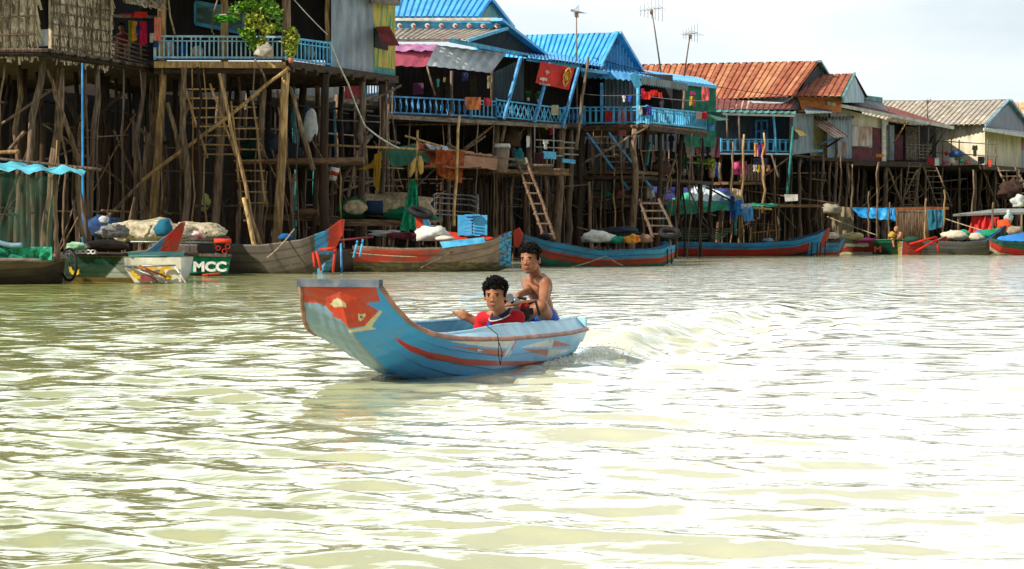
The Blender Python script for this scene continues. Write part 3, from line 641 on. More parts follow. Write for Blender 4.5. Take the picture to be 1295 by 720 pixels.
for i in range(-7, 8):
    a = i/7*2.25; rr = Vector((math.sin(a), 0, 0)); q0 = nk+sd*math.sin(a)*.068+ff*math.cos(a)*.072+Vector((0, 0, .022-.040*math.cos(a)))
    if i > -7: mb.add([pq, q0, q0+sd*math.sin(a)*.018+ff*math.cos(a)*.018-Vector((0, 0, .038)), pq2], [(0, 1, 2, 3)]); mb2.tube([pq2, q0+sd*math.sin(a)*.018+ff*math.cos(a)*.018-Vector((0, 0, .038))], .0045, 5)
    pq = q0; pq2 = q0+sd*math.sin(a)*.018+ff*math.cos(a)*.018-Vector((0, 0, .038))
mb.build('collar', NAVY, p2); mb2.build('collar_edge', WHITEP, p2)
fr = ch+ff*.112
mb = MB()
for j in range(4): 
    zz = .085-.024*j; mb.tube([ch+ff*(.100+.012*math.cos(u*1.3)-.03*(1-math.cos(u)))+sd*(.02+math.sin(u)*.10)*1.0+Vector((0, 0, zz)) for u in (0, .3, .6, .9)], .0045, 5)
mb.build('chest_stripes', NAVY, p2)
MB().poly([ch+ff*.112+sd*(-.03)+Vector((0, 0, .12)), ch+ff*.112+sd*.004+Vector((0, 0, .12)), ch+ff*.126+sd*.004+Vector((0, 0, .03)), ch+ff*.126+sd*(-.03)+Vector((0, 0, .03))], -ff, .02).build('placket', M('placket_blue', '#1f3f9c', '#16296a', scale=10), p2)
MB().beam(nsh-sd*.05+ff*.065+Vector((0, 0, .0)), nsh-sd*.085+ff*.085-Vector((0, 0, .03)), .004, .012).build('shoulder_piping', WHITEP, p2)
# ------------------------------------------------------------------ village helpers
def panel(root, name, face, pts, off, mat, thick=.06, label=None):
    o = MB().poly([face.at(x, y, off) for x, y in pts], face.q, thick).build(name, mat, root)
    if label: o['label'] = label
    return o
def cwall(root, name, face, xa, xb, ta, tb, ba, bb, off, mat, pitch=.16, amp=.018, kind='s'):
    return MB().corr(face.at(xa, ta, off), face.at(xb, tb, off), face.at(xb, bb, off), face.at(xa, ba, off), pitch, amp, kind=kind).build(name, mat, root)
def roofq(root, name, p, mat, pitch=.22, amp=.03, kind='rib', rows=3, jit=.004, mix=0.0):
    return MB().corr(*[W(*q) for q in p], pitch, amp, kind=kind, rows=rows, jit=jit, mix=mix).build(name, mat, root)
def board(root, name, a, b, mat, h=.12, w=.05): return MB().beam(a, b, w, h).build(name, mat, root)
def railing(root, face, xa, xb, ta, tb, ba, bb, mat, step=.16, style='bar', off=.04, mat2=None, bw=.035):
    mb = MB(); A = face.at(xa, ba, off); B = face.at(xb, bb, off); At = face.at(xa, ta, off); Bt = face.at(xb, tb, off); n = max(2, int((B-A).length/step))
    mb.beam(At, Bt, .06, .05); mb.beam(A.lerp(At, .08), B.lerp(Bt, .08), .05, .05)
    if style in ('double', 'bar'): mb.beam(A.lerp(At, .80), B.lerp(Bt, .80), .035, .03)
    for i in range(n+1):
        u = i/n; p = A.lerp(B, u); q = At.lerp(Bt, u); e = .96
        if style == 'double' and i % 4 == 3: e = .8
        if style == 'x':
            if i < n:
                p2 = A.lerp(B, (i+1)/n); q2 = At.lerp(Bt, (i+1)/n); mb.beam(p.lerp(q, .08), p2.lerp(q2, .9), .02, .03); mb.beam(p2.lerp(q2, .08), p.lerp(q, .9), .02, .03)
            if i % 4: continue
        if style == 'fat':
            m = p.lerp(q, .5); mb.beam(p.lerp(q, .05), q, .03, .035, up=face.n); mb.beam(p.lerp(q, .30), p.lerp(q, .70), .03, .10, up=face.n); continue
        mb.beam(p.lerp(q, .02), p.lerp(q, e), bw, bw, up=face.n)
    for u in (0, 1): mb.beam(A.lerp(B, u)-Vector((0, 0, .02)), At.lerp(Bt, u)+Vector((0, 0, .06)), .07, .07, up=face.n)
    return mb.build('railing', mat, root)
def floorp(root, pts, z, mat, thick=.14, name='floor'):
    return MB().poly([Vector((p.x, p.y, z)) for p in pts], (0, 0, -1), thick).build(name, mat, root)
def stilt(root, x0, y0, x1, y1, D, r, mat, name='stilt', D2=None, ext=True, wob=.08):
    a = W(x0, y0, D); b = W(x1, y1, D2 or D)
    if ext and b.z > -.4: b = a.lerp(b, (a.z+.4)/(a.z-b.z))
    return pole(a, b, r*.85, r*1.1, name, mat, root, wob)
def forest(root, face, xa, xb, z, n, o0=-.6, o1=-8, r=(.05, .11), mats=None, part=.2, seed=0, lo=-.5):
    rnd = random.Random(seed); mats = mats or [LOGD, LOGD, LOG]
    for i in range(n):
        u = (i+.5+rnd.uniform(-.4, .4))/n; px = xa+(xb-xa)*u; off = rnd.uniform(o0, o1); p = face.at(px, HY+5, off)
        zt = z if rnd.random() > part else rnd.uniform(z*.35, z*.8); r0 = rnd.uniform(*r)*.78; lean = rnd.gauss(0, .12)
        pole((p.x+lean, p.y, zt), (p.x, p.y, lo), r0*.8, r0*1.15, 'stilt', rnd.choice(mats), root, .09, 6)
def braces(root, face, xa, xb, z, n, o0=-.3, o1=-5, seed=0, mats=None, r=.035):
    rnd = random.Random(seed); mats = mats or [LOG, LOGD, LOGG]
    for i in range(n):
        px = rnd.uniform(xa, xb); w = rnd.uniform(.25, .9)*(xb-xa)*rnd.choice((-1, 1)); off = rnd.uniform(o0, o1)
        if rnd.random() < .5: za = rnd.uniform(.8, z*.9); zb = za+rnd.uniform(-.15, .15)
        else: za = rnd.uniform(z*.5, z); zb = rnd.uniform(.2, z*.45)
        p = face.at(px, HY+4, off); q = face.at(max(xa-10, min(xb+10, px+w)), HY+4, off-rnd.uniform(0, .6)); p.z = za; q.z = zb
        pole(p, q, r*rnd.uniform(.7, 1.2), r*rnd.uniform(.6, 1), 'brace', rnd.choice(mats), root, .07, 5)
def ladder(label, x0, y0, D0, x1, y1, D1, w, n, mat=LOG, r=.035, group=None, wv=(1, 0, 0), rail_mat=None, name='ladder'):
    """x0,y0 top; x1,y1 foot"""
    a = W(x0, y0, D0); b = W(x1, y1, D1); t = thing(name, label, 'ladder', b, group); wv = Vector(wv).normalized()*w
    for s in (0, 1): pole(a+wv*s*.9, b+wv*s, r, r*1.1, 'side_rail', rail_mat or mat, t, .04, 6)
    for i in range(n):
        u = (i+.6)/n; p = a.lerp(b, u); q = (a+wv*.9).lerp(b+wv, u); dd = (q-p).normalized()*.08; pole(p-dd+Vector((0, 0, random.uniform(-.02, .02))), q+dd, r*.75, r*.7, 'rung', mat, t, .02, 5)
    return t
def clothq(name, label, cat, p, mat, amp=.06, nu=16, nv=12, parent=None, group=None, sagk=0.0, fr=9, thick=True):
    a, b, c, d = [Vector(q) if isinstance(q, Vector) else W(*q) for q in p]; nrm = (b-a).cross(d-a).normalized(); sd = random.random()*90
    def fn(u, v):
        q = a.lerp(b, u).lerp(d.lerp(c, u), v)
        return q+nrm*(amp*(mnoise.noise(Vector((u*fr, v*1.6, sd)))+.5*mnoise.noise(Vector((u*fr*2, v*3, sd+9)))))-Vector((0, 0, sagk*4*u*(1-u)*(1-.5*v)))+Vector((0, 0, .35*amp*v*mnoise.noise(Vector((u*7, 0, sd)))))
    mb = MB().grid(fn, nu, nv); o = mb.build(name, mat, parent)
    if parent is None: tag(o, label, cat, group)
    elif label: o['label'] = label
    return o
def garment(x, y, D, w, h, col, label, kind='towel', name='laundry', cat='laundry', group=None, c2=None, lean=0):
    """hung from its top edge at pixel x (centre), y; w,h pixels"""
    k = D/F; m = cloth_m(col, c2); top = W(x, y, D); W2 = w*k/2; Hh = h*k
    if kind == 'towel':
        a = top+Vector((-W2, 0, 0)); b = top+Vector((W2, .05, 0)); dn = Vector((lean*k, 0, -Hh))
        o = clothq(name, label, cat, [a, b, b+dn*random.uniform(.9, 1.0), a+dn], m, amp=min(.06, Hh*.1)+.01, nu=10, nv=8, group=group, fr=5)
    else:
        T = [(-.5, 0), (-.2, .02), (0, -.06), (.2, .02), (.5, 0), (.62, -.38), (.40, -.44), (.36, -.30), (.34, -1), (-.34, -1), (-.36, -.30), (-.40, -.44), (-.62, -.38)] if kind == 'shirt' else [(-.45, 0), (.45, 0), (.5, -1), (.1, -1), (0, -.35), (-.1, -1), (-.5, -1)]
        o = MB().poly([top+Vector((q[0]*W2*1.7, random.uniform(-.03, .03), q[1]*Hh)) for q in T], (0, 1, 0), .04).build(name, m)
        tag(o, label, cat, group)
    return o
def plant(name, label, x, y, D, rx, rz, n, mat, size=.12, pot=None, potc='#8a5a3c', stem=True):
    k = D/F; base = W(x, y, D); t = thing(name, label, 'plant', base)
    if pot: MB().tube([base, base+Vector((0, 0, pot*k))], [pot*k*.38, pot*k*.5], 12).build('pot', cloth_m(potc), t); b2 = base+Vector((0, 0, pot*k))
    else: b2 = base
    c = b2+Vector((0, 0, rz*k))
    MB().leaves(c, rx*k, rx*k*.7, rz*k, n, size, shell=0).build('foliage', mat, t)
    if stem:
        mb = MB()
        for i in range(5): mb.tube([b2, c+Vector((random.uniform(-.6, .6)*rx*k, random.uniform(-.3, .3)*rx*k, random.uniform(-.2, .6)*rz*k))], [.018, .006], 5)
        mb.build('stem', LOG, t)
    return t
def blob(name, label, cat, x, y, D, w, h, col, group=None, jit=.18, dp=None, c2=None, n=16, mat=None, flat=True):
    """a sack or bundle: bottom centre at pixel x,y"""
    k = D/F; c = W(x, y, D)+Vector((0, 0, h*k*.42)); rr = h*k*.55
    o = MB().ell(c, w*k/2, (dp or w*k*.35), rr, n, jit=jit, flat=-h*k*.42 if flat else None).build(name, mat or cloth_m(col, c2)); return tag(o, label, cat, group)
THM = M('dry_thatch', '#cdbd9f', '#6e5e4a', scale=7, st=(1, 1, .35), bump=.6, rough=.95, lo=.4, hi=.6)
THM2 = M('dry_thatch_light', '#ddd0b6', '#a08e74', scale=7, bump=.4, rough=.95)
def thatch(root, name, a, b, c, d, n, size=.3, wdt=.08, nrm=None, roofish=False):
    a, b, c, d = map(Vector, (a, b, c, d)); nr = (b-a).cross(d-a).normalized(); nr = nr if nr.y < 0 or (roofish and nr.z > 0) else -nr; mb = MB()
    mb.poly([a, b, c, d], -nr, .08)
    dn = (d-a).normalized(); rt = (b-a).normalized()
    for i in range(n):
        u = random.random(); v = random.random(); p = a.lerp(b, u).lerp(d.lerp(c, u), v)+nr*random.uniform(.005, .05)
        dd = (dn+rt*random.gauss(0, .22)).normalized(); L = size*random.uniform(.5, 1.3); s = rt*wdt*random.uniform(.4, 1)
        mb.add([p-s*.5, p+s*.5, p+s*.35+dd*L+nr*.03, p-s*.35+dd*L+nr*random.uniform(0, .05)], [(0, 1, 2, 3)], random.choice((0, 0, 1)))
    return mb.build(name, [THM, THM2], root)

# ------------------------------------------------------------------ thatched house
T1 = Face(0, 50, 62, 50.6); T2 = Face(62, 50.8, 200, 55.6); zT = T1.at(30, 61).z
th = thing('thatched_house', 'stilt house walled with woven dry palm thatch, nearest to the turquoise tarp shelter', 'house', T1.at(30, HY+56))
thatch(th, 'thatch_wall', T1.at(-60, -110), T1.at(46, -110), T1.at(46, 60), T1.at(-60, 60), 2600, .34, .09)
thatch(th, 'thatch_wall', T2.at(65, -110), T2.at(140, -110), T2.at(140, 73), T2.at(65, 62), 2600, .34, .09)
for fc, xs, tb in ((T1, [-20, -8, 3, 14, 24, 35, 44], (60, 60)), (T2, [67, 77, 87, 98, 108, 118, 128, 138], (62, 73))):
    for i, x in enumerate(xs):
        yb = tb[0]+(tb[1]-tb[0])*i/(len(xs)-1); MB().tube(crook(fc.at(x, -60, .09), fc.at(x+random.uniform(-1, 1), yb, .09), .03), .016, 5).build('batten', random.choice((LOG, LOGG)), th)
for y in (-5, 21, 44): MB().tube(crook(T1.at(-30, y+2, .1), T1.at(46, y-1, .1), .03), .018, 5).build('batten', LOG, th)
for y in (8, 20, 34, 48, 62): MB().tube(crook(T2.at(65, y-4, .1), T2.at(140, y+6, .1), .03), .016, 5).build('batten', LOGG, th)
panel(th, 'door_dark_sheet', T1, [(46, -60), (66, -60), (66, 62), (46, 62)], -.5, DARKW)  # dark sheet in the doorway gap, coloured as the shade indoors
panel(th, 'metal_patch', T1, [(48, 38), (61, 37), (61, 58), (49, 59)], -.05, metal_sheet('sheet_pale', '#b3b8b6', '#8a8f90'), .02)
pB = T1.at(-60, 60); pC = T1.at(62, 60); pD = T2.at(200, 82)
bk = Vector((-5.5, 8, 0))
floorp(th, [pB, pC, pD, pD+bk, pB+bk], zT-.05, PLKD, .16)
for x0, x1, fc, y0, y1 in ((-60, 62, T1, 64, 64), (62, 200, T2, 64, 86)):
    for dz in (0, 5): MB().tube(crook(fc.at(x0, y0+dz, .12), fc.at(x1, y1+dz, .12), .08), .05, 6).build('floor_beam', LOGG if dz == 0 else LOGD, th)
for i in range(9): MB().tube(crook(T2.at(66+i*15, 66+i*2.2, .3), T2.at(60+i*15, 64+i*2.2, -5), .04), .04, 5).build('joist', LOGD, th)
r0 = T1.at(-60, -70, .9); r1 = T1.at(70, -70, .9); r2 = T2.at(215, -60, .9)
MB().poly([r0, r1, r1+Vector((-3, 6, 2.2)), r0+Vector((-3, 6, 2.2))], (0, 0, -1), .2).build('thatch_roof', THM, th)
MB().poly([r1, r2, r2+Vector((-5, 5, 2.2)), r1+Vector((-3, 6, 2.2))], (0, 0, -1), .2).build('thatch_roof', THM, th)
thatch(th, 'thatch_eave', T2.at(150, -22, .2), T2.at(205, -14, .2), T2.at(203, 8, .9), T2.at(158, 0, .9), 500, .4, .05)
for i, y in enumerate((48, 54, 60, 66, 71)): MB().tube(crook(T2.at(141, y-2, .05), T2.at(186+i, y+11, .05), .05), .026, 5).build('railing_pole', LOGG, th)
for x in (148, 163, 178): MB().tube(crook(T2.at(x, 46+(x-141)*.25, .0), T2.at(x, 72+(x-141)*.25, 0), .03), .028, 5).build('railing_post', LOG, th)
board(th, 'porch_beam', T2.at(141, 20, 0), T2.at(202, 22, 0), PLKG, .07, .05)
panel(th, 'inner_wall', T2, [(141, -60), (210, -60), (210, 86), (141, 74)], -2.2, DARKW)
for (x0, y0, x1, y1, D, r, m) in ((56, 58, 40, 230, 51.2, .115, LOGG), (76, 86, 66, 225, 52, .15, LOG), (122, 82, 112, 300, 52.8, .085, LOGG), (183, 86, 171, 290, 55, .09, LOG), (30, 85, 27, 240, 54, .14, LOGD),
        (104, 90, 100, 280, 55, .07, LOGD), (135, 88, 131, 290, 56.5, .14, LOGD), (160, 150, 157, 290, 56, .1, LOGD), (46, 88, 50, 200, 55, .07, LOGD), (188, 168, 178, 290, 54.6, .08, LOG)):
    stilt(th, x0, y0, x1, y1, D, r*.8, m, wob=.09)
for (x0, y0, x1, y1, D, r, m) in ((60, 88, 103, 215, 51.8, .055, LOG), (0, 158, 68, 112, 52, .035, LOGG), (76, 110, 100, 155, 54, .07, LOGD), (0, 193, 24, 192, 50.4, .05, LOGL), (74, 190, 155, 118, 54.5, .05, LOGD), (10, 192, 32, 166, 52, .05, LOG), (165, 150, 200, 190, 56, .04, LOG)):
    stilt(th, x0, y0, x1, y1, D, r, m, 'brace', ext=False)
forest(th, T2, -20, 205, zT-.2, 20, -.8, -6, seed=4, r=(.06, .12)); braces(th, T2, 0, 200, zT, 14, seed=5)

# ------------------------------------------------------------------ veranda house
VS = Face(195, 54.76, 365, 55); VR = Face(365, 55, 500, 60.6); zV = VR.at(366, 78).z
vh = thing('veranda_house', 'stilt house with a pale blue railed veranda and a grey corrugated side wall', 'house', VS.at(365, HY+55))
a = VS.at(195, 77, .15); b = VS.at(366, 78, .15); c = VR.at(502, 98, .15); bk = Vector((-8.6, 5.5, 0))
floorp(vh, [a, b, c, c+bk, a+Vector((-3, 6, 0))], zV-.02, PLKD, .12)
board(vh, 'edge_beam', VS.at(195, 82, .16), VS.at(362, 82.5, .16), LOGL, .16, .1); board(vh, 'edge_beam', VR.at(366, 82, .16), VR.at(502, 101, .16), PLKD, .2, .1)
board(vh, 'edge_beam', VS.at(195, 88, .02), VS.at(362, 88, .02), PLKD, .22, .1)
for i in range(9): board(vh, 'joist', VR.at(372+i*15, 88+i*2, .3), VR.at(372+i*15, 88+i*2, .3)+Vector((-6, 3.6, -.0)), PLKD, .14, .07)
railing(vh, VS, 196, 362, 46, 47, 75, 75.5, BLUEW, .115, 'double'); railing(vh, VR, 366, 418, 48, 55, 76.5, 84, BLUEP, .20, 'bar')
for x, y0, f, m, r in ((205, -60, VS, LOGL, .12), (284, -60, VS, LOGL, .10), (362, -60, VS, LOG, .12), (414, -60, VR, LOGL, .07)): MB().tube(crook(f.at(x, y0, -.1), f.at(x, 84, -.1), .05), [r*.9, r], 8).build('veranda_post', m, vh)
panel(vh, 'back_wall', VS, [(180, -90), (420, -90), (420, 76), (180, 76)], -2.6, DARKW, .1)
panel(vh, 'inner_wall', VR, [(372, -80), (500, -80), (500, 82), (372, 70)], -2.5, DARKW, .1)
wf = MB(); Q = lambda x, y: VS.at(x, y, -2.5)
for p, q in (((247, 3), (308, 14)), ((308, 14), (308, 46)), ((308, 42), (247, 30)), ((247, 30), (247, 3))): wf.beam(Q(*p), Q(*q), .06, .1)
wf.build('window_frame', BLUEP, vh); panel(vh, 'window_pane', VS, [(248, 4), (307, 15), (307, 41), (248, 29)], -2.53, M('pane_pale', '#8fa5a0', '#50706a', scale=1, st=(1, 1, 4), lo=.45, hi=.55), .03)
cwall(vh, 'metal_wall', VR, 418, 471, -60, -60, 85, 92, .05, metal_sheet('sheet_bluegrey', '#8d9ba6', '#6c7a86'), .5, .02, 'v')
panel(vh, 'plank_wall', VR, [(470, 2), (500, 4), (500, 88), (470, 84)], .03, M('paint_peeling', '#c0a94e', '#4f8a5a', scale=1.5, st=(5, 5, .8), dirt=.4, lo=.45, hi=.6))
panel(vh, 'teal_board', VR, [(470, 84.5), (500, 88.5), (500, 99), (470, 92.5)], .05, TEAL); panel(vh, 'window_dark_sheet', VR, [(474, 36), (491, 38), (491, 64), (474, 60)], .06, DARKW)  # dark sheet on the wall; its colour stands in for shade inside the window
MB().corr(VR.at(474, 34, .1), VR.at(492, 33, .1), VR.at(505, 58, .8), VR.at(484, 58, .8), .12, .015, kind='s').build('window_awning', M('rust_red_sheet', '#9a4242', '#6e2c2e', scale=3, dirt=.4), vh)
board(vh, 'roof_edge', VR.at(468, -2, .3), VR.at(505, 2, .3), PLKG, .25, .08)
tl = VS.at(180, -34, 1.0); tr = VS.at(365, -34, 1.0); t3 = VR.at(515, -16, 1.0)
MB().corr(tl+Vector((-2, 4, 2)), tr+Vector((-3, 4, 2)), tr, tl, .2, .03, kind='s').build('roof', metal_sheet('roof_grey', '#8b8d8c', '#6d6c68'), vh)
MB().corr(tr+Vector((-3, 4, 2)), t3+Vector((-5, 4, 2)), t3, tr, .2, .03, kind='s').build('roof', metal_sheet('roof_grey', '#8b8d8c', '#6d6c68'), vh)
for (x0, y0, x1, y1, D, r, m) in ((207, 78, 192, 300, 54.9, .14, LOGL), (282, 82, 272, 300, 54.9, .14, LOG), (362, 84, 351, 300, 54.8, .155, LOGL), (333, 98, 329, 290, 56.5, .12, LOG), (411, 94, 410, 300, 56.4, .16, LOGD), (458, 96, 456, 300, 58.6, .13, LOGG),
        (486, 100, 480, 300, 60.3, .13, LOG), (246, 95, 252, 290, 56.5, .13, LOGD), (300, 110, 297, 290, 58, .11, LOGD), (228, 130, 222, 290, 57, .07, LOGD), (384, 100, 380, 290, 60, .16, LOGD), (432, 110, 428, 290, 61, .12, LOGD), (398, 150, 396, 290, 57, .07, LOGD), (372, 220, 368, 300, 56, .07, LOG)):
    stilt(vh, x0, y0, x1, y1, D, r*.78, m, wob=.05)
for (x0, y0, x1, y1, D, r, m) in ((366, 86, 180, 229, 54.3, .05, LOGL), (180, 229, 130, 282, 54.3, .05, LOG), (366, 110, 396, 215, 55, .06, LOG), (238, 130, 222, 200, 56, .045, LOGG), (212, 130, 232, 215, 54.7, .06, LOG), (470, 170, 430, 230, 58, .07, LOGG), (508, 108, 464, 130, 59, .04, LOGG),
        (300, 205, 460, 203, 55.6, .08, PLK), (180, 182, 262, 180, 58, .05, LOGD), (262, 168, 292, 190, 57, .04, LOGD), (452, 190, 440, 250, 57.5, .045, LOG), (465, 165, 445, 215, 59.5, .045, LOGG)):
    stilt(vh, x0, y0, x1, y1, D, r, m, 'brace', ext=False)
lp = [XY(300, 55.7), XY(460, 57.5), XY(440, 62), XY(290, 60)]; MB().poly([Vector((p.x, p.y, W(0, 203, 56).z)) for p in lp], (0, 0, -1), .1).build('lower_platform', PLKD, vh)
forest(vh, VR, 205, 500, zV-.2, 26, -1.2, -8, seed=14, r=(.05, .12)); braces(vh, VR, 215, 495, zV-.3, 16, seed=15, o0=-1)

# lower shed seen under the veranda house
sf = Face(325, 66, 490, 72); sh = thing('small_shed', 'low shed of grey and red corrugated sheets behind the stilts of the veranda house', 'shed', sf.at(400, HY+44))
cwall(sh, 'metal_wall', sf, 330, 434, 85, 88, 122, 124, 0, metal_sheet('sheet_pale', '#b3b8b6', '#8a8f90'), .3, .02, 'v'); cwall(sh, 'red_wall', sf, 435, 456, 88, 90, 125, 126, .02, M('sheet_red', '#b0484c', '#8c3438', scale=3, dirt=.2), .2, .02, 'v')
railing(sh, sf, 463, 484, 104, 105, 122, 123, BLUEP, .15, 'bar'); floorp(sh, [sf.at(325, 124, .4), sf.at(500, 127, .4), sf.at(500, 127, -3), sf.at(325, 124, -3)], sf.at(420, 125).z, PLKG, .15)
MB().corr(sf.at(325, 78, -3), sf.at(500, 80, -3), sf.at(500, 84, .6), sf.at(325, 82, .6), .2, .03, kind='s').build('roof', metal_sheet('roof_grey', '#8b8d8c', '#6d6c68'), sh)
for x in (340, 372, 384, 400, 430, 462, 490): stilt(sh, x, 126, x, 280, 66+(x-325)*.036, .07, random.choice((TEAL, LOGD, LOG)))
for f0 in ((372, 98, 372, 190), (378, 140, 379, 200), (423, 128, 425, 215)): MB().tube([W(f0[0], f0[1], 61), W(f0[2], f0[3], 61)], .035, 6).build('blue_pipe', M('pipe_pale_blue', '#6fb4cc', '#4f94ae', scale=5), sh)

# ------------------------------------------------------------------ blue gabled house with the red banner
AF = Face(490, 70, 735, 77); zA = AF.at(600, 149).z
BR1 = M('roof_blue', '#52b6ec', '#349ad8', scale=1.6, rough=.5, bump=.05, dirt=.3, dirtc='#7c96a4', spec=.5); GRR = metal_sheet('roof_greybrown', '#a39a8e', '#857a70'); WHR = metal_sheet('sheet_white', '#c9ced0', '#a9b0b4', dirt=.15)
ah = thing('blue_roofed_house', 'tall blue roofed stilt house with white and pink awnings beside the red banner', 'house', AF.at(600, HY+38))
roofq(ah, 'upper_roof', [(440, -1, 79), (623, -1, 78), (607, 22, 75.8), (440, 22, 76.6)], BR1, .23, .035)
MB().corr(W(622, -1, 78), W(440, -1, 79), W(470, 33, 83), W(649, 33, 80), .23, .035, kind='rib').build('upper_roof', BR1, ah)
MB().poly([W(606, 23, 76.2), W(622, 4, 78.2), W(646, 34, 80)], (-.9, .1, 0), .05).build('upper_gable', TEAL, ah)
board(ah, 'verge_board', W(622, -1, 77.9), W(650, 35, 79.9), BR1, .12, .08)
board(ah, 'white_eave', W(440, 25, 75.6), W(629, 24.5, 75.2), WHITEP, .10, .12)
MB().poly([W(440, 27, 75.7), W(633, 27, 75.4), W(634, 37, 75.4), W(440, 37, 75.7)], (0, 1, 0), .08).build('painted_band', BLUEP, ah)
for i in range(8):
    c = W(505+17.6*i, 32.5, 75.3); MB().tube([c, c-Vector((0, .03, 0))], .085, 10).build('rosette', WHITEP, ah); MB().tube([c+Vector((.03, -.0, -.02)), c+Vector((.03, -.05, -.02))], .05, 8).build('rosette_centre', cloth_m('#c23a22'), ah)
roofq(ah, 'lower_roof', [(440, 35, 76), (641, 36, 75.6), (594, 50.5, 73.2), (440, 48, 73.2)], GRR, .23, .02)
board(ah, 'verge_board', W(592, 51.5, 73.1), W(642, 36, 75.4), BLUEP, .10, .08)
MB().poly([W(590, 52, 74), W(632, 32, 75.6), W(682, 68, 79), W(662, 71, 78)], (-.5, .6, 0), .08).build('gable_wall', DARKB, ah)
board(ah, 'verge_board', W(627, 25, 75.1), W(685, 70, 79.2), BR1, .10, .5); MB().corr(W(628, 25, 75.4), W(684, 69, 79.2), W(610, 66, 83), W(560, 22, 80), .23, .03, kind='rib').build('right_roof', BR1, ah)
board(ah, 'fascia', W(569, 51, 73.0), W(667, 70.5, 76.6), BLUEP, .14, .08); board(ah, 'fascia', W(440, 51, 73.0), W(569, 51, 73), PLKG, .10, .08)
MB().corr(W(552, 57, 73.2), W(640, 68, 76.2), W(621, 92.5, 74.6), W(538, 83, 71.6), .48, .015, kind='v').build('white_awning', WHR, ah)
clothq('pink_awning', None, None, [(485, 57, 71.5), (552, 56.5, 73.1), (538, 84, 71.5), (485, 83, 70)], M('tarp_pink', '#c2566a', '#a8455c', scale=2, rough=.6), .05, parent=ah)
clothq('pink_awning_trim', None, None, [(485, 56, 71.4), (553, 56, 73), (549, 65, 72.3), (485, 64, 70.9)], M('tarp_mauve', '#c489b4', '#a86898', scale=2, rough=.6), .08, parent=ah)
MB().corr(AF.at(621, 93, 0), AF.at(662, 74, 0), AF.at(662, 128, 0), AF.at(621, 126, 0), .16, .02, kind='s').build('corrugated_wall', DARKB, ah)
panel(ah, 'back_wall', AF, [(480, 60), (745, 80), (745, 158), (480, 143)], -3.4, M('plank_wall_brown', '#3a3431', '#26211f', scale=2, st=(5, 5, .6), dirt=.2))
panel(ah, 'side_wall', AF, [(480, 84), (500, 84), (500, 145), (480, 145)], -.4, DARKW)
for x in (548, 563, 594): panel(ah, 'wall_plank', AF, [(x, 96), (x+9, 97), (x+9, 148), (x, 147)], -2.6, PLKD)
floorp(ah, [AF.at(488, 146, .2), AF.at(737, 159, .2), AF.at(737, 159, -10), AF.at(488, 146, -10)], zA-.02, PLKD, .15)
board(ah, 'edge_beam', AF.at(488, 147.5, .22), AF.at(716, 160.5, .22), PLKG, .14, .06)
railing(ah, AF, 491, 595, 122, 127, 144, 148.5, BLUED, .26, 'fat'); railing(ah, AF, 596, 627, 127, 128.5, 148.5, 151, BLUEP, .2, 'bar'); railing(ah, AF, 627, 713, 126.5, 137.5, 149, 157.5, BLUEP, .2, 'x'); railing(ah, AF, 714, 735, 137, 137, 158, 159, BLUED, .2, 'fat', off=-.3)
for (x0, y0, x1, y1) in ((658, 74, 637, 151), (696, 80, 676, 155), (732, 86, 711, 162)): MB().beam(AF.at(x0, y0, .25), AF.at(x1, y1, .28), .09, .09).build('slanted_post', BLUED, ah)
for x in (571, 622): MB().tube([AF.at(x, 90, -.05), AF.at(x, 150, -.05)], .05, 6).build('veranda_post', LOGG, ah)
MB().tube([AF.at(540, 84, .1), AF.at(550, 121, .1)], .03, 6).build('awning_prop', LOGG, ah)
roofq(ah, 'veranda_roof', [(655, 62, 81), (770, 77, 84), (762, 85.5, 77.6), (664, 71, 75.6)], BR1, .2, .03)
board(ah, 'fascia', W(666, 75, 76), W(735, 85, 77.4), BLUEP, .12, .04)
for (x0, y0, x1, y1, D, r, m) in ((628, 153, 626, 280, 75, .15, LOG), (668, 155, 666, 290, 76, .12, LOG), (711, 160, 704, 290, 76.6, .17, LOG), (498, 150, 496, 290, 71, .1, LOGD), (531, 150, 530, 290, 73, .06, LOGD), (568, 142, 567, 290, 72, .06, LOGG), (722, 160, 719, 290, 78, .13, LOGG), (650, 160, 646, 290, 75.6, .06, LOG), (690, 200, 690, 290, 76, .07, LOG)):
    stilt(ah, x0, y0, x1, y1, D, r, m)
for (x0, y0, x1, y1, D, r, m) in ((640, 152, 634, 180, 74.4, .07, LOGG), (628, 155, 585, 190, 73.8, .05, LOG), (500, 158, 620, 157, 73, .03, LOG), (668, 156, 650, 178, 75, .03, LOG), (614, 172, 580, 196, 73, .04, LOGG), (530, 206, 700, 210, 73.6, .05, LOG), (640, 212, 720, 216, 74.6, .06, LOG)):
    stilt(ah, x0, y0, x1, y1, D, r, m, 'brace', ext=False)
forest(ah, AF, 492, 735, zA-.2, 42, -1, -9, seed=24, r=(.04, .11)); braces(ah, AF, 495, 730, zA-.3, 14, seed=25, o0=-1)
def platform(root, face, xa, xb, ya, yb, o0, o1, mat, name='lower_platform', th_=.12):
    return MB().poly([face.at(xa, ya, o0), face.at(xb, yb, o0), face.at(xb, yb, o0)+face.q*(o0-o1), face.at(xa, ya, o0)+face.q*(o0-o1)], (0, 0, -1), th_).build(name, mat, root)
platform(ah, AF, 532, 640, 207, 210, -.2, -3.5, PLK); platform(ah, AF, 640, 722, 214, 218, .5, -3, PLK)
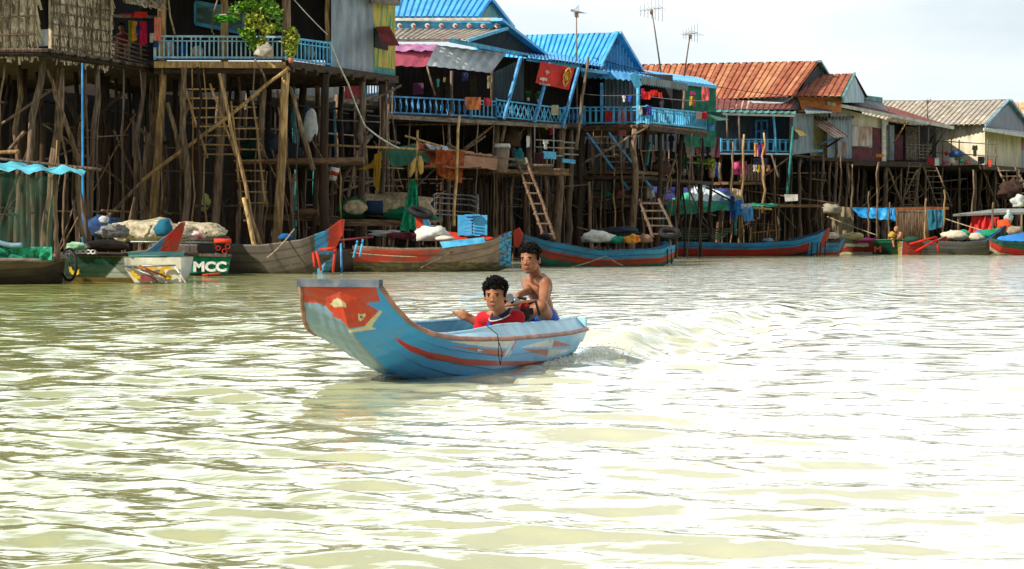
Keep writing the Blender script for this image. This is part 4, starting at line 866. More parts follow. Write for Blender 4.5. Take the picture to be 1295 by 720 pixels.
# caged lower porch
cg = MB()
for y in (177, 186, 196): cg.tube([AF.at(677, y, .3), AF.at(712, y+1.5, .3)], .022, 5)
for x in (676, 700): cg.tube([AF.at(x, 160, .3), AF.at(x, 208, .3)], .025, 5)
for y in (180, 187, 195): cg.tube([AF.at(712, y, .3), AF.at(731, y+1, .0)], .03, 5)
for x in range(672, 702, 5): cg.tube([AF.at(x, 199, .35), AF.at(x, 214, .35)], .015, 4)
cg.build('porch_rails', M('rail_grey', '#a3a49e', '#75756e', scale=9), ah)
board(ah, 'blue_board', AF.at(711, 203, .05), AF.at(727, 205, -.1), BLUEP, .14, .05); board(ah, 'blue_lattice', AF.at(686, 196, .32), AF.at(703, 197, .32), BLUEP, .26, .03)
# brush fence beneath
rnd = random.Random(3); fb = MB()
for i in range(90): x = rnd.uniform(560, 640); fb.tube([AF.at(x, rnd.uniform(222, 232), rnd.uniform(-1, -.5)), AF.at(x+rnd.uniform(-3, 3), 300, -.8)], rnd.uniform(.015, .035), 4)
fb.build('stick_screen', LOGD, ah)

# ------------------------------------------------------------------ second blue house
BS = Face(739, 79.2, 819, 78); BF = Face(819, 78, 892, 82.9); zB = BF.at(820, 157).z
bh = thing('blue_roofed_house', 'blue house with a boarded gable and laundry on its corner veranda', 'house', BF.at(819, HY+36))
roofq(bh, 'main_roof', [(600, 47, 87), (781, 42, 82.2), (757, 88, 79.6), (600, 88, 84)], BR1, .26, .04)
MB().corr(W(781, 42, 82.2), W(640, 46, 88), W(670, 86, 90), W(809, 89, 84.5), .26, .04, kind='rib').build('main_roof', BR1, bh)
MB().corr(W(781, 49, 82.6), W(781.5, 49, 82.6), W(806, 89, 84), W(758, 89, 80.4), .1, .01).build('gable_core', BLUED, bh)
for i in range(12):
    gb = MB()
    x = 760+i*3.8; u = (x-758)/(806-758); D = 80.5+3.4*u; yt = 89-40*min(u/.49, (1-u)/.51)+3; gb.beam(W(x+1.6, min(yt, 86), D), W(x+1.6, 90, D), .10, .05, up=(1, 0, 0)); gb.build('gable_board', BR1, bh)
board(bh, 'verge_board', W(781, 41, 81.9), W(810, 90, 84.2), BR1, .12, .3); board(bh, 'verge_board', W(781, 41, 81.9), W(757, 88, 79.4), BR1, .08, .1)
roofq(bh, 'veranda_roof', [(740, 80, 83), (885, 99, 90), (906, 109, 84.4), (735, 86.5, 77.3)], BR1, .26, .03)
board(bh, 'eave_board', W(735, 88, 77.3), W(906, 110.5, 84.3), BR1, .12, .04)
def valance(root, face, xa, xb, ya, yb, h, off, mat, step=.22):
    A = face.at(xa, ya, off); B = face.at(xb, yb, off); n = int((B-A).length/step); mb = MB()
    for i in range(n): p = A.lerp(B, i/n); q = A.lerp(B, (i+1)/n); mb.poly([p, q, q-Vector((0, 0, h*.75)), (p+q)/2-Vector((0, 0, h)), p-Vector((0, 0, h*.75))], face.q, .03)
    return mb.build('valance', mat, root)
valance(bh, BS, 735, 806, 89, 93, .30, .1, BLUED); valance(bh, BF, 812, 870, 97, 106, .30, .25, metal_sheet('valance_grey', '#6c7a82', '#4c5860'))
board(bh, 'bracket', W(800, 93, 77.8), W(808, 110, 77.9), BLUEP, .3, .05)
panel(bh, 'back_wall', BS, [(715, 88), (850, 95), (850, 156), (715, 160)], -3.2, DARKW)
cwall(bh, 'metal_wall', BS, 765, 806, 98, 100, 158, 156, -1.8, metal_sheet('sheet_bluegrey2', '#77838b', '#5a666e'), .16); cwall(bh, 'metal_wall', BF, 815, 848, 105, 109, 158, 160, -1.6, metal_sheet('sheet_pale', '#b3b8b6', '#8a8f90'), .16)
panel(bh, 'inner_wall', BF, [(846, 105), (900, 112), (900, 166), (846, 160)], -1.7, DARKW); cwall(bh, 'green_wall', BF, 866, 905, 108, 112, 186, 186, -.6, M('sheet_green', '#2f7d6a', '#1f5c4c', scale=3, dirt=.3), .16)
MB().corr(BF.at(893, 142, 0), BF.at(910, 142, -.2), BF.at(921, 152, .6), BF.at(904, 153, .7), .12, .015, kind='s').build('window_awning', M('sheet_green_dark', '#3f6a5c', '#2c4c42', scale=3), bh)
floorp(bh, [BS.at(736, 158, .1), BF.at(819, 157, .12), BF.at(894, 165, .15), BF.at(894, 165, .15)+Vector((-8, 5, 0)), BS.at(736, 158, .1)+Vector((-2, 8, 0))], zB-.03, PLK, .1)
board(bh, 'edge_beam', BS.at(735, 162.5, .05), BS.at(819, 161, .05), PLK, .2, .12); board(bh, 'edge_beam', BF.at(820, 162, .1), BF.at(893, 171, .1), PLKD, .16, .1)
for i in range(8): board(bh, 'joist_end', BS.at(741+i*10, 160, .3), BS.at(741+i*10, 160, -.6), PLKD, .1, .08)
railing(bh, BS, 739, 806, 136, 135.5, 157.5, 156.5, BLUEP, .23, 'bar', bw=.06); railing(bh, BS, 807, 818, 135, 135, 156.5, 156, BLUEP, .1, 'bar', bw=.08); railing(bh, BF, 820, 892, 136, 143, 156.5, 164, BLUEP, .2, 'bar', bw=.055)
MB().tube([BS.at(807, 97, -.05), BS.at(807, 158, -.05)], .07, 8).build('veranda_post', BLUEP, bh); MB().tube(crook(BF.at(866, 106, -.05), BF.at(864, 140, -.05)), .05, 7).build('veranda_post', LOG, bh); board(bh, 'corner_board', BS.at(761, 105, -.1), BS.at(761, 157, -.1), BLUED, .05, .12)
for (x0, y0, x1, y1, D, r, m) in ((803, 163, 800, 290, 78, .13, LOG), (736, 166, 733, 290, 79, .15, LOGD), (834, 168, 833, 270, 79.5, .1, LOGD), (862, 170, 857, 270, 81.5, .09, LOGD), (790, 165, 787, 225, 80, .08, LOG), (816, 165, 815, 290, 79.6, .08, LOGD), (888, 175, 886, 262, 84, .07, LOGD), (747, 166, 750, 215, 80, .05, LOG)):
    stilt(bh, x0, y0, x1, y1, D, r, m)
for (x0, y0, x1, y1, D, r, m) in ((819, 161, 735, 208, 77.7, .04, LOG), (855, 195, 835, 262, 80, .05, LOG), (822, 180, 815, 228, 80.5, .06, TEAL), (735, 208, 735, 210, 78, .04, LOG)):
    stilt(bh, x0, y0, x1, y1, D, r, m, 'brace', ext=False)
platform(bh, BS, 737, 802, 216, 216, 0, -3.2, PLK); platform(bh, BS, 735, 802, 254, 254, 0, -3.2, PLKD); platform(bh, BF, 802, 900, 222, 230, -.4, -3, PLKD)
forest(bh, BF, 738, 900, zB-.2, 34, -1, -9, seed=34, r=(.04, .1)); braces(bh, BF, 740, 895, zB-.3, 12, seed=35, o0=-1)
rnd = random.Random(8); fb = MB()
for i in range(110): x = rnd.uniform(738, 800); fb.tube([BS.at(x, rnd.uniform(262, 268), -1-rnd.random()), BS.at(x+rnd.uniform(-2, 2), 312, -1.4)], rnd.uniform(.015, .04), 4)
fb.build('stick_screen', LOGD, bh)
# ------------------------------------------------------------------ long rusty roofed hall
RUST = metal_sheet('roof_rust', '#ad6244', '#85472f', dirt=.15, dirtc='#d9a273', rough=.8); RUSTP = metal_sheet('roof_rust_pale', '#c48a60', '#a8684a', rough=.8); RUST2 = metal_sheet('roof_maroon', '#7c3a32', '#5c2a26', dirt=.3, dirtc='#a88878', rough=.8)
MB2 = M('sheet_cream', '#ded6be', '#bdb499', scale=1.6, st=(1.5, 1.5, .5), dirt=.25, dirtc='#7a5a3a')
rh = thing('rusty_roofed_hall', 'long hall under an orange rusty ribbed roof behind the small blue veranda', 'house', W(960, 316, 108))
roofq(rh, 'main_roof', [(780, 83.5, 109), (1036, 78, 105), (1003, 122, 98), (770, 132, 103)], [RUST, RUSTP], .30, .03, rows=1, mix=.2)
MB().corr(W(1036, 78, 105), W(780, 83, 109), W(800, 120, 118), W(1048, 98, 113), .42, .04, kind='rib').build('main_roof', RUST, rh)
MB().poly([W(1020, 100, 102.5), W(1036, 81, 105.2), W(1046, 98, 108), W(1046, 130, 108), W(1005, 130, 101)], (-1, .3, 0), .1).build('gable_wall', DARKB, rh)
board(rh, 'verge_board', W(1036, 77.5, 104.8), W(1048, 97, 107), metal_sheet('trim_teal', '#5fa3a0', '#48807e'), .12, .2)
roofq(rh, 'side_roof', [(1016, 95, 106), (1081, 93.5, 106.5), (1066, 122, 101), (1000, 122, 100.5)], [RUST, RUSTP], .3, .03, rows=1, mix=.2)
MB().corr(W(1081, 93.5, 106.5), W(1016, 95, 106), W(1030, 115, 112), W(1098, 124, 111), .42, .03).build('side_roof', RUST2, rh)
MB().poly([W(1067, 122, 101.4), W(1081, 97, 106.7), W(1093, 122, 109), W(1093, 130, 109), W(1067, 130, 101.4)], (-1, .3, 0), .1).build('side_gable', metal_sheet('gable_pale_blue', '#8fb0bc', '#5f8390'), rh)
board(rh, 'verge_board', W(1081, 93, 106.3), W(1066, 123, 101), metal_sheet('trim_teal', '#5fa3a0', '#48807e'), .12, .1)
MB().corr(W(780, 118, 110), W(1090, 122, 111), W(1090, 215, 111), W(780, 215, 110), .3, .03).build('wall', DARKB, rh)
for x in range(800, 1090, 18): stilt(rh, x, 215, x, 290, 111, .12, LOGD)
panel(rh, 'wall_band', Face(1010, 101, 1068, 102.5), [(1008, 122), (1064, 123), (1064, 142), (1008, 142)], 0, M('boards_lit_orange', '#d98a52', '#b36a3c', scale=3, st=(1, 1, 5)))  # cream wall coloured orange: the warm light on it is painted in
# ------------------------------------------------------------------ small grey house, blue veranda
CF = Face(905, 95, 1002, 97); CW = Face(1002, 97, 1028, 100); zC = CF.at(950, 193).z
ch_ = thing('grey_veranda_house', 'small dark grey house with a patched maroon roof and blue railed veranda', 'house', CF.at(950, HY+30))
roofq(ch_, 'roof', [(888, 122, 101), (1012, 122, 102), (1001, 139, 96.5), (888, 139, 94.6)], RUST2, .3, .02)
for i, (pts, m) in enumerate((([(948, 121.5), (1006, 122.5), (990, 131), (936, 131)], WHR), ([(936, 130.5), (952, 130.5), (945, 138), (922, 138)], metal_sheet('sheet_rustpatch', '#c9bda4', '#9a6a44')))):
    MB().poly([W(x, y, 101.4-(y-122)*.33) for x, y in pts], (0, 0, 1), .03).build('roof_patch', m, ch_)
MB().poly([W(1001, 139, 96.6), W(1011, 123, 101.6), W(1019, 139, 103)], (-1, .2, 0), .1).build('gable_wall', DARKW, ch_); board(ch_, 'verge_board', W(1010, 121.5, 101.4), W(1021, 142, 103.6), RUST2, .1, .3)
MB().corr(CF.at(894, 138.5, .9), CF.at(1006, 141, .9), CF.at(1006, 144, 1.0), CF.at(894, 141.5, 1.0), .35, .03, kind='s').build('eave_sheet', metal_sheet('trim_teal', '#5fa3a0', '#48807e'), ch_)
board(ch_, 'fascia', CF.at(898, 144, .85), CF.at(1005, 146.5, .85), WHITEP, .1, .05)
panel(ch_, 'back_wall', CF, [(890, 140), (1003, 143), (1003, 193), (890, 193)], -2.2, M('wall_slate', '#4a5964', '#36434c', scale=3, st=(3, 3, .5), dirt=.2)); dj = MB()
for p, q in (((956, 153), (956, 182)), ((970, 153), (970, 182)), ((956, 153), (970, 153)), ((963, 153), (963, 182)), ((956, 166), (970, 166))): dj.beam(CF.at(*p, -2.1), CF.at(*q, -2.1), .1, .1)
dj.build('door_frame', BLUED, ch_)
for x0, y0, x1, y1, m, r in ((934, 145, 936, 192, LOGG, .05), (978, 145, 982, 194, BLUEP, .055), (919, 145, 920, 176, LOGG, .04), (1000, 145, 999, 193, PLKG, .05)): MB().tube([CF.at(x0, y0, .1), CF.at(x1, y1, .1)], r, 6).build('veranda_post', m, ch_)
railing(ch_, CF, 912, 955, 176.5, 176.5, 191.5, 192, BLUEP, .35, 'bar', bw=.09); railing(ch_, CF, 955, 1001, 176.5, 177, 192, 193, BLUEP, .3, 'bar', bw=.07)
floorp(ch_, [CF.at(903, 193, .3), CF.at(1003, 193.5, .3), CW.at(1029, 196, 0), CW.at(1029, 196, 0)+Vector((-6, 8, 0)), CF.at(903, 193, .3)+Vector((-1, 9, 0))], zC-.03, PLKD, .1)
board(ch_, 'edge_beam', CF.at(903, 194.5, .32), CF.at(1003, 195, .32), BLUEW, .07, .05)
cwall(ch_, 'metal_wall', CW, 1002, 1028, 143, 144, 196, 193, .05, metal_sheet('sheet_bluegrey', '#8d9ba6', '#6c7a86'), .17)
MB().poly([CW.at(1004, 163, .15), CW.at(1010, 162, .15), CW.at(1020, 171, .7), CW.at(1013, 172, .8)], (0, 0, -1), .03).build('window_awning', M('sheet_mustard', '#a8924e', '#86703a', scale=4), ch_); panel(ch_, 'window_dark_sheet', CW, [(1004, 164), (1010, 164), (1010, 176), (1004, 177)], .1, DARKW)  # dark sheet again painted as the shade within the window
MB().corr(CW.at(1015, 136, -.4), CW.at(1052, 136, -.4), CW.at(1052, 143, .7), CW.at(1019, 144, .8), .25, .02, kind='s').build('side_roof', metal_sheet('roof_greyblue', '#8d9ca2', '#6f7e86'), ch_)
MB().tube([CF.at(1003, 160, .4), CF.at(995, 255, .4)], .06, 7).build('drain_pipe', TEAL, ch_)
for x0, y0, x1, y1, D, r, m in ((912, 195, 909, 270, 95.5, .08, LOG), (936, 195, 936, 240, 96, .06, LOGG), (962, 196, 963, 280, 97, .1, LOGD), (978, 196, 976, 280, 97.5, .08, LOGD), (1012, 198, 1011, 290, 99, .09, LOG), (1024, 198, 1022, 290, 99.5, .09, LOGD)): stilt(ch_, x0, y0, x1, y1, D, r, m)
for x0, y0, x1, y1, D, r, m in ((1000, 197, 968, 222, 96.6, .05, LOG), (975, 194, 985, 225, 96, .05, LOGG), (870, 230, 1060, 258, 96, .03, LOG)): stilt(ch_, x0, y0, x1, y1, D, r, m, 'brace', ext=False)
platform(ch_, CF, 921, 968, 230, 230, .6, -2, PLK); platform(ch_, CF, 895, 1040, 257, 259, .3, -1.8, PLK)
fc = MB()
for x in range(938, 968, 4): fc.beam(CF.at(x, 210, .6), CF.at(x, 229, .6), .10, .03, up=(0, 1, 0))
fc.beam(CF.at(936, 209, .6), CF.at(969, 209, .6), .05, .06); fc.build('slat_fence', LOGG, ch_)
forest(ch_, CF, 903, 1040, zC-.2, 34, -1, -8, seed=44, r=(.04, .1)); braces(ch_, CF, 905, 1035, zC-.3, 12, seed=45, o0=-1)
# ------------------------------------------------------------------ patched houses further along
DF = Face(1028, 101, 1078, 103); dh = thing('patched_house', 'narrow house with yellowed wall and a striped rust awning on braces', 'house', DF.at(1050, HY+28)); zD = DF.at(1050, 200).z
GBL = metal_sheet('sheet_bluegrey', '#8d9ba6', '#6c7a86')
cwall(dh, 'yellow_wall', DF, 1024, 1047, 142, 143, 197, 199, -.6, M('wall_yellowed', '#c9bd7c', '#a3955c', scale=3, dirt=.3), .2); cwall(dh, 'metal_wall', DF, 1046, 1077, 150, 150, 200, 201, 0, GBL, .2)
panel(dh, 'rust_patch', DF, [(1059, 180), (1071, 180), (1071, 198), (1059, 198)], .08, metal_sheet('sheet_rustpatch2', '#8a9298', '#7a4a32'))
MB().corr(DF.at(1026, 155, 0), DF.at(1043, 152.5, 0), DF.at(1073, 173.5, 1.8), DF.at(1055, 175, 1.8), .22, .03, kind='rib').build('awning', metal_sheet('sheet_rust_stripe', '#a8705c', '#c4b4a6'), dh)
board(dh, 'awning_brace', DF.at(1066, 173, 1.5), DF.at(1046, 186, 0), PLKD, .07, .07); board(dh, 'awning_brace', DF.at(1056, 174, 1.5), DF.at(1035, 184, -.3), BLUED, .07, .07); board(dh, 'ledge', DF.at(1024, 191, .2), DF.at(1038, 191, .2), BLUED, .12, .3)
floorp(dh, [DF.at(1020, 200, .2), DF.at(1080, 202, .2), DF.at(1080, 202, -6), DF.at(1020, 200, -6)], zD, PLKD, .15)
MB().corr(DF.at(1020, 140, -3), DF.at(1080, 143, -3), DF.at(1080, 150, .2), DF.at(1020, 150, .2), .25, .03, kind='s').build('roof', metal_sheet('roof_greyblue', '#8d9ca2', '#6f7e86'), dh)
for x0, y0, x1, y1, D, r, m in ((1040, 186, 1037, 290, 101, .07, LOGG), (1058, 170, 1056, 290, 102, .08, LOGG), (1072, 190, 1070, 262, 103, .08, LOG), (1034, 205, 1033, 290, 101, .09, LOGD), (1050, 203, 1047, 290, 102, .07, LOG)): stilt(dh, x0, y0, x1, y1, D, r, m)
forest(dh, DF, 1022, 1080, zD-.1, 14, -.8, -6, seed=54, r=(.05, .1)); braces(dh, DF, 1022, 1080, zD-.3, 8, seed=55, o0=-.2)
EF = Face(1048, 103, 1182, 109); eh = thing('sloping_roof_house', 'cream and maroon walled house under one long white edged sloping roof', 'house', EF.at(1110, HY+27)); zE = EF.at(1110, 203).z
MAR = M('wall_maroon', '#6e3a44', '#552b34', scale=3, dirt=.25)
cwall(eh, 'cream_wall', EF, 1050, 1123, 134, 152, 200, 203, 0, MB2, .3); cwall(eh, 'shaded_wall_base', EF, 1050, 1103, 152, 163, 201, 203, .05, metal_sheet('sheet_cream_shaded', '#a9aaa0', '#85888a'), .3)  # greyer copy of the cream sheet paints the shadow across the lower wall
panel(eh, 'maroon_panel', EF, [(1074, 186), (1103, 187), (1103, 204), (1074, 202)], .1, MAR); panel(eh, 'maroon_panel', EF, [(1104, 161), (1120, 164), (1120, 205), (1104, 204)], .1, MAR)
panel(eh, 'white_post', EF, [(1116, 150), (1121, 151), (1121, 206), (1116, 206)], .2, WHITEP); panel(eh, 'vent_triangle', EF, [(1053, 141), (1055, 134), (1058, 142)], .06, DARKW)
panel(eh, 'rust_shutter', EF, [(1074, 160), (1103, 160), (1103, 185), (1074, 185)], .25, metal_sheet('shutter_rusty', '#b9bfc0', '#9a6236', dirt=.6, dirtc='#9a4a22'))
roofq(eh, 'roof', [(1040, 121, 113), (1128, 136, 119), (1204, 160.5, 109.5), (1046, 130, 102)], RUST2, .35, .03)
board(eh, 'white_eave', W(1046, 130.5, 101.8), W(1206, 162, 109.2), WHITEP, .16, .08); board(eh, 'pale_beam', EF.at(1120, 151, .9), EF.at(1150, 156, .9), LOGL, .1, .08)
MB().poly([W(1070, 118, 110), W(1114, 127, 113), W(1126, 144, 110), W(1080, 136, 108)], (0, 1, -.3), .15).build('dormer_roof', metal_sheet('roof_darkslate', '#4e5457', '#38393c'), eh)
board(eh, 'dormer_trim', W(1072, 121, 109.6), W(1115, 126.5, 112.6), metal_sheet('trim_teal', '#5fa3a0', '#48807e'), .25, .1)
panel(eh, 'porch_back_wall', EF, [(1122, 154), (1184, 163), (1184, 206), (1122, 204)], -1.6, DARKW); cwall(eh, 'porch_board', EF, 1145, 1160, 160, 161, 202, 203, -1.2, PLKG, .2); panel(eh, 'porch_panel', EF, [(1125, 158), (1131, 159), (1131, 203), (1125, 203)], -.4, GBL, .05); panel(eh, 'porch_door', EF, [(1132, 170), (1142, 171), (1142, 203), (1132, 203)], -.5, MAR)
lt = MB()
for y in (183, 187, 191, 195, 199): lt.tube([EF.at(1146, y, .2), EF.at(1178, y+1, .2)], .03, 4)
for x in (1147, 1152, 1157, 1162, 1167, 1172, 1177): lt.tube([EF.at(x, 181, .22), EF.at(x, 203, .22)], .03, 4)
lt.build('lattice_fence', PLKG, eh)
for p, q, m in (((1147, 154), (1130, 181), LOGL), ((1186, 162), (1173, 184), BLACK), ((1196, 163.5), (1172, 202), BLACK)): MB().tube([EF.at(*p, 1.0), EF.at(*q, .1)], .04, 5).build('roof_brace', m, eh)
for x in (1122, 1162, 1174): MB().tube([EF.at(x, 158, .2), EF.at(x, 204, .2)], .05, 6).build('porch_post', PLKG, eh)
floorp(eh, [EF.at(1045, 201, .4), EF.at(1182, 206, .4), EF.at(1182, 206, -8), EF.at(1045, 201, -8)], zE-.05, PLKD, .25)
for x0, y0, x1, y1, D, r, m in ((1078, 205, 1076, 290, 104, .05, LOG), (1092, 206, 1090, 290, 105, .07, LOGD), (1120, 205, 1118, 300, 106, .14, LOGG), (1111, 206, 1110, 290, 105, .05, LOG), (1140, 207, 1138, 300, 107, .07, LOG), (1160, 207, 1158, 300, 108, .1, LOG), (1172, 180, 1170, 300, 108.6, .07, LOGG), (1086, 206, 1085, 290, 105, .05, LOGG)): stilt(eh, x0, y0, x1, y1, D, r, m)
for x0, y0, x1, y1, D, r, m in ((1120, 205, 1142, 262, 106, .06, LOG), (1060, 262, 1180, 263, 107, .06, LOG), (1160, 215, 1140, 255, 107, .05, LOG)): stilt(eh, x0, y0, x1, y1, D, r, m, 'brace', ext=False)
forest(eh, EF, 1050, 1182, zE-.2, 34, -.8, -8, seed=64, r=(.05, .1)); braces(eh, EF, 1050, 1182, zE-.3, 16, seed=65, o0=-.2)
FS = Face(1178, 115.8, 1246, 112.6); FR = Face(1246, 112.6, 1300, 119); zF = FS.at(1220, 210).z
fh_ = thing('long_grey_roofed_house', 'big cream walled house with a pale grey ribbed roof and slate gable', 'house', FS.at(1240, HY+25))
GR2B = metal_sheet('roof_grey_warm', '#c9bda8', '#a2937c'); GR2 = metal_sheet('roof_palegrey', '#b5ab9a', '#958b7c', dirt=.2)
roofq(fh_, 'roof', [(1104, 128.5, 124), (1276, 127, 118), (1247, 157.5, 112), (1072, 160, 118)], [GR2, GR2B], .32, .03, rows=3, mix=.2); MB().corr(W(1276, 127, 118), W(1104, 128.5, 124), W(1130, 165, 131), W(1312, 176, 125), .45, .03).build('roof', GR2, fh_)
MB().poly([W(1247, 158, 112.6), W(1276, 131, 118), W(1305, 168, 122), W(1250, 167, 113)], (-1, .5, 0), .1).build('gable_wall', metal_sheet('gable_slate', '#56636e', '#434e58', dirt=.1), fh_)
board(fh_, 'verge_board', W(1276, 126.5, 117.8), W(1302, 161, 121.5), metal_sheet('trim_paleblue', '#8fb8c8', '#6f98a8'), .14, .3); board(fh_, 'verge_board', W(1276, 126.5, 117.8), W(1246, 159, 112), metal_sheet('trim_paleblue', '#8fb8c8', '#6f98a8'), .1, .1)
cwall(fh_, 'cream_wall', FS, 1150, 1246, 157, 156, 206, 211, 0, MB2, .3); cwall(fh_, 'cream_wall', FR, 1246, 1291, 164, 171, 212, 214, 0, MB2, .3)
MB().corr(FR.at(1244, 160, -.2), FR.at(1320, 170, -.2), FR.at(1320, 178, 1.2), FR.at(1244, 163.5, .8), .3, .02, kind='s').build('eave_roof', WHR, fh_); board(fh_, 'eave_board', FR.at(1244, 164, .82), FR.at(1300, 173, 1.1), WHITEP, .14, .06)
panel(fh_, 'maroon_screen', FR, [(1291, 174), (1325, 180), (1325, 196), (1291, 190)], -.1, M('screen_maroon', '#8a3a44', '#b08a88', scale=4, st=(3, 3, 3))); panel(fh_, 'grey_base', FR, [(1291, 190), (1325, 196), (1325, 218), (1291, 214)], 0, GBL)
floorp(fh_, [FS.at(1150, 208, 2.2), FS.at(1246, 212, 2.2), FR.at(1320, 218, .8), FR.at(1320, 218, -8), FS.at(1150, 208, -8)], zF-.05, PLKD, .25)
fr_ = MB()
for y in (180, 195): fr_.tube([FS.at(1178, y-2, 2.1), FS.at(1262, y+3, 2.1)], .03, 5)
for x in (1192, 1203, 1213, 1249, 1259): fr_.tube([FS.at(x, 175+(x % 3)*2, 2.1), FS.at(x, 211, 2.1)], .035, 5)
fr_.build('pole_fence', LOGG, fh_)
for x0, y0, x1, y1, D, r, m in ((1180, 212, 1179, 300, 113, .07, LOGG), (1192, 212, 1190, 300, 112, .05, LOG), (1213, 212, 1212, 300, 111, .07, LOGG), (1233, 212, 1231, 300, 111, .1, LOGG), (1240, 212, 1237, 300, 111.4, .09, LOGD), (1258, 213, 1256, 300, 112, .07, LOGG), (1272, 213, 1270, 290, 113, .07, LOG), (1288, 216, 1284, 290, 114, .08, LOGG), (1203, 215, 1202, 300, 113, .06, LOGD)): stilt(fh_, x0, y0, x1, y1, D, r, m)
for x0, y0, x1, y1, D, r, m in ((1180, 240, 1275, 238, 112, .05, LOGD), (1190, 230, 1222, 226, 111.5, .04, LOG), (1243, 215, 1262, 262, 112, .06, LOG), (1200, 262, 1218, 225, 112, .05, LOGD)): stilt(fh_, x0, y0, x1, y1, D, r, m, 'brace', ext=False)
forest(fh_, FS, 1178, 1300, zF-.2, 36, 1.8, -7, seed=74, r=(.05, .1)); braces(fh_, FS, 1178, 1300, zF-.3, 16, seed=75, o0=1.8)
xh = thing('rusty_corner_house', 'house behind the slate gable with a pale rust stained roof', 'house', W(1310, 316, 126))
roofq(xh, 'roof', [(1262, 130, 130), (1340, 130, 128), (1340, 180, 121), (1268, 180, 124)], metal_sheet('roof_peach', '#d9b284', '#b8865a'), .45, .03); MB().corr(W(1262, 175, 127), W(1340, 175, 127), W(1340, 232, 127), W(1262, 232, 127), .3, .03).build('wall', DARKB, xh)
for x in (1275, 1300, 1325): stilt(xh, x, 230, x, 290, 127, .1, LOGD)

a = VR.at(170, HY+5, -8.5); b = VR.at(520, HY+5, -8.5); MB().poly([Vector((a.x, a.y, .4)), Vector((b.x, b.y, .4)), Vector((b.x, b.y, zV-.2)), Vector((a.x, a.y, zV-.2))], VR.q, .08).build('added_shade_sheet', M('sheet_shade_black', '#1e1a17', '#12100e', scale=2, st=(4, 4, .5)), vh)  # near-black sheets added behind the stilts of each house to deepen the shade
a = AF.at(480, HY+5, -8.5); b = AF.at(760, HY+5, -8.5); MB().poly([Vector((a.x, a.y, .4)), Vector((b.x, b.y, .4)), Vector((b.x, b.y, zA-.2)), Vector((a.x, a.y, zA-.2))], AF.q, .08).build('added_shade_sheet', M('sheet_shade_black', '#1e1a17', '#12100e', scale=2, st=(4, 4, .5)), ah)
a = BF.at(730, HY+5, -8); b = BF.at(930, HY+5, -8); MB().poly([Vector((a.x, a.y, .4)), Vector((b.x, b.y, .4)), Vector((b.x, b.y, zB-.2)), Vector((a.x, a.y, zB-.2))], BF.q, .08).build('added_shade_sheet', M('sheet_shade_black', '#1e1a17', '#12100e', scale=2, st=(4, 4, .5)), bh)
a = CF.at(900, HY+5, -7.5); b = CF.at(1040, HY+5, -7.5); MB().poly([Vector((a.x, a.y, .4)), Vector((b.x, b.y, .4)), Vector((b.x, b.y, zC-.2)), Vector((a.x, a.y, zC-.2))], CF.q, .08).build('added_shade_sheet', M('sheet_shade_black', '#1e1a17', '#12100e', scale=2, st=(4, 4, .5)), ch_)
a = DF.at(1020, HY+5, -5.5); b = DF.at(1085, HY+5, -5.5); MB().poly([Vector((a.x, a.y, .4)), Vector((b.x, b.y, .4)), Vector((b.x, b.y, zD-.2)), Vector((a.x, a.y, zD-.2))], DF.q, .08).build('added_shade_sheet', M('sheet_shade_black', '#1e1a17', '#12100e', scale=2, st=(4, 4, .5)), dh)
a = EF.at(1045, HY+5, -7.5); b = EF.at(1190, HY+5, -7.5); MB().poly([Vector((a.x, a.y, .4)), Vector((b.x, b.y, .4)), Vector((b.x, b.y, zE-.2)), Vector((a.x, a.y, zE-.2))], EF.q, .08).build('added_shade_sheet', M('sheet_shade_black', '#1e1a17', '#12100e', scale=2, st=(4, 4, .5)), eh)
a = FS.at(1170, HY+5, -6.5); b = FS.at(1330, HY+5, -6.5); MB().poly([Vector((a.x, a.y, .4)), Vector((b.x, b.y, .4)), Vector((b.x, b.y, zF-.2)), Vector((a.x, a.y, zF-.2))], FS.q, .08).build('added_shade_sheet', M('sheet_shade_black', '#1e1a17', '#12100e', scale=2, st=(4, 4, .5)), fh_)
a = T2.at(-60, HY+5, -6.5); b = T2.at(210, HY+5, -6.5); MB().poly([Vector((a.x, a.y, .4)), Vector((b.x, b.y, .4)), Vector((b.x, b.y, zT-.2)), Vector((a.x, a.y, zT-.2))], T2.q, .08).build('added_shade_sheet', M('sheet_shade_black', '#1e1a17', '#12100e', scale=2, st=(4, 4, .5)), th)
forest(vh, VR, 368, 500, zV-.2, 9, .35, -.7, r=(.022, .045), mats=[LOGL, LOG, LOG, LOGG], part=.6, seed=368); braces(vh, VR, 368, 500, zV-.3, 6, seed=500, o0=.3, o1=-.8, mats=[LOG, LOGL, LOGG], r=.022)
forest(vh, VS, 200, 362, zV-.2, 9, .35, -.7, r=(.022, .045), mats=[LOGL, LOG, LOG, LOGG], part=.6, seed=200); braces(vh, VS, 200, 362, zV-.3, 6, seed=362, o0=.3, o1=-.8, mats=[LOG, LOGL, LOGG], r=.022)
forest(ah, AF, 492, 735, zA-.2, 9, .35, -.7, r=(.022, .045), mats=[LOGL, LOG, LOG, LOGG], part=.6, seed=492); braces(ah, AF, 492, 735, zA-.3, 6, seed=735, o0=.3, o1=-.8, mats=[LOG, LOGL, LOGG], r=.022)
forest(bh, BF, 820, 892, zB-.2, 5, .35, -.7, r=(.022, .045), mats=[LOGL, LOG, LOG, LOGG], part=.6, seed=820); braces(bh, BF, 820, 892, zB-.3, 3, seed=892, o0=.3, o1=-.8, mats=[LOG, LOGL, LOGG], r=.022)
forest(bh, BS, 740, 818, zB-.2, 5, .35, -.7, r=(.022, .045), mats=[LOGL, LOG, LOG, LOGG], part=.6, seed=740); braces(bh, BS, 740, 818, zB-.3, 3, seed=818, o0=.3, o1=-.8, mats=[LOG, LOGL, LOGG], r=.022)
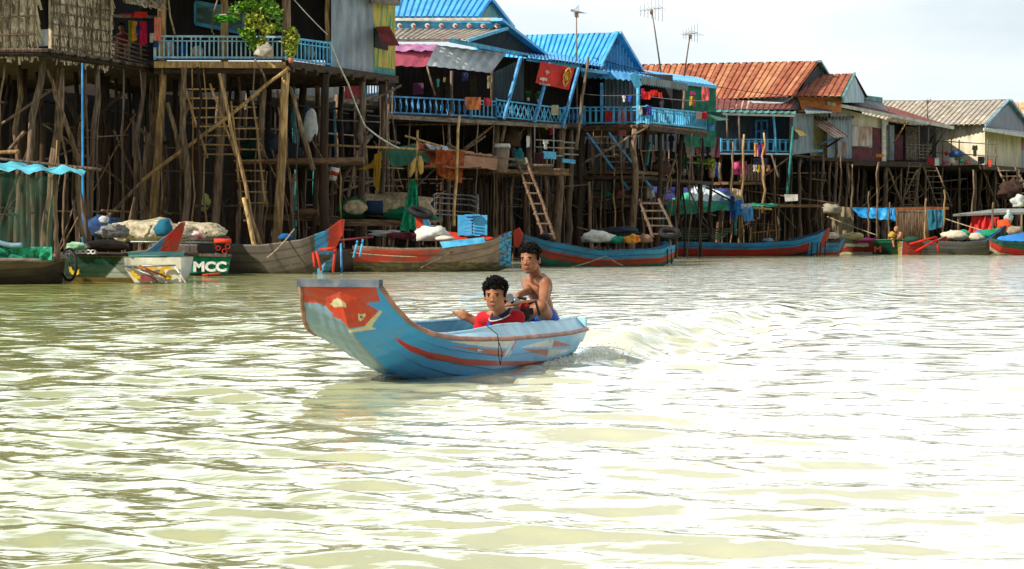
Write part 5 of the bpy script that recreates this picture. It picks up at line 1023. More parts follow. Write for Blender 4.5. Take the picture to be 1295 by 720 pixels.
forest(ch_, CF, 905, 1000, zC-.2, 9, .35, -.7, r=(.022, .045), mats=[LOGL, LOG, LOG, LOGG], part=.6, seed=905); braces(ch_, CF, 905, 1000, zC-.3, 6, seed=1000, o0=.3, o1=-.8, mats=[LOG, LOGL, LOGG], r=.022)
forest(dh, DF, 1022, 1080, zD-.2, 5, .35, -.7, r=(.022, .045), mats=[LOGL, LOG, LOG, LOGG], part=.6, seed=1022); braces(dh, DF, 1022, 1080, zD-.3, 3, seed=1080, o0=.3, o1=-.8, mats=[LOG, LOGL, LOGG], r=.022)
forest(eh, EF, 1050, 1182, zE-.2, 9, .35, -.7, r=(.022, .045), mats=[LOGL, LOG, LOG, LOGG], part=.6, seed=1050); braces(eh, EF, 1050, 1182, zE-.3, 6, seed=1182, o0=.3, o1=-.8, mats=[LOG, LOGL, LOGG], r=.022)
forest(fh_, FR, 1246, 1300, zF-.2, 5, .35, -.7, r=(.022, .045), mats=[LOGL, LOG, LOG, LOGG], part=.6, seed=1246); braces(fh_, FR, 1246, 1300, zF-.3, 3, seed=1300, o0=.3, o1=-.8, mats=[LOG, LOGL, LOGG], r=.022)
forest(th, T2, 66, 200, zT-.2, 9, .35, -.7, r=(.022, .045), mats=[LOGL, LOG, LOG, LOGG], part=.6, seed=66); braces(th, T2, 66, 200, zT-.3, 6, seed=200, o0=.3, o1=-.8, mats=[LOG, LOGL, LOGG], r=.022)
# ------------------------------------------------------------------ moored boats
def boat(name, label, sa, Da, sb, Db, st, paint, floor=None, nt=100, nw=14, inner='#6b5f50', mat=None, cat='boat', group=None, rail_m=None, rail_r=.03, shape=(.75, 1.9, 1.0, 1.0), floor_m=None, thick=.04):
    A = XY(sa, Da); B = XY(sb, Db); t = thing(name, label, cat, (A+B)/2, group)
    S, d, p, L = hull(t, A, B, st, paint, nt, nw, 0, mat or BOATM, inner, shape, thick=thick)
    if floor is not None: deck(t, S, .03, .93, floor, floor_m or PLKD)
    if rail_m: rail(t, S, 0, 1, rail_r, rail_m)
    return t, S, d, p
def zz(y, D): return H+(HY-y)/F*D
def text_on(root, txt, o, xdir, zdir, size, mat, name='lettering', font=None, sx=1.0, depth=.012, bold=.0, label=None):
    cu = bpy.data.curves.new('t', 'FONT'); cu.body = txt; cu.size = size; cu.extrude = depth; cu.offset = bold; cu.resolution_u = 3
    if font: cu.font = font
    ob = bpy.data.objects.new('t', cu); COL.objects.link(ob); dg = bpy.context.evaluated_depsgraph_get(); dg.update(); me = bpy.data.meshes.new_from_object(ob.evaluated_get(dg)); bpy.data.objects.remove(ob)
    x = Vector(xdir).normalized(); z = Vector(zdir); z = (z-x*z.dot(x)).normalized(); y = x.cross(z); Rm = Matrix((x*sx, z, -y*1.0)).transposed()
    me.materials.clear(); me.materials.append(mat); base = Vector(root.location) if root else Vector((0, 0, 0)); o = Vector(o)
    for v in me.vertices: v.co = o+Rm @ v.co-base
    n = bpy.data.objects.new(name, me); COL.objects.link(n)
    if root: n.parent = root
    if label: n['label'] = label
    return n
GREYW = '#70675d'; DKW = '#463a30'; BRW = '#7a5f48'
# netted houseboat, far left
t, S, d, p = boat('houseboat', 'dark wooden houseboat under a turquoise tarp with a green net curtain', -120, 41, 79, 42, [(0, .8, .45, -.2), (.85, .8, .45, -.2), (1, .45, .52, -.05)], lambda t, w, q: DKW if abs(w) < .86 else '#6d5c48', .3, rail_m=PLKG, rail_r=.05)
for x0, y0, x1, y1, D, r, m in ((69, 222, 73, 332, 41.3, .045, LOG), (95, 210, 104, 300, 41.9, .04, LOG), (-5, 205, -3, 335, 41.2, .05, LOG), (30, 215, 30, 330, 43, .06, LOGD), (48, 215, 47, 330, 43.2, .05, LOGD)): stilt(t, x0, y0, x1, y1, D, r, m, 'awning_pole', ext=False)
clothq('tarp_roof', None, None, [(-30, 199, 42.6), (110, 215, 42.6), (104, 222, 41.0), (-30, 213, 40.9)], M('tarp_turquoise', '#5fc4d6', '#3fa4bd', scale=2, rough=.45, bump=.4), .10, parent=t, nu=26)
stilt(t, -10, 200, 128, 215, 42.2, .03, LOGG, 'ridge_pole', ext=False)
NETG = M('net_green', '#2c6250', '#2a3a2c', scale=2.2, st=(1, 1, .7), rough=.9)
def make_net(m, alpha, sc):
    t_ = m.node_tree; pr = next(n for n in t_.nodes if n.type == 'BSDF_PRINCIPLED'); g = N(t_, 'ShaderNodeNewGeometry'); n = N(t_, 'ShaderNodeTexNoise'); n.inputs['Scale'].default_value = sc; n.inputs['Detail'].default_value = 4
    t_.links.new(g.outputs['Position'], n.inputs['Vector']); r = N(t_, 'ShaderNodeMapRange'); r.inputs[1].default_value = .3; r.inputs[2].default_value = .7; r.inputs[3].default_value = alpha-.25; r.inputs[4].default_value = alpha+.25
    t_.links.new(n.outputs[0], r.inputs[0]); t_.links.new(r.outputs[0], pr.inputs['Alpha'])
make_net(NETG, .52, 1.5)
clothq('net_curtain', None, None, [(-30, 215, 41), (66, 224, 41.05), (68, 329, 41.1), (-30, 333, 41)], NETG, .08, parent=t, nu=30, nv=20)
clothq('net_hem', None, None, [(-30, 314, 40.95), (66, 312, 41), (66, 329, 41), (-30, 331, 40.95)], M('net_green_dense', '#2fa07a', '#1d6a50', scale=9, lo=.45, hi=.55, rough=.9), .10, parent=t, nu=30)
MB().tube(sag(W(-10, 303, 40.9), W(28, 310, 40.9), .05), .05, 6).build('hose', cloth_m('#7fa3b5'), t)
# bicycle wheel hung as a fender
wc = W(87.5, 335, 41.6); wt = thing('bicycle_wheel', 'bicycle wheel hung as a fender on the green boat beside the netted houseboat', 'wheel', wc-Vector((0, 0, .33)))
ring = lambda c, rx, rz, ax=(1, 0, 0), k=28: [Vector(c)+Vector(ax)*rx*math.cos(a*2*math.pi/k)+Vector((0, 0, rz*math.sin(a*2*math.pi/k))) for a in range(k+1)]
ax = Vector((.62, -.78, 0)); MB().tube(ring(wc, .31, .31, ax), .026, 7, cap=False).build('tyre', BLACK, wt); MB().tube(ring(wc, .275, .275, ax), .013, 6, cap=False).build('rim', STEEL, wt)
mb = MB()
for a in range(12): mb.tube([wc, wc+ax*.27*math.cos(a*.5236)+Vector((0, 0, .27*math.sin(a*.5236)))], .004, 3)
mb.build('spokes', STEEL, wt)
# green and white boat
def pg(t, w, q):
    x, y = pix(q); a = abs(w)
    if y < 324 and a > .8: return '#123a2a' if y < 320.5 else '#d9a21e'
    if y > 351: return '#8a6a3c'
    if x > 133+(352-y)*.86 and x < 400: return '#c9d2cc' if x < 162 else '#dedccb'
    return '#10402c'
t, S, d, p = boat('fishing_boat', 'dark green and white boat with a yellow stripe and yellow letter C on its side', 228, 43, 10, 44.4, [(0, .55, .52, -.1), (.1, .7, .54, -.12), (.8, .7, .56, -.12), (1, .3, .6, 0)], pg, .4, nt=220, nw=30, mat=BOATC, rail_m=PLKD, rail_r=.025, inner='#4a5a50')
nS = -p if p.y > 0 else p
def side(S, d, n, x, y):     # the point on the near side that shows at pixel x, y
    best = None
    for i in range(81):
        for j in range(6, 41):
            q = S(i/80, (1 if n > 0 else -1)*j/40); a, b = pix(q); e = (a-x)**2+(b-y)**2
            if best is None or e < best[0]: best = (e, q)
    return best[1]
sgn = 1 if p.y < 0 else -1
YEL = M('letter_yellow', '#e0b21c', '#c09418', scale=9, dirt=.3); WL = M('letter_white', '#e6e6e0', '#c4c4bc', scale=9, dirt=.15)
n_ = Vector((d.y, -d.x, 0)); n_ = n_ if n_.y < 0 else -n_
xd = -d if d.x < 0 else d
o = side(S, d, sgn, 166, 345)
MB().poly([W(157, 326, 41.95), W(229, 326, 41.95), W(229, 357.5, 41.95), W(170, 357.5, 41.95), W(158, 340, 41.95)], (0, 1, 0), .05).build('white_board', M('board_offwhite', '#dedbc8', '#bcb89e', scale=4, dirt=.35), t)
for x in (166, 184.5, 202): text_on(t, 'C', W(x, 352, 41.88), (1, 0, 0), (0, 0, 1), .34, YEL, 'letter', sx=.95, bold=.018)
o = side(S, d, sgn, 91, 346); text_on(t, 'C', o+n_*.08, xd, (0, 0, 1), .42, YEL, 'letter', sx=.8, bold=.02)
o = side(S, d, sgn, 96, 321); text_on(t, 'CCCOนนร', o+n_*.07+Vector((0, 0, .02)), xd, (0, 0, 1), .16, WL, 'lettering', sx=1.1, bold=.006) if False else text_on(t, 'CCCO', o+n_*.07+Vector((0, 0, .02)), xd, (0, 0, 1), .12, WL, 'lettering', sx=1.4, bold=.004)
MB().poly([W(161, 319, 42.2), W(233, 318, 42.6), W(231, 324, 42.3), W(163, 324.5, 41.9)], (0, 1, -.3), .05).build('teal_gunwale', M('gunwale_teal', '#6fa59a', '#4c8478', scale=6, dirt=.3), t)
MB().poly([W(186, 325, 42), W(200, 325, 42), W(192, 334, 42), W(187, 334, 42)], (0, 1, 0), .04).build('burnt_patch', BLACK, t)
for a, b, r, m in (((160, 337), (215, 357), .02, STEEL), ((182, 336), (199, 357), .02, cloth_m('#6a2f24')), ((221, 337), (235, 358), .018, WHITEP), ((213, 352), (176, 336), .015, cloth_m('#a0403a')), ((155, 337), (222, 336), .02, STEEL)): MB().tube([W(*a, 41.9), W(*b, 41.6)], r, 5).build('strut', m, t)
MB().box(W(185, 352, 41.8), .22, .05, .14, 0).build('paddle_blade', cloth_m('#8a4a4c'), t)
blob('crate_cover', 'dark brown boarded hatch cover on the green and white boat', 'hatch', 134, 317.5, 43.4, 59, 15, '#4a3d34', mat=PLKD, jit=.02, dp=.35)
blob('plastic_bag', 'small green, white and red plastic bag by the bicycle wheel', 'bag', 96, 316, 42.9, 24, 9, '#c7d4c2', jit=.3, c2='#5a9a6a')
blob('tarpaulin', 'crumpled navy blue tarp heaped under the thatched house stilts', 'tarp', 130, 300, 50, 40, 28, '#2a4a7a', c2='#16294a', jit=.3)
blob('plastic_sheet', 'white patch of plastic on the navy blue tarp heap', 'sheet', 131, 282, 49, 12, 9, '#c9ccd0', jit=.3)
blob('wire_heap', 'tangle of grey wire and netting beside the green and white boat', 'netting', 143, 301, 48.5, 36, 16, '#8c8a84', jit=.4, c2='#5a5a56')
# grey boat with painted prow rising behind the CCC boat
def pp(t, w, q):
    x, y = pix(q)
    if t > .80: return '#c42e1e' if x > 214-(y-285)*.35 else ('#2b87c6' if x > 196-(y-300)*.9 else '#9a2c22')
    return GREYW
t, S, d, p = boat('wooden_boat', 'weathered boat whose red and blue striped prow points up beside the cream nets', 60, 47.5, 232, 46.5, [(0, .5, .5, -.1), (.6, .5, .55, -.1), (.8, .42, .62, .0), (.93, .28, .95, .35), (1, .10, 1.22, 1.0)], pp, .3, nt=160, nw=20)
NETC = M('net_cream', '#cfc3a6', '#8f8468', scale=9, bump=.7, rough=.95)
blob('fishing_net', 'cream fishing net piled behind the red and blue striped prow', 'fishing net', 190, 306, 49.5, 100, 28, '#cfc3a6', mat=NETC, jit=.25, n=24)
blob('fishing_net', 'cream fishing net mound on the long grey boat behind the MCC boat', 'fishing net', 245, 305, 51, 78, 24, '#cfc3a6', mat=NETC, jit=.2, n=24)
blob('blue_cloth', 'teal blue bundle on the cream net just behind the striped prow', 'bundle', 207, 299, 48.4, 22, 22, '#1f6a86', jit=.3)
blob('plastic_bag', 'white and red plastic bag on the cream net near the striped prow', 'bag', 244, 304, 49.5, 26, 13, '#e6dcd4', c2='#c0453c', jit=.35)
# MCC boat: square stern towards the water
t, S, d, p = boat('fishing_boat', 'small boat with a green stern board lettered MCC', 263, 48.9, 215, 54, [(0, .48, .46, .05), (.3, .52, .46, -.05), (1, .3, .5, 0)], lambda t, w, q: '#d9dcd2' if t > .005 else '#13805a', .25, nt=30, mat=BOATC, rail_m=TEAL)
MB().poly([W(234, 321.5, 48.75), W(292, 323, 48.75), W(288, 346, 48.75), W(238, 345, 48.75)], (0, 1, 0), .05).build('stern_board', M('stern_green', '#148a62', '#0d6a4a', scale=5, dirt=.2), t)
MB().poly([W(219, 322, 50.6), W(233.5, 322, 48.78), W(237, 344, 48.78), W(222, 341, 50.6)], (.3, 1, 0), .04).build('side_board', WHITEP, t)
text_on(t, 'MCC', W(244, 343, 48.70), (1, 0, 0), (0, 0, 1), .30, WL, sx=1.16, bold=.014); text_on(t, '8', W(222.5, 337, 50.2), Vector((.62, -.78, 0)), (0, 0, 1), .22, cloth_m('#b0342c'), 'number', bold=.008)
board(t, 'stern_beam', W(233, 322, 48.7), W(293, 323.5, 48.7), LOGG, .06, .08); rod = cloth_m('#c23a24')
for a, b in (((267, 347), (249, 362)), ((266, 347), (268, 363)), ((256, 348), (278, 346)), ((268, 350), (262, 347))): MB().tube([W(*a, 48.6), W(*b, 48.3)], .022, 5).build('prop_strut', rod, t)
e = thing('boat_engine', 'long tailed boat engine in black and red above the MCC stern', 'engine', W(279, 322, 48.9)); MB().ell(W(281, 309, 48.9), .20, .2, .22, 12, jit=.15).build('engine_block', BLACK, e)
MB().tube([W(271, 305, 48.7), W(292, 305, 48.7)], .055, 8).build('red_tank', cloth_m('#e0472c'), e); MB().tube([W(165, 306, 48.2), W(272, 307, 48.7)], .022, 6).build('shaft', STEEL, e)
for x, y in ((276, 314), (284, 318), (288, 312)): MB().tube(ring(W(x, y, 48.6), .05, .05), .012, 5, cap=False).build('hose_loop', cloth_m('#b82c28'), e)
MB().tube([W(220, 303, 48.7), W(240, 303, 48.7), W(240, 318, 48.7)], .015, 5).build('frame_bar', STEEL, e)
# long grey boat
def p5(t, w, q):
    x, y = pix(q)
    if t > .86: return '#cf3a22' if x > 415+(300-y)*.05 and y < 318 else ('#2a86b4' if y < 322 and x > 398 else '#4d473f')
    return '#6a625a' if abs(w) > .35 else '#4b443c'
t, S, d, p = boat('wooden_boat', 'long unpainted grey boat with a red and blue prow under the railed veranda', 205, 52.8, 434, 50.8, [(0, .5, .72, -.1), (.3, .62, .70, -.12), (.62, .60, .70, -.12), (.82, .48, .82, -.02), (.93, .30, 1.02, .35), (1, .08, 1.30, .95)], p5, .35, nt=200, nw=22, inner='#3f74a0')
for a, b in (((424, 314), (421, 344)), ((400, 318), (406, 342)), ((396, 320), (398, 338)), ((404, 316), (424, 314))): MB().tube([W(*a, 50.3), W(*b, 50.1)], .035, 5).build('red_strut', rod, t)
MB().tube(sag(W(338, 326, 50.2), W(372, 290, 51), .05), .02, 5).build('mooring_rope', ROPE, t); blob('jerrycan', 'blue container in the grey boat below the long leaning pole', 'container', 361, 304, 51.8, 18, 9, '#1f5f96', jit=.1)
# small dark boat with red rod
t, S, d, p = boat('small_boat', 'small dark boat with pale blue ribs and a crossing red pole between two bigger boats', 402, 53, 486, 54.5, [(0, .4, .55, -.05), (1, .5, .62, -.05)], lambda t, w, q: '#3a302a' if int(t*9) % 4 else '#4a93ae', .3, nt=60)
for a, b, m in (((412, 306), (472, 300), cloth_m('#6e2a30')), ((431, 307), (432, 349), BLUED), ((459, 303), (455, 325), BLUEP), ((452, 305), (447, 326), BLUEP)): MB().tube([W(*a, 52.4), W(*b, 52.2)], .028, 5).build('pole', m, t)
# brown and red boat
def p7(t, w, q):
    x, y = pix(q)
    if x > 632 and y < 336: return '#2a9fd0' if noise3(x*.35, y*.35) > -.15 else '#3a3630'
    if y < 308+(x-540)*-.02 and 546 < x < 606 and y > 303-(x-560)*.12: return '#1f9fdc'
    if 316 < y < 331 and x < 560-(y-316)*1.5: return '#bf3a22'
    if y > 332: return '#4e4630' if noise3(x*.1, y*.3) > 0 else '#6a6238'
    return '#8c7866'
t, S, d, p = boat('wooden_boat', 'big brown boat with faded red band and blue flecked prow beside the blue crate', 446, 53.8, 646, 54.2, [(0, .6, .66, -.12), (.3, .72, .60, -.14), (.6, .7, .62, -.14), (.85, .55, .78, -.08), (1, .22, 1.02, .1)], p7, .3, nt=230, nw=30, inner='#a8392a')
MB().poly([W(544, 290, 55.2), W(622, 300, 55), W(630, 305, 54.9), W(560, 306, 55)], (0, 1, 0), .04).build('red_washboard', cloth_m('#c23a24'), t); MB().poly([W(556, 306, 53.3), W(612, 300, 53.4), W(614, 307, 53.4), W(560, 314, 53.2)], (0, 1, 0), .04).build('blue_washboard', BLUEP, t)
stern = MB(); stern.poly([W(524, 272, 54.2), W(534, 275, 54.2), W(538, 296, 54.2), W(529, 298, 54.2)], (.2, 1, 0), .12); stern.build('red_stern_post', cloth_m('#c23a24'), t)
MB().poly([W(534, 276, 54.2), W(541, 278, 54.2), W(546, 290, 54.2), W(537, 293, 54.2)], (.2, 1, 0), .10).build('blue_stern_post', BLUEP, t)
MB().tube(sag(W(532, 339, 53.2), W(606, 302, 53.6), -.0), .018, 5).build('boat_hook', LOGG, t); MB().tube(sag(W(437, 319, 53.2), W(527, 325, 53.2), .02), .014, 5).build('mooring_rope', ROPE, t)
# blue, red and green boat
def p8(t, w, q):
    a = abs(w); return '#3a8fb4' if a > .74 else ('#b5482e' if a > .50 else ('#1f7a58' if a > .30 else '#33513c'))
t, S, d, p = boat('painted_boat', 'worn boat banded blue, red and green loaded with sacks and a tyre', 850, 62.5, 660, 61, [(0, .25, .62, .12), (.12, .55, .50, -.1), (.5, .75, .45, -.15), (.85, .6, .72, -.1), (1, .2, .92, .2)], p8, .25, nt=200, nw=26, inner='#2f7f9f')
MB().poly([W(649, 292, 60.5), W(656, 288, 60.5), W(661, 297, 60.5), W(655, 314, 60.5), W(650, 310, 60.5)], (.2, 1, 0), .14).build('prow_post', cloth_m('#b9442e'), t); MB().tube(sag(W(720, 339, 60), W(766, 324, 60.3), .02), .015, 5).build('mooring_rope', ROPE, t); MB().tube(sag(W(766, 324, 60.3), W(788, 336, 60.1), .02), .015, 5).build('mooring_rope', ROPE, t)
for x in (844, 849): MB().tube([W(x, 315, 62), W(x, 334, 62)], .02, 5).build('rudder_rod', BLACK, t)
# long red and blue boat
def p9(t, w, q):
    x, y = pix(q); a = abs(w)
    if t > .93: return '#c9452e' if x > 1040-(y-300)*.4 else '#2a9bd0'
    if t > .86 and a > .2: return '#2a9bd0' if x+y*.6 > 1200 else '#bf3a26'
    return '#2f94c4' if a > .78 else ('#bf3423' if a > .42 else '#2f2b2a')
t, S, d, p = boat('painted_boat', 'long low red hulled boat with a blue band and upturned tip before the tarp shelter', 835, 86, 1049, 87.5, [(0, .5, .60, -.1), (.5, .8, .52, -.15), (.75, .75, .60, -.12), (.9, .5, .85, -.02), (.97, .22, 1.05, .35), (1, .07, 1.15, .85)], p9, .3, nt=240, nw=24, inner='#3a6f8c')
for x in (1027, 1034, 1038, 1044): MB().tube([W(x, 306, 86.5), W(x-1, 325, 86.5)], .025, 4).build('mooring_stake', LOGD, t)
# small blue/red, then the lettered one
t, S, d, p = boat('small_boat', 'small sky blue and salmon boat heaped with nets between two red boats', 1026, 89.5, 1065, 90.3, [(0, .5, .5, -.1), (.7, .5, .5, -.1), (1, .2, .7, .1)], lambda t, w, q: '#4aa3cf' if abs(w) > .6 else '#bf5a48', .25, nt=60)
def p11(t, w, q):
    x, y = pix(q); 
    if y < 306: return '#17704a'
    if x > 1103: return '#123e2c' if y > 307 else '#17704a'
    if 1069 < x < 1098 and 308 < y < 312: return '#ddd8cc'
    return '#8f2420' if y < 319 else '#d6cfbe'
t, S, d, p = boat('fishing_boat', 'green and dark red boat lettered M with the sitting man aboard', 1158, 92, 1062, 93, [(0, .6, .62, -.1), (.8, .6, .6, -.1), (1, .4, .62, 0)], p11, .3, nt=120, nw=20, rail_m=cloth_m('#1c7a4e'), mat=BOATC)
n_ = Vector((d.y, -d.x, 0)); n_ = n_ if n_.y < 0 else -n_; text_on(t, 'M', W(1105, 319, 90.9), (1, 0, 0), (0, 0, 1), .34, cloth_m('#d2592c'), 'letter', sx=1.25, bold=.012); text_on(t, 'Σ', W(1067, 313, 91.8), (1, 0, 0), (0, 0, 1), .17, WL, 'letter', bold=.01)
t, S, d, p = boat('small_boat', 'red boat with a yellow and white curved stern beside the sitting man', 1196, 90.5, 1136, 90.6, [(0, .35, .78, .2), (.3, .5, .55, -.1), (.8, .5, .55, -.1), (1, .4, .58, 0)], lambda t, w, q: '#a92a26' if t < .93 else ('#d9a83a' if t > .97 else '#d8d4c8'), .3, nt=80)
for a, b in (((1150, 309), (1184, 300)), ((1184, 300), (1184, 305)), ((1158, 318), (1184, 304)), ((1185, 305), (1187, 320))): MB().tube([W(*a, 89.6), W(*b, 89.5)], .05, 5).build('red_pole', cloth_m('#c4261e'), t)
blob('bowl', 'dark green bowl of goods in the boat right of the sitting man', 'bowl', 1153, 307, 90, 20, 8, '#1f4a3c', jit=.05)
t, S, d, p = boat('wooden_boat', 'plain grey boat with a blunt dark upturned bow in front of the red tarp', 1164, 90.5, 1272, 90.3, [(0, .5, .62, -.1), (.5, .65, .55, -.12), (.75, .6, .62, -.1), (.9, .35, .95, .15), (.97, .22, 1.2, .6), (1, .15, 1.25, 1.0)], lambda t, w, q: '#33383c' if t > .86 else ('#7d7468' if abs(w) < .5 else '#5b5c5c'), .3, nt=150, nw=20, inner='#2c62a0')
def p14(t, w, q): a = abs(w); return '#155a50' if a > .66 else ('#c4261e' if a > .25 else '#c4b89a')
t, S, d, p = boat('painted_boat', 'red and dark green boat covered with a bright blue sheet at the river bend', 1360, 90, 1252, 88.8, [(0, .5, .6, -.1), (.6, .6, .55, -.1), (.9, .4, .6, 0), (1, .12, .72, .2)], p14, .3, nt=100, nw=18)
clothq('blue_sheet', 'bright blue sheet spread over the red and dark green boat', 'tarp', [(1262, 300, 89.5), (1330, 288, 90), (1340, 303, 88.9), (1258, 306, 88.6)], M('tarp_blue', '#1f7fd0', '#155fa8', scale=2, rough=.5), .08)
# ------------------------------------------------------------------ cargo on the boats
blob('sack', 'round white sack in the brown boat below the tyre', 'sack', 545, 305, 54.2, 36, 19, '#e2e0d4', jit=.34); blob('sack', 'flat white sack end beside the round white sack', 'sack', 562, 305, 54, 26, 7, '#d8d4c6', jit=.1)
blob('cloth_pile', 'black and maroon cloth pile in the small dark boat near the big net mound', 'bundle', 508, 303, 55, 36, 10, '#2c2228', jit=.35, c2='#7a2c34')
blob('cloth_pile', 'grey white rags in the brown boat left of the tyre', 'bundle', 488, 299, 55.3, 40, 8, '#a9a8a4', jit=.35)
def tyre(label, x, y, D, rx, rz, tube_r, tilt=.35):
    c = W(x, y, D); k = D/F; pts = [c+Vector((math.cos(a/24*6.283)*rx*k, math.sin(a/24*6.283)*rx*k*.5, math.sin(a/24*6.283)*rz*k-math.cos(a/24*6.283)*tilt*rz*k)) for a in range(25)]
    return tag(MB().tube(pts, tube_r, 9, cap=False).build('tyre', BLACK), label, 'tyre')
tyre('old car tyre balanced on the red and blue stern posts', 532, 269, 54.1, 13, 4, .075, .9); tyre('car tyre lying on the stern of the blue, red and green boat', 847, 295, 62.2, 11, 4.5, .085, 0)
tag(MB().ell(W(690, 300, 62), .2, .2, .12, 10, jit=.2).build('net_bundle', BLACK), 'dark net bundle in the bow of the blue, red and green boat', 'bundle')
blob('sack', 'large white sack in the middle of the blue, red and green boat', 'sack', 756, 307, 62, 42, 15, '#e0ddd2', jit=.26); blob('green_cloth', 'bright green cloth beside the large white sack', 'cloth', 783, 308, 61.8, 22, 9, '#1f9a78', jit=.3); blob('cloth_pile', 'yellow and red cloth heap near the tyre end of the banded boat', 'cloth', 799, 308, 61.6, 20, 12, '#d8b23a', c2='#c02a2c', jit=.3); blob('net_bundle', 'brown net bundle between the yellow cloth and the tyre', 'fishing net', 816, 307, 61.8, 18, 11, '#8c6a58', jit=.25)
blob('engine_cover', 'black engine under straps behind the large white sack', 'engine', 782, 297, 63.5, 50, 10, '#1c2430', jit=.3)
blob('cloth_bag', 'grey cloth bag resting on the gunwale of the long red boat', 'bag', 971, 307, 86.5, 14, 6, '#7b92a4', jit=.2)
for i, (x, y, w_, h_, c_, lb) in enumerate(((1207, 304, 34, 13, '#d9cfb4', 'broad cream sack at the stern end of the plain grey boat'), (1234, 304, 26, 10, '#d4caae', 'smaller cream sack nearer the blunt bow of the plain grey boat'), (1218, 298, 18, 7, '#2f9a78', 'green net between the two cream sacks'), (1255, 302, 34, 13, '#1f8f68', 'green net heap under the red tarp'), (1283, 298, 20, 12, '#9c8c78', 'brown round basket beyond the blunt dark bow'), (1078, 303, 30, 9, '#b0a070', 'straw coloured net in the boat lettered M'), (1048, 302, 24, 8, '#d9c9bc', 'white and red cloth in the small sky blue boat'), (1238, 299, 12, 8, '#2a7fc0', 'small blue bundle leaning by the second cream sack'))):
    blob(('sack', 'sack', 'fishing_net', 'fishing_net', 'basket', 'fishing_net', 'cloth_pile', 'bundle')[i], lb, ('sack', 'sack', 'fishing net', 'fishing net', 'basket', 'fishing net', 'cloth', 'bundle')[i], x, y, 91.2, w_, h_, c_, jit=.2)
blob('pink_cloth', 'long pink cloth lying along the rim of the boat lettered M', 'cloth', 1094, 305, 92, 26, 4, '#d24a9a', jit=.15)
t = thing('crate', 'open bright blue plastic crate standing on end in the brown boat', 'crate', W(598, 298, 55)); mb = MB(); c = W(597.5, 285, 55)
a = .42; 
for s in (-1, 1): mb.beam(c+Vector((s*.20, 0, -.26)), c+Vector((s*.20, 0, .26)), .03, .36, up=(1, 0, 0))
mb.beam(c+Vector((-.2, 0, .26)), c+Vector((.2, 0, .26)), .36, .03); mb.beam(c+Vector((-.2, 0, -.26)), c+Vector((.2, 0, -.26)), .36, .03); mb.build('crate_frame', BLUEP, t)
mb = MB()
for i in range(7): mb.beam(c+Vector((-.20, -.17, -.24+.08*i)), c+Vector((.02, -.19, -.24+.08*i)), .02, .03)
mb.build('crate_slats', BLUED, t)
# ------------------------------------------------------------------ jetty with the net mound
jt = thing('jetty', 'low plank jetty on posts carrying the big net mound beside the brown boat', 'jetty', W(470, 330, 58))
MB().poly([W(396, 277, 57.5), W(535, 279, 57.5), W(560, 275, 60.5), W(400, 273, 60.5)], (0, 0, -1), .12).build('deck', PLK, jt); board(jt, 'edge_beam', W(300, 274, 57.6), W(396, 276, 57.4), PLK, .16, .1); board(jt, 'edge_beam', W(396, 281, 57.4), W(536, 283, 57.4), PLK, .18, .1)
for x in (310, 350, 396, 430, 478, 528): MB().tube([W(x, 280, 57.6), XY(x, 57.6)-Vector((0, 0, .4))], .07, 6).build('post', LOGD, jt)
clothq('jetty_ledge', None, None, [(430, 275, 57.4), (430.5, 275, 57.4), (430.5, 276, 57.4), (430, 276, 57.4)], PLK, .001, 1, 1, jt)
blob('fishing_net', 'big beige fishing net mound heaped on the jetty', 'fishing net', 497, 277, 59, 110, 34, '#c9b897', mat=M('net_beige', '#c2b08c', '#84745a', scale=9, bump=.7, rough=.95), jit=.2, n=30)
blob('net_bag', 'green bag with a round pale patch at the left end of the net mound', 'bag', 445, 276, 58.2, 42, 26, '#17704c', jit=.08, n=20); tag(MB().ell(W(449, 262.5, 57.65), .33, .06, .19, 16, jit=.1).build('net_patch', M('net_beige', '#c2b08c', '#84745a', scale=9)), 'pale coiled net seen in the mouth of the green bag', 'fishing net')
tag(MB().tube([W(464, 263, 58), W(484, 263, 58)], .2, 16).build('drum', cloth_m('#1d3a52')), 'dark blue drum lying beside the green bag', 'drum')
clothq('green_net', 'bright green net hanging from a pole over the jetty', 'fishing net', [(519, 228, 57.4), (526, 228, 57.4), (534, 290, 57.2), (505, 292, 57.2)], M('net_green2', '#1aa070', '#0f6e4c', scale=12, bump=.5), .18, nu=20, nv=20, fr=6)
blob('green_net', 'spread green net lying at the foot of the hanging green net', 'fishing net', 520, 279, 58, 60, 16, '#137a54', jit=.3)
for i, (x, y) in enumerate(((522, 212), (532, 209))): tag(MB().ell(W(x, y, 57.5), .08, .07, .26, 10, jit=.2, rot=Matrix.Rotation(.25-.3*i, 3, 'Y')).build('float_bundle', cloth_m('#c9a45a')), ('yellow float bundle above the green net, the fuller one', 'yellow float bundle above the green net with a green strap')[i], 'float')
t = thing('metal_frame', 'bare metal rack frame standing on the jetty behind the blue crate', 'rack', W(575, 285, 60))
for y in (247, 252, 259, 268, 273): MB().tube([W(546+(y % 3)*2, y, 60), W(552, y-2, 61.5), W(596, y+1, 61.5), W(605, y+5, 60)], .022, 5).build('rail', STEEL, t)
for x in (549, 575, 604): MB().tube([W(x, 246, 60), W(x, 284, 60)], .02, 5).build('upright', STEEL, t)
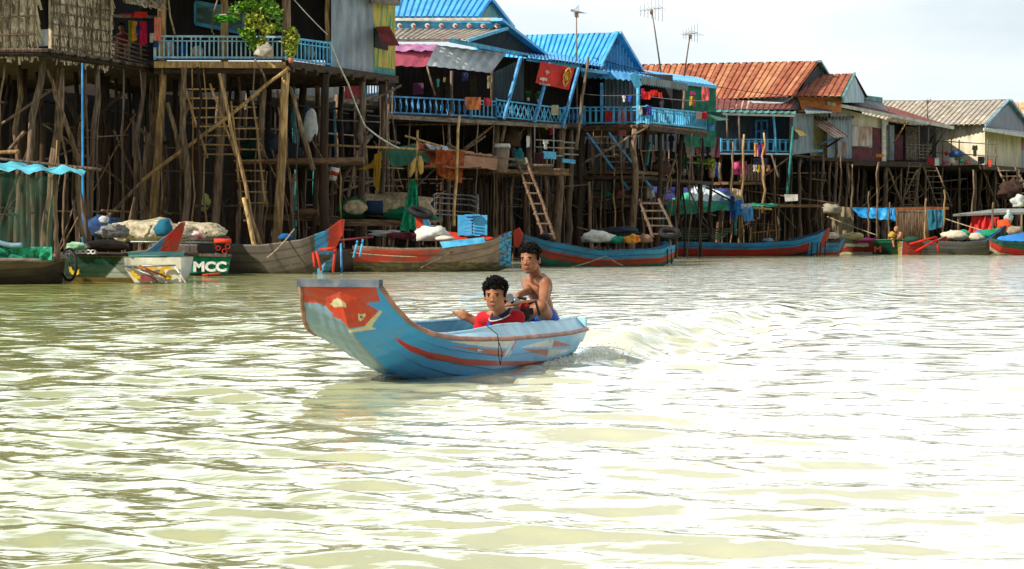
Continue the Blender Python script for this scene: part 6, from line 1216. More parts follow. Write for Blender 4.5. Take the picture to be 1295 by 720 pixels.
# canopy over the jetty
cn = thing('canopy', 'patched canopy of green, orange and grey sheets on bamboo over the jetty', 'canopy', W(560, 285, 60))
for i, (pts, c_) in enumerate((([(488, 188, 60), (534, 181, 60.5), (544, 204, 58.0), (494, 210, 58.0)], '#23694a'), ([(524, 181, 60.2), (556, 183, 60.5), (566, 206, 57.9), (528, 214, 57.9)], '#c25e30'), ([(534, 179, 60.2), (572, 188, 60.5), (566, 193, 58.5), (545, 189, 58.3)], '#a7adb5'), ([(556, 188, 60.2), (630, 197, 60.5), (628, 214, 57.9), (560, 210, 57.8)], '#ac7650'))): clothq('sheet', None, None, pts, cloth_m(c_), .09, parent=cn)
NETO = M('net_orange', '#c2612c', '#7c3e22', scale=10, rough=.95, bump=.5); make_net(NETO, .8, 3)
clothq('hanging_net', None, None, [(551, 189, 58.2), (588, 192, 58.2), (584, 232, 58.1), (552, 222, 58.1)], NETO, .12, parent=cn, nu=18)
for a, b, r, m in (((397, 183), (530, 189), .035, BAM), ((530, 189), (662, 203), .03, LOG), ((512, 172), (560, 186), .03, BAM), ((565, 182), (590, 196), .04, LOG), ((528, 165), (526, 228), .03, BAM), ((566, 190), (566, 230), .03, LOG)): MB().tube([W(*a, 58.3), W(*b, 58.3)], r, 6).build('bamboo', m, cn)
tag(MB().tube(crook(W(581, 146, 58), W(574, 286, 57.9), .05), [.035, .045], 6).build('bamboo_pole', BAM), 'tall pale bamboo pole standing in front of the orange net', 'pole')
ym = cloth_m('#b08a2a'); clothq('hammock_cloth', 'mustard yellow cloth slung like a hammock near the white sack', 'cloth', [(441, 208, 58.5), (482, 190, 58.5), (480, 206, 58.4), (446, 212, 58.4)], ym, .05, sagk=.25, nu=20)
clothq('cloth_strip', 'mustard yellow end hanging straight down from the slung cloth', 'cloth', [(473, 196, 58.4), (483, 191, 58.4), (479, 246, 58.4), (472, 232, 58.4)], ym, .06)
blob('sack', 'white sack hanging in a blue tipped sling under the veranda house', 'sack', 393, 174, 57, 17, 38, '#cfd0cc', c2='#a8b0b0', jit=.12, flat=False, n=18); tag(MB().tube([W(385, 150, 57), W(387, 132, 57), W(396, 150, 57)], [.03, .06], 6).build('sling', cloth_m('#24507c')), 'blue sling that holds the hanging white sack', 'sling')
t = thing('bucket', 'white and red paint bucket hung on a stilt', 'bucket', W(422, 228, 57)); MB().tube([W(420, 228, 57), W(424, 212, 57)], [.10, .13], 14).build('bucket_body', WHITEP, t); MB().tube([W(421.5, 222, 57), W(423, 217, 57)], [.117, .124], 14).build('red_band', cloth_m('#b03428'), t)
t = thing('barrel', 'brown plastic barrel with a white basin lid on the porch beside the long ladder', 'barrel', W(633, 218, 73.4)); MB().tube([W(633, 218, 73.4), W(635, 187, 73.4)], [.23, .27], 16).build('barrel_body', cloth_m('#8f7c6c'), t); MB().tube([W(635, 187, 73.4), W(635, 182, 73.4)], [.30, .27], 16).build('lid', WHITEP, t)
blob('bundle', 'teal bundle on the porch just right of the brown barrel', 'bundle', 655, 214, 74, 16, 26, '#1f6a72', jit=.3); blob('bundle', 'brown straw bundle hanging behind the porch by the brown barrel', 'bundle', 646, 186, 75.5, 26, 28, '#5a4530', jit=.35)
blob('tarpaulin', 'dark grey tarp heap on the lower platform of the veranda house', 'tarp', 349, 202, 57, 34, 32, '#3c4650', c2='#262c34', jit=.3); blob('tarpaulin', 'black plastic heap beside the pale blue pipe on the lower platform', 'tarp', 368, 202, 56.5, 28, 20, '#262b30', jit=.25); blob('green_sack', 'dark green sack on the lower platform left of the grey tarp', 'sack', 318, 202, 58, 34, 26, '#163c2c', jit=.2); blob('red_jug', 'small red jug on the dark green sack', 'jug', 302, 194, 57, 8, 10, '#c02430', jit=.05)
blob('straw_heap', 'flat straw heap on the jetty beam left of the net bag', 'straw', 389, 273, 57, 28, 10, '#7a5c3c', jit=.3); blob('plastic_bag', 'pale yellow green plastic bag hung on a stilt behind the grey boat', 'bag', 259, 264, 55.5, 12, 18, '#b9c07a', jit=.3, flat=False)
# ------------------------------------------------------------------ shelters further right
ts = thing('tarp_shelter', 'sagging green and white tarp shelter on poles behind the long red boat', 'shelter', W(890, 300, 89))
clothq('green_tarp', None, None, [(850, 252, 92), (886, 235, 92), (930, 252, 90), (840, 262, 88)], M('tarp_green', '#3fae8a', '#27806a', scale=2, rough=.5), .25, parent=ts, nu=26)
clothq('white_tarp', None, None, [(874, 240, 90.5), (890, 234.5, 91), (930, 253, 88.6), (872, 259, 88)], M('tarp_white', '#dde4e6', '#a9bcbe', scale=2, rough=.5), .22, parent=ts, nu=22)
clothq('green_valance', None, None, [(840, 252, 87.8), (935, 256, 87.8), (932, 265, 87.6), (846, 272, 87.6)], M('tarp_green', '#2c8f70', '#1c6a52'), .15, parent=ts, nu=22)
MB().tube([W(893, 237, 87.5), W(930, 257, 87.4)], .04, 5).build('rope', CABLE, ts)
for x0, y0, x1, y1, r, m in ((838, 250, 838, 300, .06, TEAL), (929, 250, 930, 298, .06, TEAL), (870, 262, 900, 296, .05, LOGG), (850, 292, 875, 262, .05, LOG), (895, 262, 892, 296, .05, LOGD), (912, 262, 912, 298, .06, LOG), (860, 262, 860, 298, .06, LOGD)): stilt(ts, x0, y0, x1, y1, 88, r, m, 'pole', ext=False)
clothq('screen', 'purple blue tarp stretched behind the green and white tarp shelter', 'tarp', [(826, 236, 93), (925, 239, 94), (925, 262, 94), (828, 262, 93)], M('tarp_purple', '#5a5cae', '#3c3e86', scale=2, rough=.6), .12, nu=26)
clothq('tarp_flap', 'beige cloth flap at the right end of the tarp shelter', 'cloth', [(926, 238, 90), (936, 240, 90), (941, 258, 90), (925, 256, 90)], cloth_m('#c9b490'), .08)
for i, (x, y, w_, h_, c_, lb) in enumerate(((926, 248, 5, 30, '#2b3fa8', 'deep blue cloth strip hanging at the shelter corner'), (935, 253, 9, 20, '#2f7fd0', 'bright blue cloth hanging just right of the deep blue strip'), (947, 262, 12, 18, '#5a9fd8', 'pale blue cloth draped over the pole right of the shelter'), (944, 258, 14, 6, '#c4d4dc', 'whitish cloth lying over the pole right of the shelter'))): garment(x, y, 87.6, w_, h_, c_, lb, name='cloth', cat='cloth')
clothq('green_sheet', 'thin green sheet on the pole running right from the shelter', 'tarp', [(945, 257, 89), (985, 258, 89.5), (984, 261, 88.8), (946, 261, 88.5)], cloth_m('#1f8f6a'), .06); tag(MB().tube([W(930, 262, 88.5), W(976, 265, 88.4)], .045, 5).build('bamboo_pole', BAM), 'horizontal bamboo pole under the thin green sheet', 'pole')
t = thing('boat_stack', 'stack of upturned greenish plank boats behind the long red boat', 'boat', W(880, 300, 89))
for i in range(5): board(t, 'plank', W(845+i*4, 289+i*3.2, 88.6-i*.3), W(925-i*3, 290+i*3, 88.8-i*.3), M('plank_green', '#6c7a58', '#4c523e', scale=4, st=(1, 1, 5), dirt=.4), .07, .5)
t = thing('sign_board', 'blank white board propped on the platform edge by the teal pipe', 'board', W(1001, 255, 94.5)); MB().poly([W(992, 246, 94.5), W(1009, 246, 94.5), W(1009, 254, 94.5), W(993, 255, 94.5)], (0, 1, 0), .05).build('panel', WHITEP, t)
clothq('grey_curtain', 'dirty grey canvas curtain hung from a pole beside the blue tarp', 'curtain', [(1050, 260, 96), (1079, 263, 96), (1079, 303, 96), (1053, 303, 96)], M('canvas_dirty', '#8f8068', '#5e5444', scale=2, st=(2, 2, .5), dirt=.3), .22, nu=24, fr=8); blob('grey_bundle', 'pale grey canvas bundle on top of the grey curtain', 'bundle', 1051, 270, 95.5, 18, 12, '#9c9484', jit=.5)
clothq('blue_tarp', 'bright blue tarp strip hung along a line behind the boat lettered M', 'tarp', [(1078, 263, 95.5), (1133, 263, 95.5), (1132, 280, 95.4), (1086, 274, 95.4)], M('tarp_skyblue', '#2fa0e4', '#1c78b8', scale=2, rough=.5), .15, nu=26)
wsd = thing('bamboo_hut', 'hut of brown upright sticks under a reddish roof edge beside the teal net', 'hut', W(1152, 303, 98)); mb = MB()
for i in range(44): x = 1134+i*.92; mb.tube([W(x, 266, 98), W(x+rnd.uniform(-.5, .5), 303, 98)], rnd.uniform(.02, .04), 4)
mb.build('stick_wall', LOG, wsd); MB().poly([W(1134, 267, 98.3), W(1175, 267, 98.3), W(1175, 303, 98.3), W(1134, 303, 98.3)], (0, 1, 0), .1).build('inner_wall', PLKD, wsd); board(wsd, 'roof_edge', W(1130, 264.5, 96.5), W(1198, 263.5, 97), M('edge_rust', '#a8603e', '#7c422a', scale=4), .13, .4); board(wsd, 'blue_grey_slat', W(1134, 268.5, 96.8), W(1168, 269, 96.8), GBL, .05, .05)
NETT = M('net_teal', '#2f7f96', '#2c4f66', scale=3, rough=.9); make_net(NETT, .85, 1); clothq('teal_net', 'square teal net hung to dry beside the bamboo hut', 'fishing net', [(1172, 265, 96), (1195, 265, 96), (1193, 287, 95.9), (1174, 292, 95.9)], NETT, .12)
clothq('red_tarp', 'bright red tarp wall of the shelter behind the cream sacks', 'tarp', [(1229, 273, 97), (1263, 275, 97), (1262, 297, 96.8), (1224, 296, 96.8)], M('tarp_red', '#d4221c', '#a81814', scale=2, rough=.6), .18, nu=24)
rs = thing('shelter_roof', 'thin pale roof on poles over the red tarp', 'roof', W(1250, 300, 97)); MB().poly([W(1205, 271, 96.5), W(1262, 269, 97), W(1330, 268, 98), W(1330, 264, 100), W(1262, 264, 100)], (0, 0, -1), .1).build('roof_sheet', metal_sheet('roof_palegrey2', '#8f918a', '#6f7472'), rs)
for x in (1212, 1255, 1292): MB().tube([W(x, 270, 96.8), W(x, 304, 96.8)], .05, 5).build('post', LOG, rs)
blob('orange_bag', 'orange bag beside the red tarp wall', 'bag', 1270, 290, 96.5, 18, 13, '#d8562a', jit=.25, flat=False); blob('white_rag', 'white rags hanging at the shelter roof end', 'cloth', 1275, 284, 97, 10, 16, '#b8c8c8', jit=.4, flat=False); blob('brown_net', 'reddish brown net heap on the steps under the cream house', 'fishing net', 1277, 250, 108, 24, 22, '#43302a', jit=.55, flat=False); blob('white_sacks', 'white and grey rubbish bags beside the reddish net heap', 'bag', 1288, 262, 106, 18, 14, '#c4c8c8', jit=.4)
# ------------------------------------------------------------------ ladders, poles, antennas
ladder('long wooden ladder from the lower porch down to the banded boat', 653, 200, 73.5, 688, 302, 71.5, .36, 8, LOG, .05)
ladder('blue railed stairs hanging below the laundry veranda', 742, 168, 78, 795, 240, 79.5, .9, 9, LOG, .045, rail_mat=BLUED)
ladder('short ladder leaning at the right end of the laundry house platforms', 808, 252, 77, 826, 300, 75, .8, 5, LOGG, .05)
ladder('grey ladder with crooked rails in the dark behind the leaning pole', 232, 106, 54.5, 262, 200, 54.5, .75, 8, LOGL, .032)
ladder('wide runged ladder between the two tall stilts of the veranda house', 292, 128, 54.6, 306, 262, 54.5, .62, 10, LOGL, .028)
ladder('small dark ladder hanging under the lattice fence', 1168, 212, 106, 1186, 262, 105, .7, 7, LOGG, .035)
ladder('pale ladder leaning near the two white and black hung cloths', 1150, 206, 106, 1141, 262, 104, .6, 7, LOGG, .035)
ladder('steps down from the cream house towards the red tarp', 1262, 212, 111, 1284, 262, 108, 1.0, 7, LOG, .05)
def fpole(label, x0, y0, x1, y1, D, r, m, name='bamboo_pole', group=None, wob=.06): return tag(pole(W(x0, y0, D), W(x1, y1, D), r*.7, r, name, m, None, wob), label, 'pole', group)
fpole('long thick pole leaning from the veranda down to the grey boat', 277, 93, 336, 345, 52.2, .055, LOGL); fpole('second pole bundled along the lower half of the long leaning pole', 308, 250, 330, 345, 52.1, .07, BAM)
fpole('grey weathered pole rising past the eave between the two blue roofed houses', 744, 72, 728, 190, 76.2, .07, LOGG)
fpole('bright blue pipe standing straight in front of the thatched house', 104, 80, 105, 312, 48.5, .028, M('pipe_blue', '#2a9be8', '#1f7cc4', scale=5, rough=.4), 'water_pipe', wob=.0)
fpole('crooked branch beside the turquoise tarp end', 96, 210, 112, 306, 48, .05, LOGG)
fpole('wavy stick mooring pole between the net boat and the cream nets', 170, 250, 160, 300, 49.5, .04, LOG)
for i, (x, y0, y1, D, lb) in enumerate(((941, 170, 292, 91, 'tall branch pole in front of the pink hat'), (966, 168, 262, 92, 'thick pale branch before the small blue veranda, nearer its teal corner pipe'), (927, 180, 240, 92, 'slim pole at the maroon cloth left of the small blue veranda'),
        (985, 250, 298, 89, 'stake with a red tag at the end of the green sheet'), (1063, 198, 262, 98, 'pole in front of the yellow walled narrow house'), (1078, 208, 262, 98.5, 'short pole under the rusty shutter'), (1099, 242, 304, 94, 'stake crossing the middle of the blue tarp strip'), (1111, 205, 300, 95, 'tall thin pole right of the middle of the blue tarp'), (1125, 256, 304, 94, 'reddish stake at the right end of the blue tarp'),
        (1171, 251, 304, 93, 'pale post between the bamboo hut and the teal net'), (1194, 240, 303, 93.5, 'light bamboo post on the right edge of the teal net'), (1256, 256, 296, 93, 'thin yellow stake in front of the red tarp'), (888, 192, 262, 86, 'slanting stick leaning past the plant pots'), (1231, 215, 300, 98, 'dark post left of the red tarp'))): fpole(lb, x, y0, x-1.5, y1+8, D, .06 if i < 3 else .05, LOGL if i in (0, 1, 9, 10) else LOG, 'mooring_pole', wob=.12)
def antenna(label, x, yt, yb, D, lean=0, n=5, size=.5, rot=.3):
    t = thing('tv_antenna', label, 'antenna', W(x+lean, yb, D)); top = W(x, yt, D)
    MB().tube([W(x+lean, yb, D), W(x+lean*.35, (yt*2+yb)/3, D), top], [.035, .02], 6).build('mast', LOGG, t)
    ax_ = Vector((math.cos(rot), math.sin(rot), .15)); pr = Vector((-ax_.y, ax_.x, .3)).normalized(); mb = MB().tube([top-ax_*size*.5, top+ax_*size*.5], .012, 5)
    mb.build('boom', STEEL, t); mb = MB()
    for i in range(n): q = top+ax_*size*(i/(n-1)-.5); l = size*(.3+.08*i); mb.tube([q-pr*l, q+pr*l], .009, 4); mb.tube([q-Vector((0, 0, l*.8)), q+Vector((0, 0, l*.8))], .009, 4)
    mb.build('elements', STEEL, t); MB().box(top-Vector((0, 0, .12)), .12, .1, .16).build('junction_box', cloth_m('#8a5a34'), t)
antenna('straight mast antenna above the gap between the two blue roofs', 729, 15, 180, 78.5, 1, rot=1.2); antenna('tallest antenna on a bowed mast above the gabled blue roof', 824, 12, 92, 86, 12, n=7, size=.9, rot=.2); antenna('shorter leaning antenna next to the bowed one', 873, 43, 97, 88, -8, n=6, size=.7, rot=.5); antenna('small antenna on the pale grey ribbed roof', 1173, 127, 155, 116, 0, n=3, size=.4)
# ------------------------------------------------------------------ banner
bn = thing('banner', 'red cloth banner with white script and a gold emblem tied across the blue posts', 'banner', AF.at(700, 114, .45)); bo = .42
BA, BB, BC, BD = AF.at(684, 78, bo), AF.at(727, 86, bo), AF.at(719, 114, bo), AF.at(677, 105, bo)
clothq('banner_cloth', None, None, [BA, BB, BC, BD], M('banner_red', '#d02a20', '#a81e18', scale=2, rough=.6), .04, parent=bn)
bx = (BB-BA).normalized(); bz = (BA-BD).normalized(); kh = None
try:
    import os
    fp = os.path.join(bpy.utils.system_resource('DATAFILES'), 'fonts', 'NotoSansKhmer-VariableFont_wdth,wght.woff2'); kh = bpy.data.fonts.load(fp) if os.path.exists(fp) else None
except Exception: kh = None
nb = AF.n*.06
if kh:
    text_on(bn, 'ស៊ូម', BA+bx*.30-bz*.40+nb, bx, bz, .26, WL, 'script_line', kh, 1.0, .005, .006); text_on(bn, 'អរគុណ', BA+bx*.12-bz*.68+nb, bx, bz, .28, WL, 'script_line', kh, .9, .005, .006)
rb = random.Random(5); mb = MB()
for i in range(7): q = BA+bx*(.16+.085*i)-bz*.86+nb; mb.tube([q, q+bz*rb.uniform(.05, .09)+bx*rb.uniform(.0, .04), q+bx*.055+bz*.03], .012, 4)
mb.build('small_script', WL, bn); GOLD = M('emblem_gold', '#e2b95a', '#b08030', scale=6); mb = MB(); c0 = BA.lerp(BB, .80).lerp(BD.lerp(BC, .80), .5)+nb*1.3
for s in (-1, 1):
    mb.tube([c0+bz*.36+bx*.02*s, c0+bz*.28+bx*.12*s, c0+bz*.10+bx*.19*s, c0-bz*.10+bx*.13*s, c0-bz*.30+bx*.03*s], [.012, .03, .035, .03, .012], 5) if False else mb.tube([c0+bz*.36+bx*.02*s, c0+bz*.26+bx*.12*s, c0+bz*.06+bx*.18*s, c0-bz*.16+bx*.12*s, c0-bz*.34+bx*.02*s], .028, 5)
    mb.tube([c0+bz*.2+bx*.02*s, c0+bz*.05+bx*.09*s, c0-bz*.12+bx*.04*s], .022, 5)
mb.ell(c0, .05, .02, .12, 8); mb.build('emblem', GOLD, bn)
# ------------------------------------------------------------------ laundry, each piece for itself
G1 = 'laundry on the thatched house porch'
for x, y, w_, h_, c_, lb in ((160, 17, 18, 6, '#c4244a', 'crimson cloth thrown over the porch pole at its left end'), (178, 15, 16, 7, '#e0342a', 'bright red cloth thrown over the porch pole'), (166, 26, 7, 26, '#8f9a3a', 'olive green towel on the thatched porch'), (170, 27, 6, 26, '#d89a2e', 'orange yellow towel next to the olive one'),
        (175, 26, 6, 22, '#1f2f66', 'navy cloth between the yellow towel and the crimson one'), (181, 27, 9, 30, '#c01c4c', 'long crimson towel on the thatched porch'), (190, 26, 6, 16, '#2a2340', 'dark purple garment right of the long crimson towel'), (199, 22, 8, 30, '#e8836a', 'salmon cloth at the corner of the blue white railing'), (194, 42, 9, 12, '#d8ccc0', 'whitish rag on the railing end'), (197, 50, 6, 10, '#1c3c6a', 'small blue rag below the salmon cloth')):
    garment(x, y, 54.2+random.uniform(-.15, .15), w_, h_, c_, lb, group=G1)
G2 = 'laundry on the first blue veranda'
for x, y, w_, h_, c_, lb, D, kd in ((598, 123, 20, 16, '#8a4f2c', 'patterned brown rug over the blue railing', 72.3, 'towel'), (617, 124, 10, 11, '#9c3038', 'dark red cloth on the railing corner', 72.9, 'towel'), (702, 133, 9, 13, '#b0ac8e', 'pale grey green cloth on the lattice railing under the banner', 75.3, 'towel'), (529, 105, 13, 15, '#6a3a5c', 'dull purple cloth deep in the first blue veranda', 73.5, 'towel'), (554, 100, 4, 10, '#4fa8a0', 'small turquoise shirt hanging under the pink awning', 72.4, 'shirt'), (562, 98, 3, 6, '#c8b84a', 'tiny yellow green cloth beside the turquoise shirt', 72.5, 'towel'), (588, 92, 8, 11, '#26305c', 'navy cloth hanging under the white awning', 73, 'towel'), (619, 96, 5, 16, '#8c8060', 'khaki cloth hanging at the corrugated wall corner', 73.4, 'towel'), (497, 85, 5, 16, '#e06a1c', 'orange cloth beside the green and yellow plank wall', 66, 'towel'), (488, 118, 4, 27, '#e0389a', 'bright pink cloth in the gap left of the deep blue railing', 66, 'towel')):
    garment(x, y, D, w_, h_, c_, lb, kd, group=G2)
G3 = 'laundry on the second blue veranda'
BD_ = lambda x: 77.6+(max(0, x-819))*.066
for x, y, w_, h_, c_, lb, kd in ((789, 121, 4, 8, '#e8e6e0', 'small white shirt on the line at the bare metal wall', 'shirt'), (796, 121, 6, 8, '#2846b4', 'small royal blue shirt next to the white one', 'shirt'), (813, 112, 4, 13, '#c81e54', 'narrow crimson cloth at the top of the corner post', 'towel'), (818, 116, 9, 10, '#d22c22', 'red frilled cloth right of the corner post', 'towel'), (827, 114, 9, 8, '#cc2620', 'middle red cloth of the red row under the veranda roof', 'towel'), (835, 117, 5, 7, '#d63426', 'last small red cloth of the red row', 'towel'), (810, 134, 5, 11, '#e4e0da', 'white cloth over the railing corner', 'towel'), (815, 135, 6, 11, '#22202a', 'black cloth over the railing corner', 'towel'), (821, 134, 7, 12, '#4a44a8', 'violet cloth over the railing', 'towel'), (837, 126, 6, 16, '#3a3240', 'dark patterned shirt hanging inside the veranda', 'shirt'), (874, 122, 4, 12, '#e4b42a', 'yellow cloth under the eave end', 'towel'), (878, 124, 3, 10, '#e05a2c', 'orange cloth beside the yellow one', 'towel'), (876, 116, 7, 4, '#a83a6a', 'magenta cap shaped cloth above the yellow cloth', 'towel'), (892, 110, 9, 18, '#d86a6a', 'pink and red garment hung high on the eave corner', 'towel'), (896, 112, 3, 14, '#c02a34', 'deep red strip on the right of the pink garment', 'towel'), (884, 142, 7, 9, '#c4a49c', 'pinkish cloth over the end of the blue railing', 'towel'), (891, 142, 7, 9, '#c4242c', 'red cloth over the very end of the blue railing', 'towel'), (770, 140, 8, 14, '#a82430', 'dark red cloth behind the balusters, nearest to the deep blue board', 'towel'), (796, 140, 8, 14, '#b02832', 'dark red cloth behind the balusters, nearest to the corner post', 'towel')):
    garment(x, y, BD_(x)+(1.0 if 'behind' in lb or 'inside' in lb else -.1), w_, h_, c_, lb, kd, group=G3)
G4 = 'laundry row on the lower line of the laundry house'
cols = ['#3a2a30', '#7c2430', '#d8d4d8', '#c0c8d8', '#c46a5a', '#b0848c', '#2c2a38', '#a88a90']
names = ['dark brown shirt at the start of the lower line', 'dark red long cloth on the lower line', 'white shirt on the lower line', 'pale blue grey shirt on the lower line', 'rusty pink shirt on the lower line', 'rose patterned shirt on the lower line', 'black shirt near the end of the lower line', 'mauve shirt at the end of the lower line']
for i in range(8): garment(858+i*6.2, 181+random.uniform(-1, 1), 85.5, 6.2, 17+(8 if i == 1 else 0), cols[i], names[i], 'shirt' if i != 1 else 'towel', group=G4)
for i in range(4): garment(879+i*6, 198, 85.9, 6, 11, ('#1a1c30', '#20223a', '#16182a', '#2a2c48')[i], ('navy shorts below the pale shirts, the first one', 'navy trousers below the pale shirts, second from the pots', 'nearly black trousers below the pale shirts', 'dark slate trousers above the terracotta pot')[i], 'shorts', group=G4)
for x, y, w_, h_, c_, lb, kd, D in ((849, 172, 8, 16, '#3c2c4a', 'purple patterned blouse hung beside the dark brown shirt', 'shirt', 84.5), (906, 174, 10, 26, '#5c2c3c', 'large maroon cloth between the green wall and the small veranda', 'towel', 90), (936, 204, 17, 17, '#6e2040', 'wine red cloth on the low line beside the pink hat', 'towel', 94),
        (956, 181, 5, 17, '#e8a06a', 'orange peach cloth over the small blue railing', 'towel', 94.4), (961, 183, 4, 18, '#5a2a8a', 'violet cloth over the small blue railing', 'towel', 94.4), (966, 182, 6, 14, '#a83a22', 'rust red cloth over the small blue railing', 'towel', 94.4), (955, 209, 5, 8, '#dcd8cc', 'white cloth on the low slat fence', 'towel', 94), (960, 209, 4, 9, '#d8a41e', 'yellow cloth on the low slat fence', 'towel', 94), (965, 209, 4, 7, '#c4ccd4', 'pale grey cloth right of the yellow one', 'towel', 94), (972, 209, 5, 8, '#a06a54', 'brown cloth on the low slat fence', 'towel', 94), (962, 200, 20, 8, '#141a34', 'row of black cloth above the slat fence', 'towel', 94.8),
        (668, 172, 4, 15, '#e4e4e4', 'white towel by the left post of the lower porch', 'towel', 74.5), (690, 177, 7, 12, '#dcd6d8', 'white pink shirt hung on the lower porch rail', 'shirt', 74.6), (682, 193, 12, 17, '#3c1c2a', 'dark maroon cloth over the lower porch rail', 'towel', 74.3), (692, 161, 5, 3, '#d8c23a', 'small yellow cloth under the lattice railing', 'towel', 76), (697, 161, 3, 10, '#c4243a', 'small red cloth under the lattice railing', 'towel', 76),
        (1177, 200, 8, 9, '#b02c34', 'red round cloth on the platform before the cream house', 'towel', 108), (1185, 200, 6, 10, '#dcdcdc', 'white cloth with a dark figure on the platform before the cream house', 'towel', 108), (1252, 201, 5, 10, '#e05034', 'orange red child shirt at the cream house corner', 'shirt', 109), (1241, 198, 9, 10, '#20242c', 'black cloth on the fence at the cream house corner', 'towel', 109), (1233, 184, 7, 14, '#3c3a2c', 'dark olive garment on the fence post of the cream house', 'shirt', 109), (1113, 195, 10, 4, '#d88a3a', 'orange yellow cloth strip at the white post', 'towel', 104), (405, 125, 4, 6, '#c8c8d0', 'tiny white cloth on the grey corrugated shed', 'towel', 65), (432, 150, 22, 18, '#2c2a34', 'dark cloth hanging under the grey corrugated shed', 'towel', 62), (397, 150, 8, 30, '#5a1c2c', 'deep red cloth right of the white hanging sack', 'towel', 58)):
    garment(x, y, D, w_, h_, c_, lb, kd)
blob('hat', 'bright pink sun hat hung on a branch below the small blue veranda', 'hat', 931, 214, 93.5, 8, 9, '#e0508a', jit=.08, flat=False)
for i, (x, y, w_, h_, c_, lb) in enumerate(((1196, 208, 7, 4, '#c0507a', 'pink bundle at the left of the cloth pile by the cream house'), (1204, 207, 9, 9, '#d8cfc0', 'cream bundle in the cloth pile by the cream house'), (1209, 199, 16, 8, '#3a62a0', 'blue bundle on top of the cloth pile by the cream house'), (1217, 206, 7, 5, '#2c9a6a', 'green bundle in the cloth pile by the cream house'), (1222, 208, 6, 5, '#d84a6a', 'rose bundle at the right end of the cloth pile'), (1197, 197, 5, 5, '#a82434', 'red bundle hung left of the blue bundle'), (1208, 203, 8, 4, '#6a6a2c', 'olive bundle under the blue bundle'))): blob('cloth_pile', lb, 'cloth', x, y, 109, w_, h_, c_, jit=.3)
for i, (x, w_, h_, c_, lb) in enumerate(((212, 16, 22, '#d8d8d0', 'white sack behind the railing at the porch end'), (232, 10, 20, '#2c56a8', 'blue sack behind the pale blue railing'), (250, 14, 16, '#d6cdb8', 'cream sack behind the pale blue railing next to the vine'), (222, 8, 18, '#4a4a52', 'dark bundle between the white and the blue sack'), (391, 14, 16, '#a8a69a', 'grey sack behind the side railing near the metal wall'))): blob('sack', lb, 'sack', x, 74, 55.6 if x < 300 else 56.8, w_, h_, c_, jit=.15)
for x, y, w_, h_, c_, lb in ((790, 231, 14, 10, '#1f6a52', 'green cloth on the cluttered middle platform'), (790, 252, 30, 5, '#7c6448', 'flat straw and rag layer on the bottom platform'), (757, 252, 26, 5, '#6a5844', 'flat rag heap at the left of the bottom platform'), (765, 251, 16, 10, '#15705c', 'dark teal bundle on the bottom platform beside the stairs'), (784, 251, 14, 12, '#8a4a40', 'reddish basket on the bottom platform'), (818, 252, 16, 18, '#b8b4ac', 'whitish sack beside the short ladder'), (836, 221, 34, 16, '#5a4038', 'heap of pots and rags on the platform left of the plants'), (785, 172, 14, 36, '#c46a6a', 'tall pink mat rolled behind the blue railed stairs')): blob('bundle', lb, 'bundle', x, y, 79.5 if x < 800 else 80.6, w_, h_, c_, jit=.3)
tag(MB().tube([W(904, 224, 86.8), W(904, 206, 86.8)], .14, 14).build('drum', cloth_m('#1f48b0')), 'blue plastic drum beside the largest plant pot', 'drum')
tag(MB().tube([W(897.5, 166, 83.2), W(897.5, 157, 83.2)], [.17, .2], 14).build('bucket', cloth_m('#4a90d0')), 'light blue bucket hung at the end of the blue railing', 'bucket')
# ------------------------------------------------------------------ plants
LF = leaf_m('leaf_bright', '#6f9a1e', '#3c6416'); LF2 = leaf_m('leaf_yellow', '#a8a83a', '#5f7a1e'); LF3 = leaf_m('leaf_deep', '#2f6a2c', '#1c441e')
t = plant('climbing_plant', 'tall leafy green vine growing up from the pale blue railing', 322, 66, 54.3, 9, 10, 60, LF, .13)
for (x, y, a_, b_, n_) in ((330, 4, .42, .26, 190), (345, 16, .26, .2, 90), (305, 10, .3, .2, 90), (296, 20, .2, .12, 40), (322, 27, .3, .2, 120), (338, 36, .22, .18, 70), (312, 42, .26, .16, 80), (328, 52, .2, .14, 50), (352, 30, .1, .22, 26)): MB().leaves(W(x, y, 54.2+random.uniform(-.2, .2)), a_, .25, b_, n_, .13, shell=0).build('foliage', random.choice((LF, LF, LF2)), t)
for q in ((330, 4), (345, 16), (300, 12), (312, 42), (338, 36)): MB().tube([W(322, 70, 54.3), W((322+q[0])/2+3, (70+q[1])/2, 54.3), W(q[0], q[1], 54.25)], [.025, .008], 5).build('stem', LOG, t)
plant('potted_plant', 'yellow green plant in a clay pot on the veranda corner post', 368, 80, 54.2, 11, 20, 220, LF2, .16, pot=7, potc='#b0705c')
blob('net_bundle', 'white cloth bundle caught on the railing under the vine', 'bundle', 334, 73, 54.2, 22, 18, '#bfb8a8', c2='#8a8478', jit=.35)
t = plant('hanging_planter', 'ring shaped hanging planter with green leaves before the veranda post', 284, 28, 54.2, 15, 4, 150, leaf_m('leaf_fresh', '#5fb02c', '#2f7a1c'), .12, stem=False); MB().tube(ring(W(284, 22, 54.2), .26, .06), .02, 5, cap=False).build('ring', WHITEP, t)
tag(MB().tube([W(287, -40, 54.3), W(269, 20, 54.2), W(268, 40, 54.2), W(272, 46, 54.2)], .02, 5).build('vine_stem', LOG), 'dry stem dangling by the hanging planter', 'stem')
tag(MB().tube([W(210, -30, 54.2), W(215, 20, 54.3), W(221, 43, 54.3)], .025, 5).build('rope', ROPE), 'yellowish rope looped beside the porch corner post', 'rope')
tag(MB().tube([W(322, 75, 54.2), W(330, 88, 54.3), (W(334, 96, 54.4)), W(338, 110, 54.5)], .03, 5).build('dry_branch', LOG), 'dry roots hanging under the vine', 'branch')
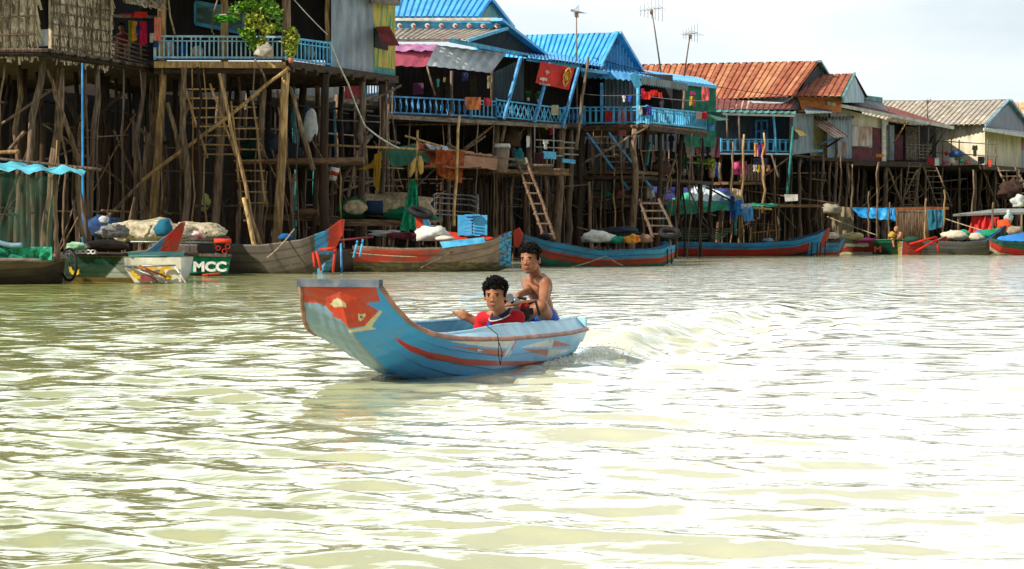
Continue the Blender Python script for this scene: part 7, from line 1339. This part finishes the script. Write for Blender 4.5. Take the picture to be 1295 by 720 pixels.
for x, y, rx, rz, n, m, pot, pc, lb in ((864, 222, 7, 9, 90, LF3, 8, '#9aa09c', 'dark green plant in a grey pot, nearest to the sloping stick'), (884, 222, 6, 5, 60, LF, 11, '#4a4a48', 'small plant in a broad black pot'), (893, 215, 5, 5, 60, LF, 4, '#5a4a3c', 'low green tuft behind the black pot'), (900, 225, 6, 8, 90, LF2, 9, '#a88a6a', 'bushy yellow green plant in the largest tan pot'), (878, 182, 8, 5, 70, LF3, 0, '', 'green tuft growing on the eave of the green wall')):
    plant('potted_plant', lb, x, y, 85.3, rx, rz, n, m, .16, pot=pot or None, potc=pc or '#555555')
for x, y, lb in ((668, 128, 'small plant in a white pot behind the lattice railing'), (681, 130, 'second small plant nearer the banner behind the lattice railing')): plant('potted_plant', lb, x, y, 75.8, 4, 5, 50, LF3, .14, pot=4, potc='#d0d0cc')
# ------------------------------------------------------------------ cables
def cable(label, pts, D, r=.012, m=CABLE, s=.1, name='cable'):
    P = [W(x, y, d) for (x, y), d in zip(pts, D)]; ps = []
    for a, b in zip(P[:-1], P[1:]): ps += sag(a, b, s, 8)
    return tag(MB().tube(ps, r, 5).build(name, m), label, 'cable')
cable('white hose running down from the grey corrugated wall to the canopy', [(418, 55), (440, 105), (462, 160), (505, 188)], [55.6, 56, 57, 58.3], .025, WHITEP, .05, 'hose'); cable('thin wire from the dark roof to the veranda post top', [(372, 0), (414, 44)], [54.6, 55.5], .014, WHITEP, .02)
cable('power wire crossing in front of the orange rusty roof', [(750, 73), (1010, 122)], [80, 97], .015, CABLE, .25); cable('washing line across the laundry veranda', [(738, 119), (806, 120), (892, 128)], [77.4, 77.6, 82], .012, STEEL, .05); cable('mooring line from the grey curtain down to the boats', [(1046, 274), (1110, 298)], [94, 92], .02, ROPE, .02); cable('mooring line from the teal net to the blunt bow', [(1196, 277), (1258, 296)], [94, 91], .025, ROPE, .02); cable('thin wire above the pale grey roof', [(1115, 127), (1276, 126)], [118, 118], .014, CABLE, .05)
# ------------------------------------------------------------------ two more people
p3 = thing('person', 'bald man with a bare back sitting sideways in the green boat lettered M', 'person', W(1137, 304, 92)); k = 92/F; c = W(1133.5, 290, 91.6); R3 = basis((-1, -.2, -.25), (0, 0, 1)); mb = MB(); head_shapes(mb, c, R3, 1.1)
nk = W(1135, 293.5, 91.7); pl = W(1139.5, 306, 91.8); ml = (nk+pl)/2+Vector((.03, 0, 0)); cap(mb, c, nk, .06, .06); mb.ell(ml+Vector((0, 0, .07)), .12, .17, .17, 14); mb.ell(ml-Vector((0, 0, .10)), .13, .16, .17, 14); mb.ell(pl, .15, .19, .12, 14); cap(mb, nk, ml+Vector((0, -.17, .15)), .05, .055)
cap(mb, nk, ml+Vector((0, .17, .15)), .05, .055)
for s in (-1, 1): sh = ml+Vector((0, .18*s, .14)); el = sh+Vector((-.06, .03*s, -.24)); hd = el+Vector((-.22, -.06*s, .02)); cap(mb, sh, el, .048, .038); cap(mb, el, hd, .038, .027); hand(mb, hd, (-1, -.2*s, -.1), (0, 0, -1), 1, .6, s); kn = pl+Vector((-.38, .14*s, .10)); cap(mb, pl, kn, .085, .06); cap(mb, kn, kn+Vector((.05, 0, -.3)), .05, .04)
remesh(mb, 'body', M('skin_pale', '#c4906c', '#a3704e', scale=8, bump=.03), p3, .014, 3)
mb = MB(); mb.ell(pl, .17, .21, .13, 14)
for s in (-1, 1): cap(mb, pl, pl+Vector((-.28, .10*s, .08)), .10, .085)
remesh(mb, 'shorts', cloth_m('#2c3040'), p3, .02, 2)
blob('straw_bag', 'yellow straw bag held in front of the bald man', 'bag', 1128, 301, 91.4, 9, 8, '#c4a040', jit=.2)
p4 = thing('person', 'person in a dark red top sitting in shadow behind the porch railing poles', 'person', W(155, 62, 56.2)); c = W(153.5, 35, 56.2); R4 = basis((.1, -1, -.1), (0, 0, 1)); mb = MB(); head_shapes(mb, c, R4, 1.0); nk = W(154.5, 42, 56.25); ml = W(156, 52, 56.3); cap(mb, c, nk, .05, .05); mb.ell(ml, .17, .11, .22, 14); pl = W(157, 62, 56.3); mb.ell(pl, .17, .14, .12, 12)
for s in (-1, 1): sh = ml+Vector((.17*s, 0, .13)); el = sh+Vector((.04*s, -.1, -.24)); hd = el+Vector((-.10*s, -.2, -.02)); cap(mb, nk, sh, .045, .05); cap(mb, sh, el, .045, .036); cap(mb, el, hd, .034, .025); hand(mb, hd, (-.3*s, -1, 0), (0, 0, -1), .95, .6, s); kn = pl+Vector((.13*s, -.38, .06)); cap(mb, pl, kn, .08, .055); cap(mb, kn, kn+Vector((0, -.1, -.34)), .05, .035)
b4 = remesh(mb, 'body', SKIN, p4, .010, 3); face_bits(b4, p4, c, R4, 1.0); hair(p4, c, R4, 1.0, 1.0, 12)
mb = MB(); mb.ell(ml, .19, .13, .24, 14)
for s in (-1, 1): sh = ml+Vector((.17*s, 0, .13)); cap(mb, sh, sh+Vector((.03*s, -.07, -.16)), .06, .055)
remesh(mb, 'top', cloth_m('#6e1f2a'), p4, .014, 2)
# ------------------------------------------------------------------ dry leaves that catch light far inside the stilts
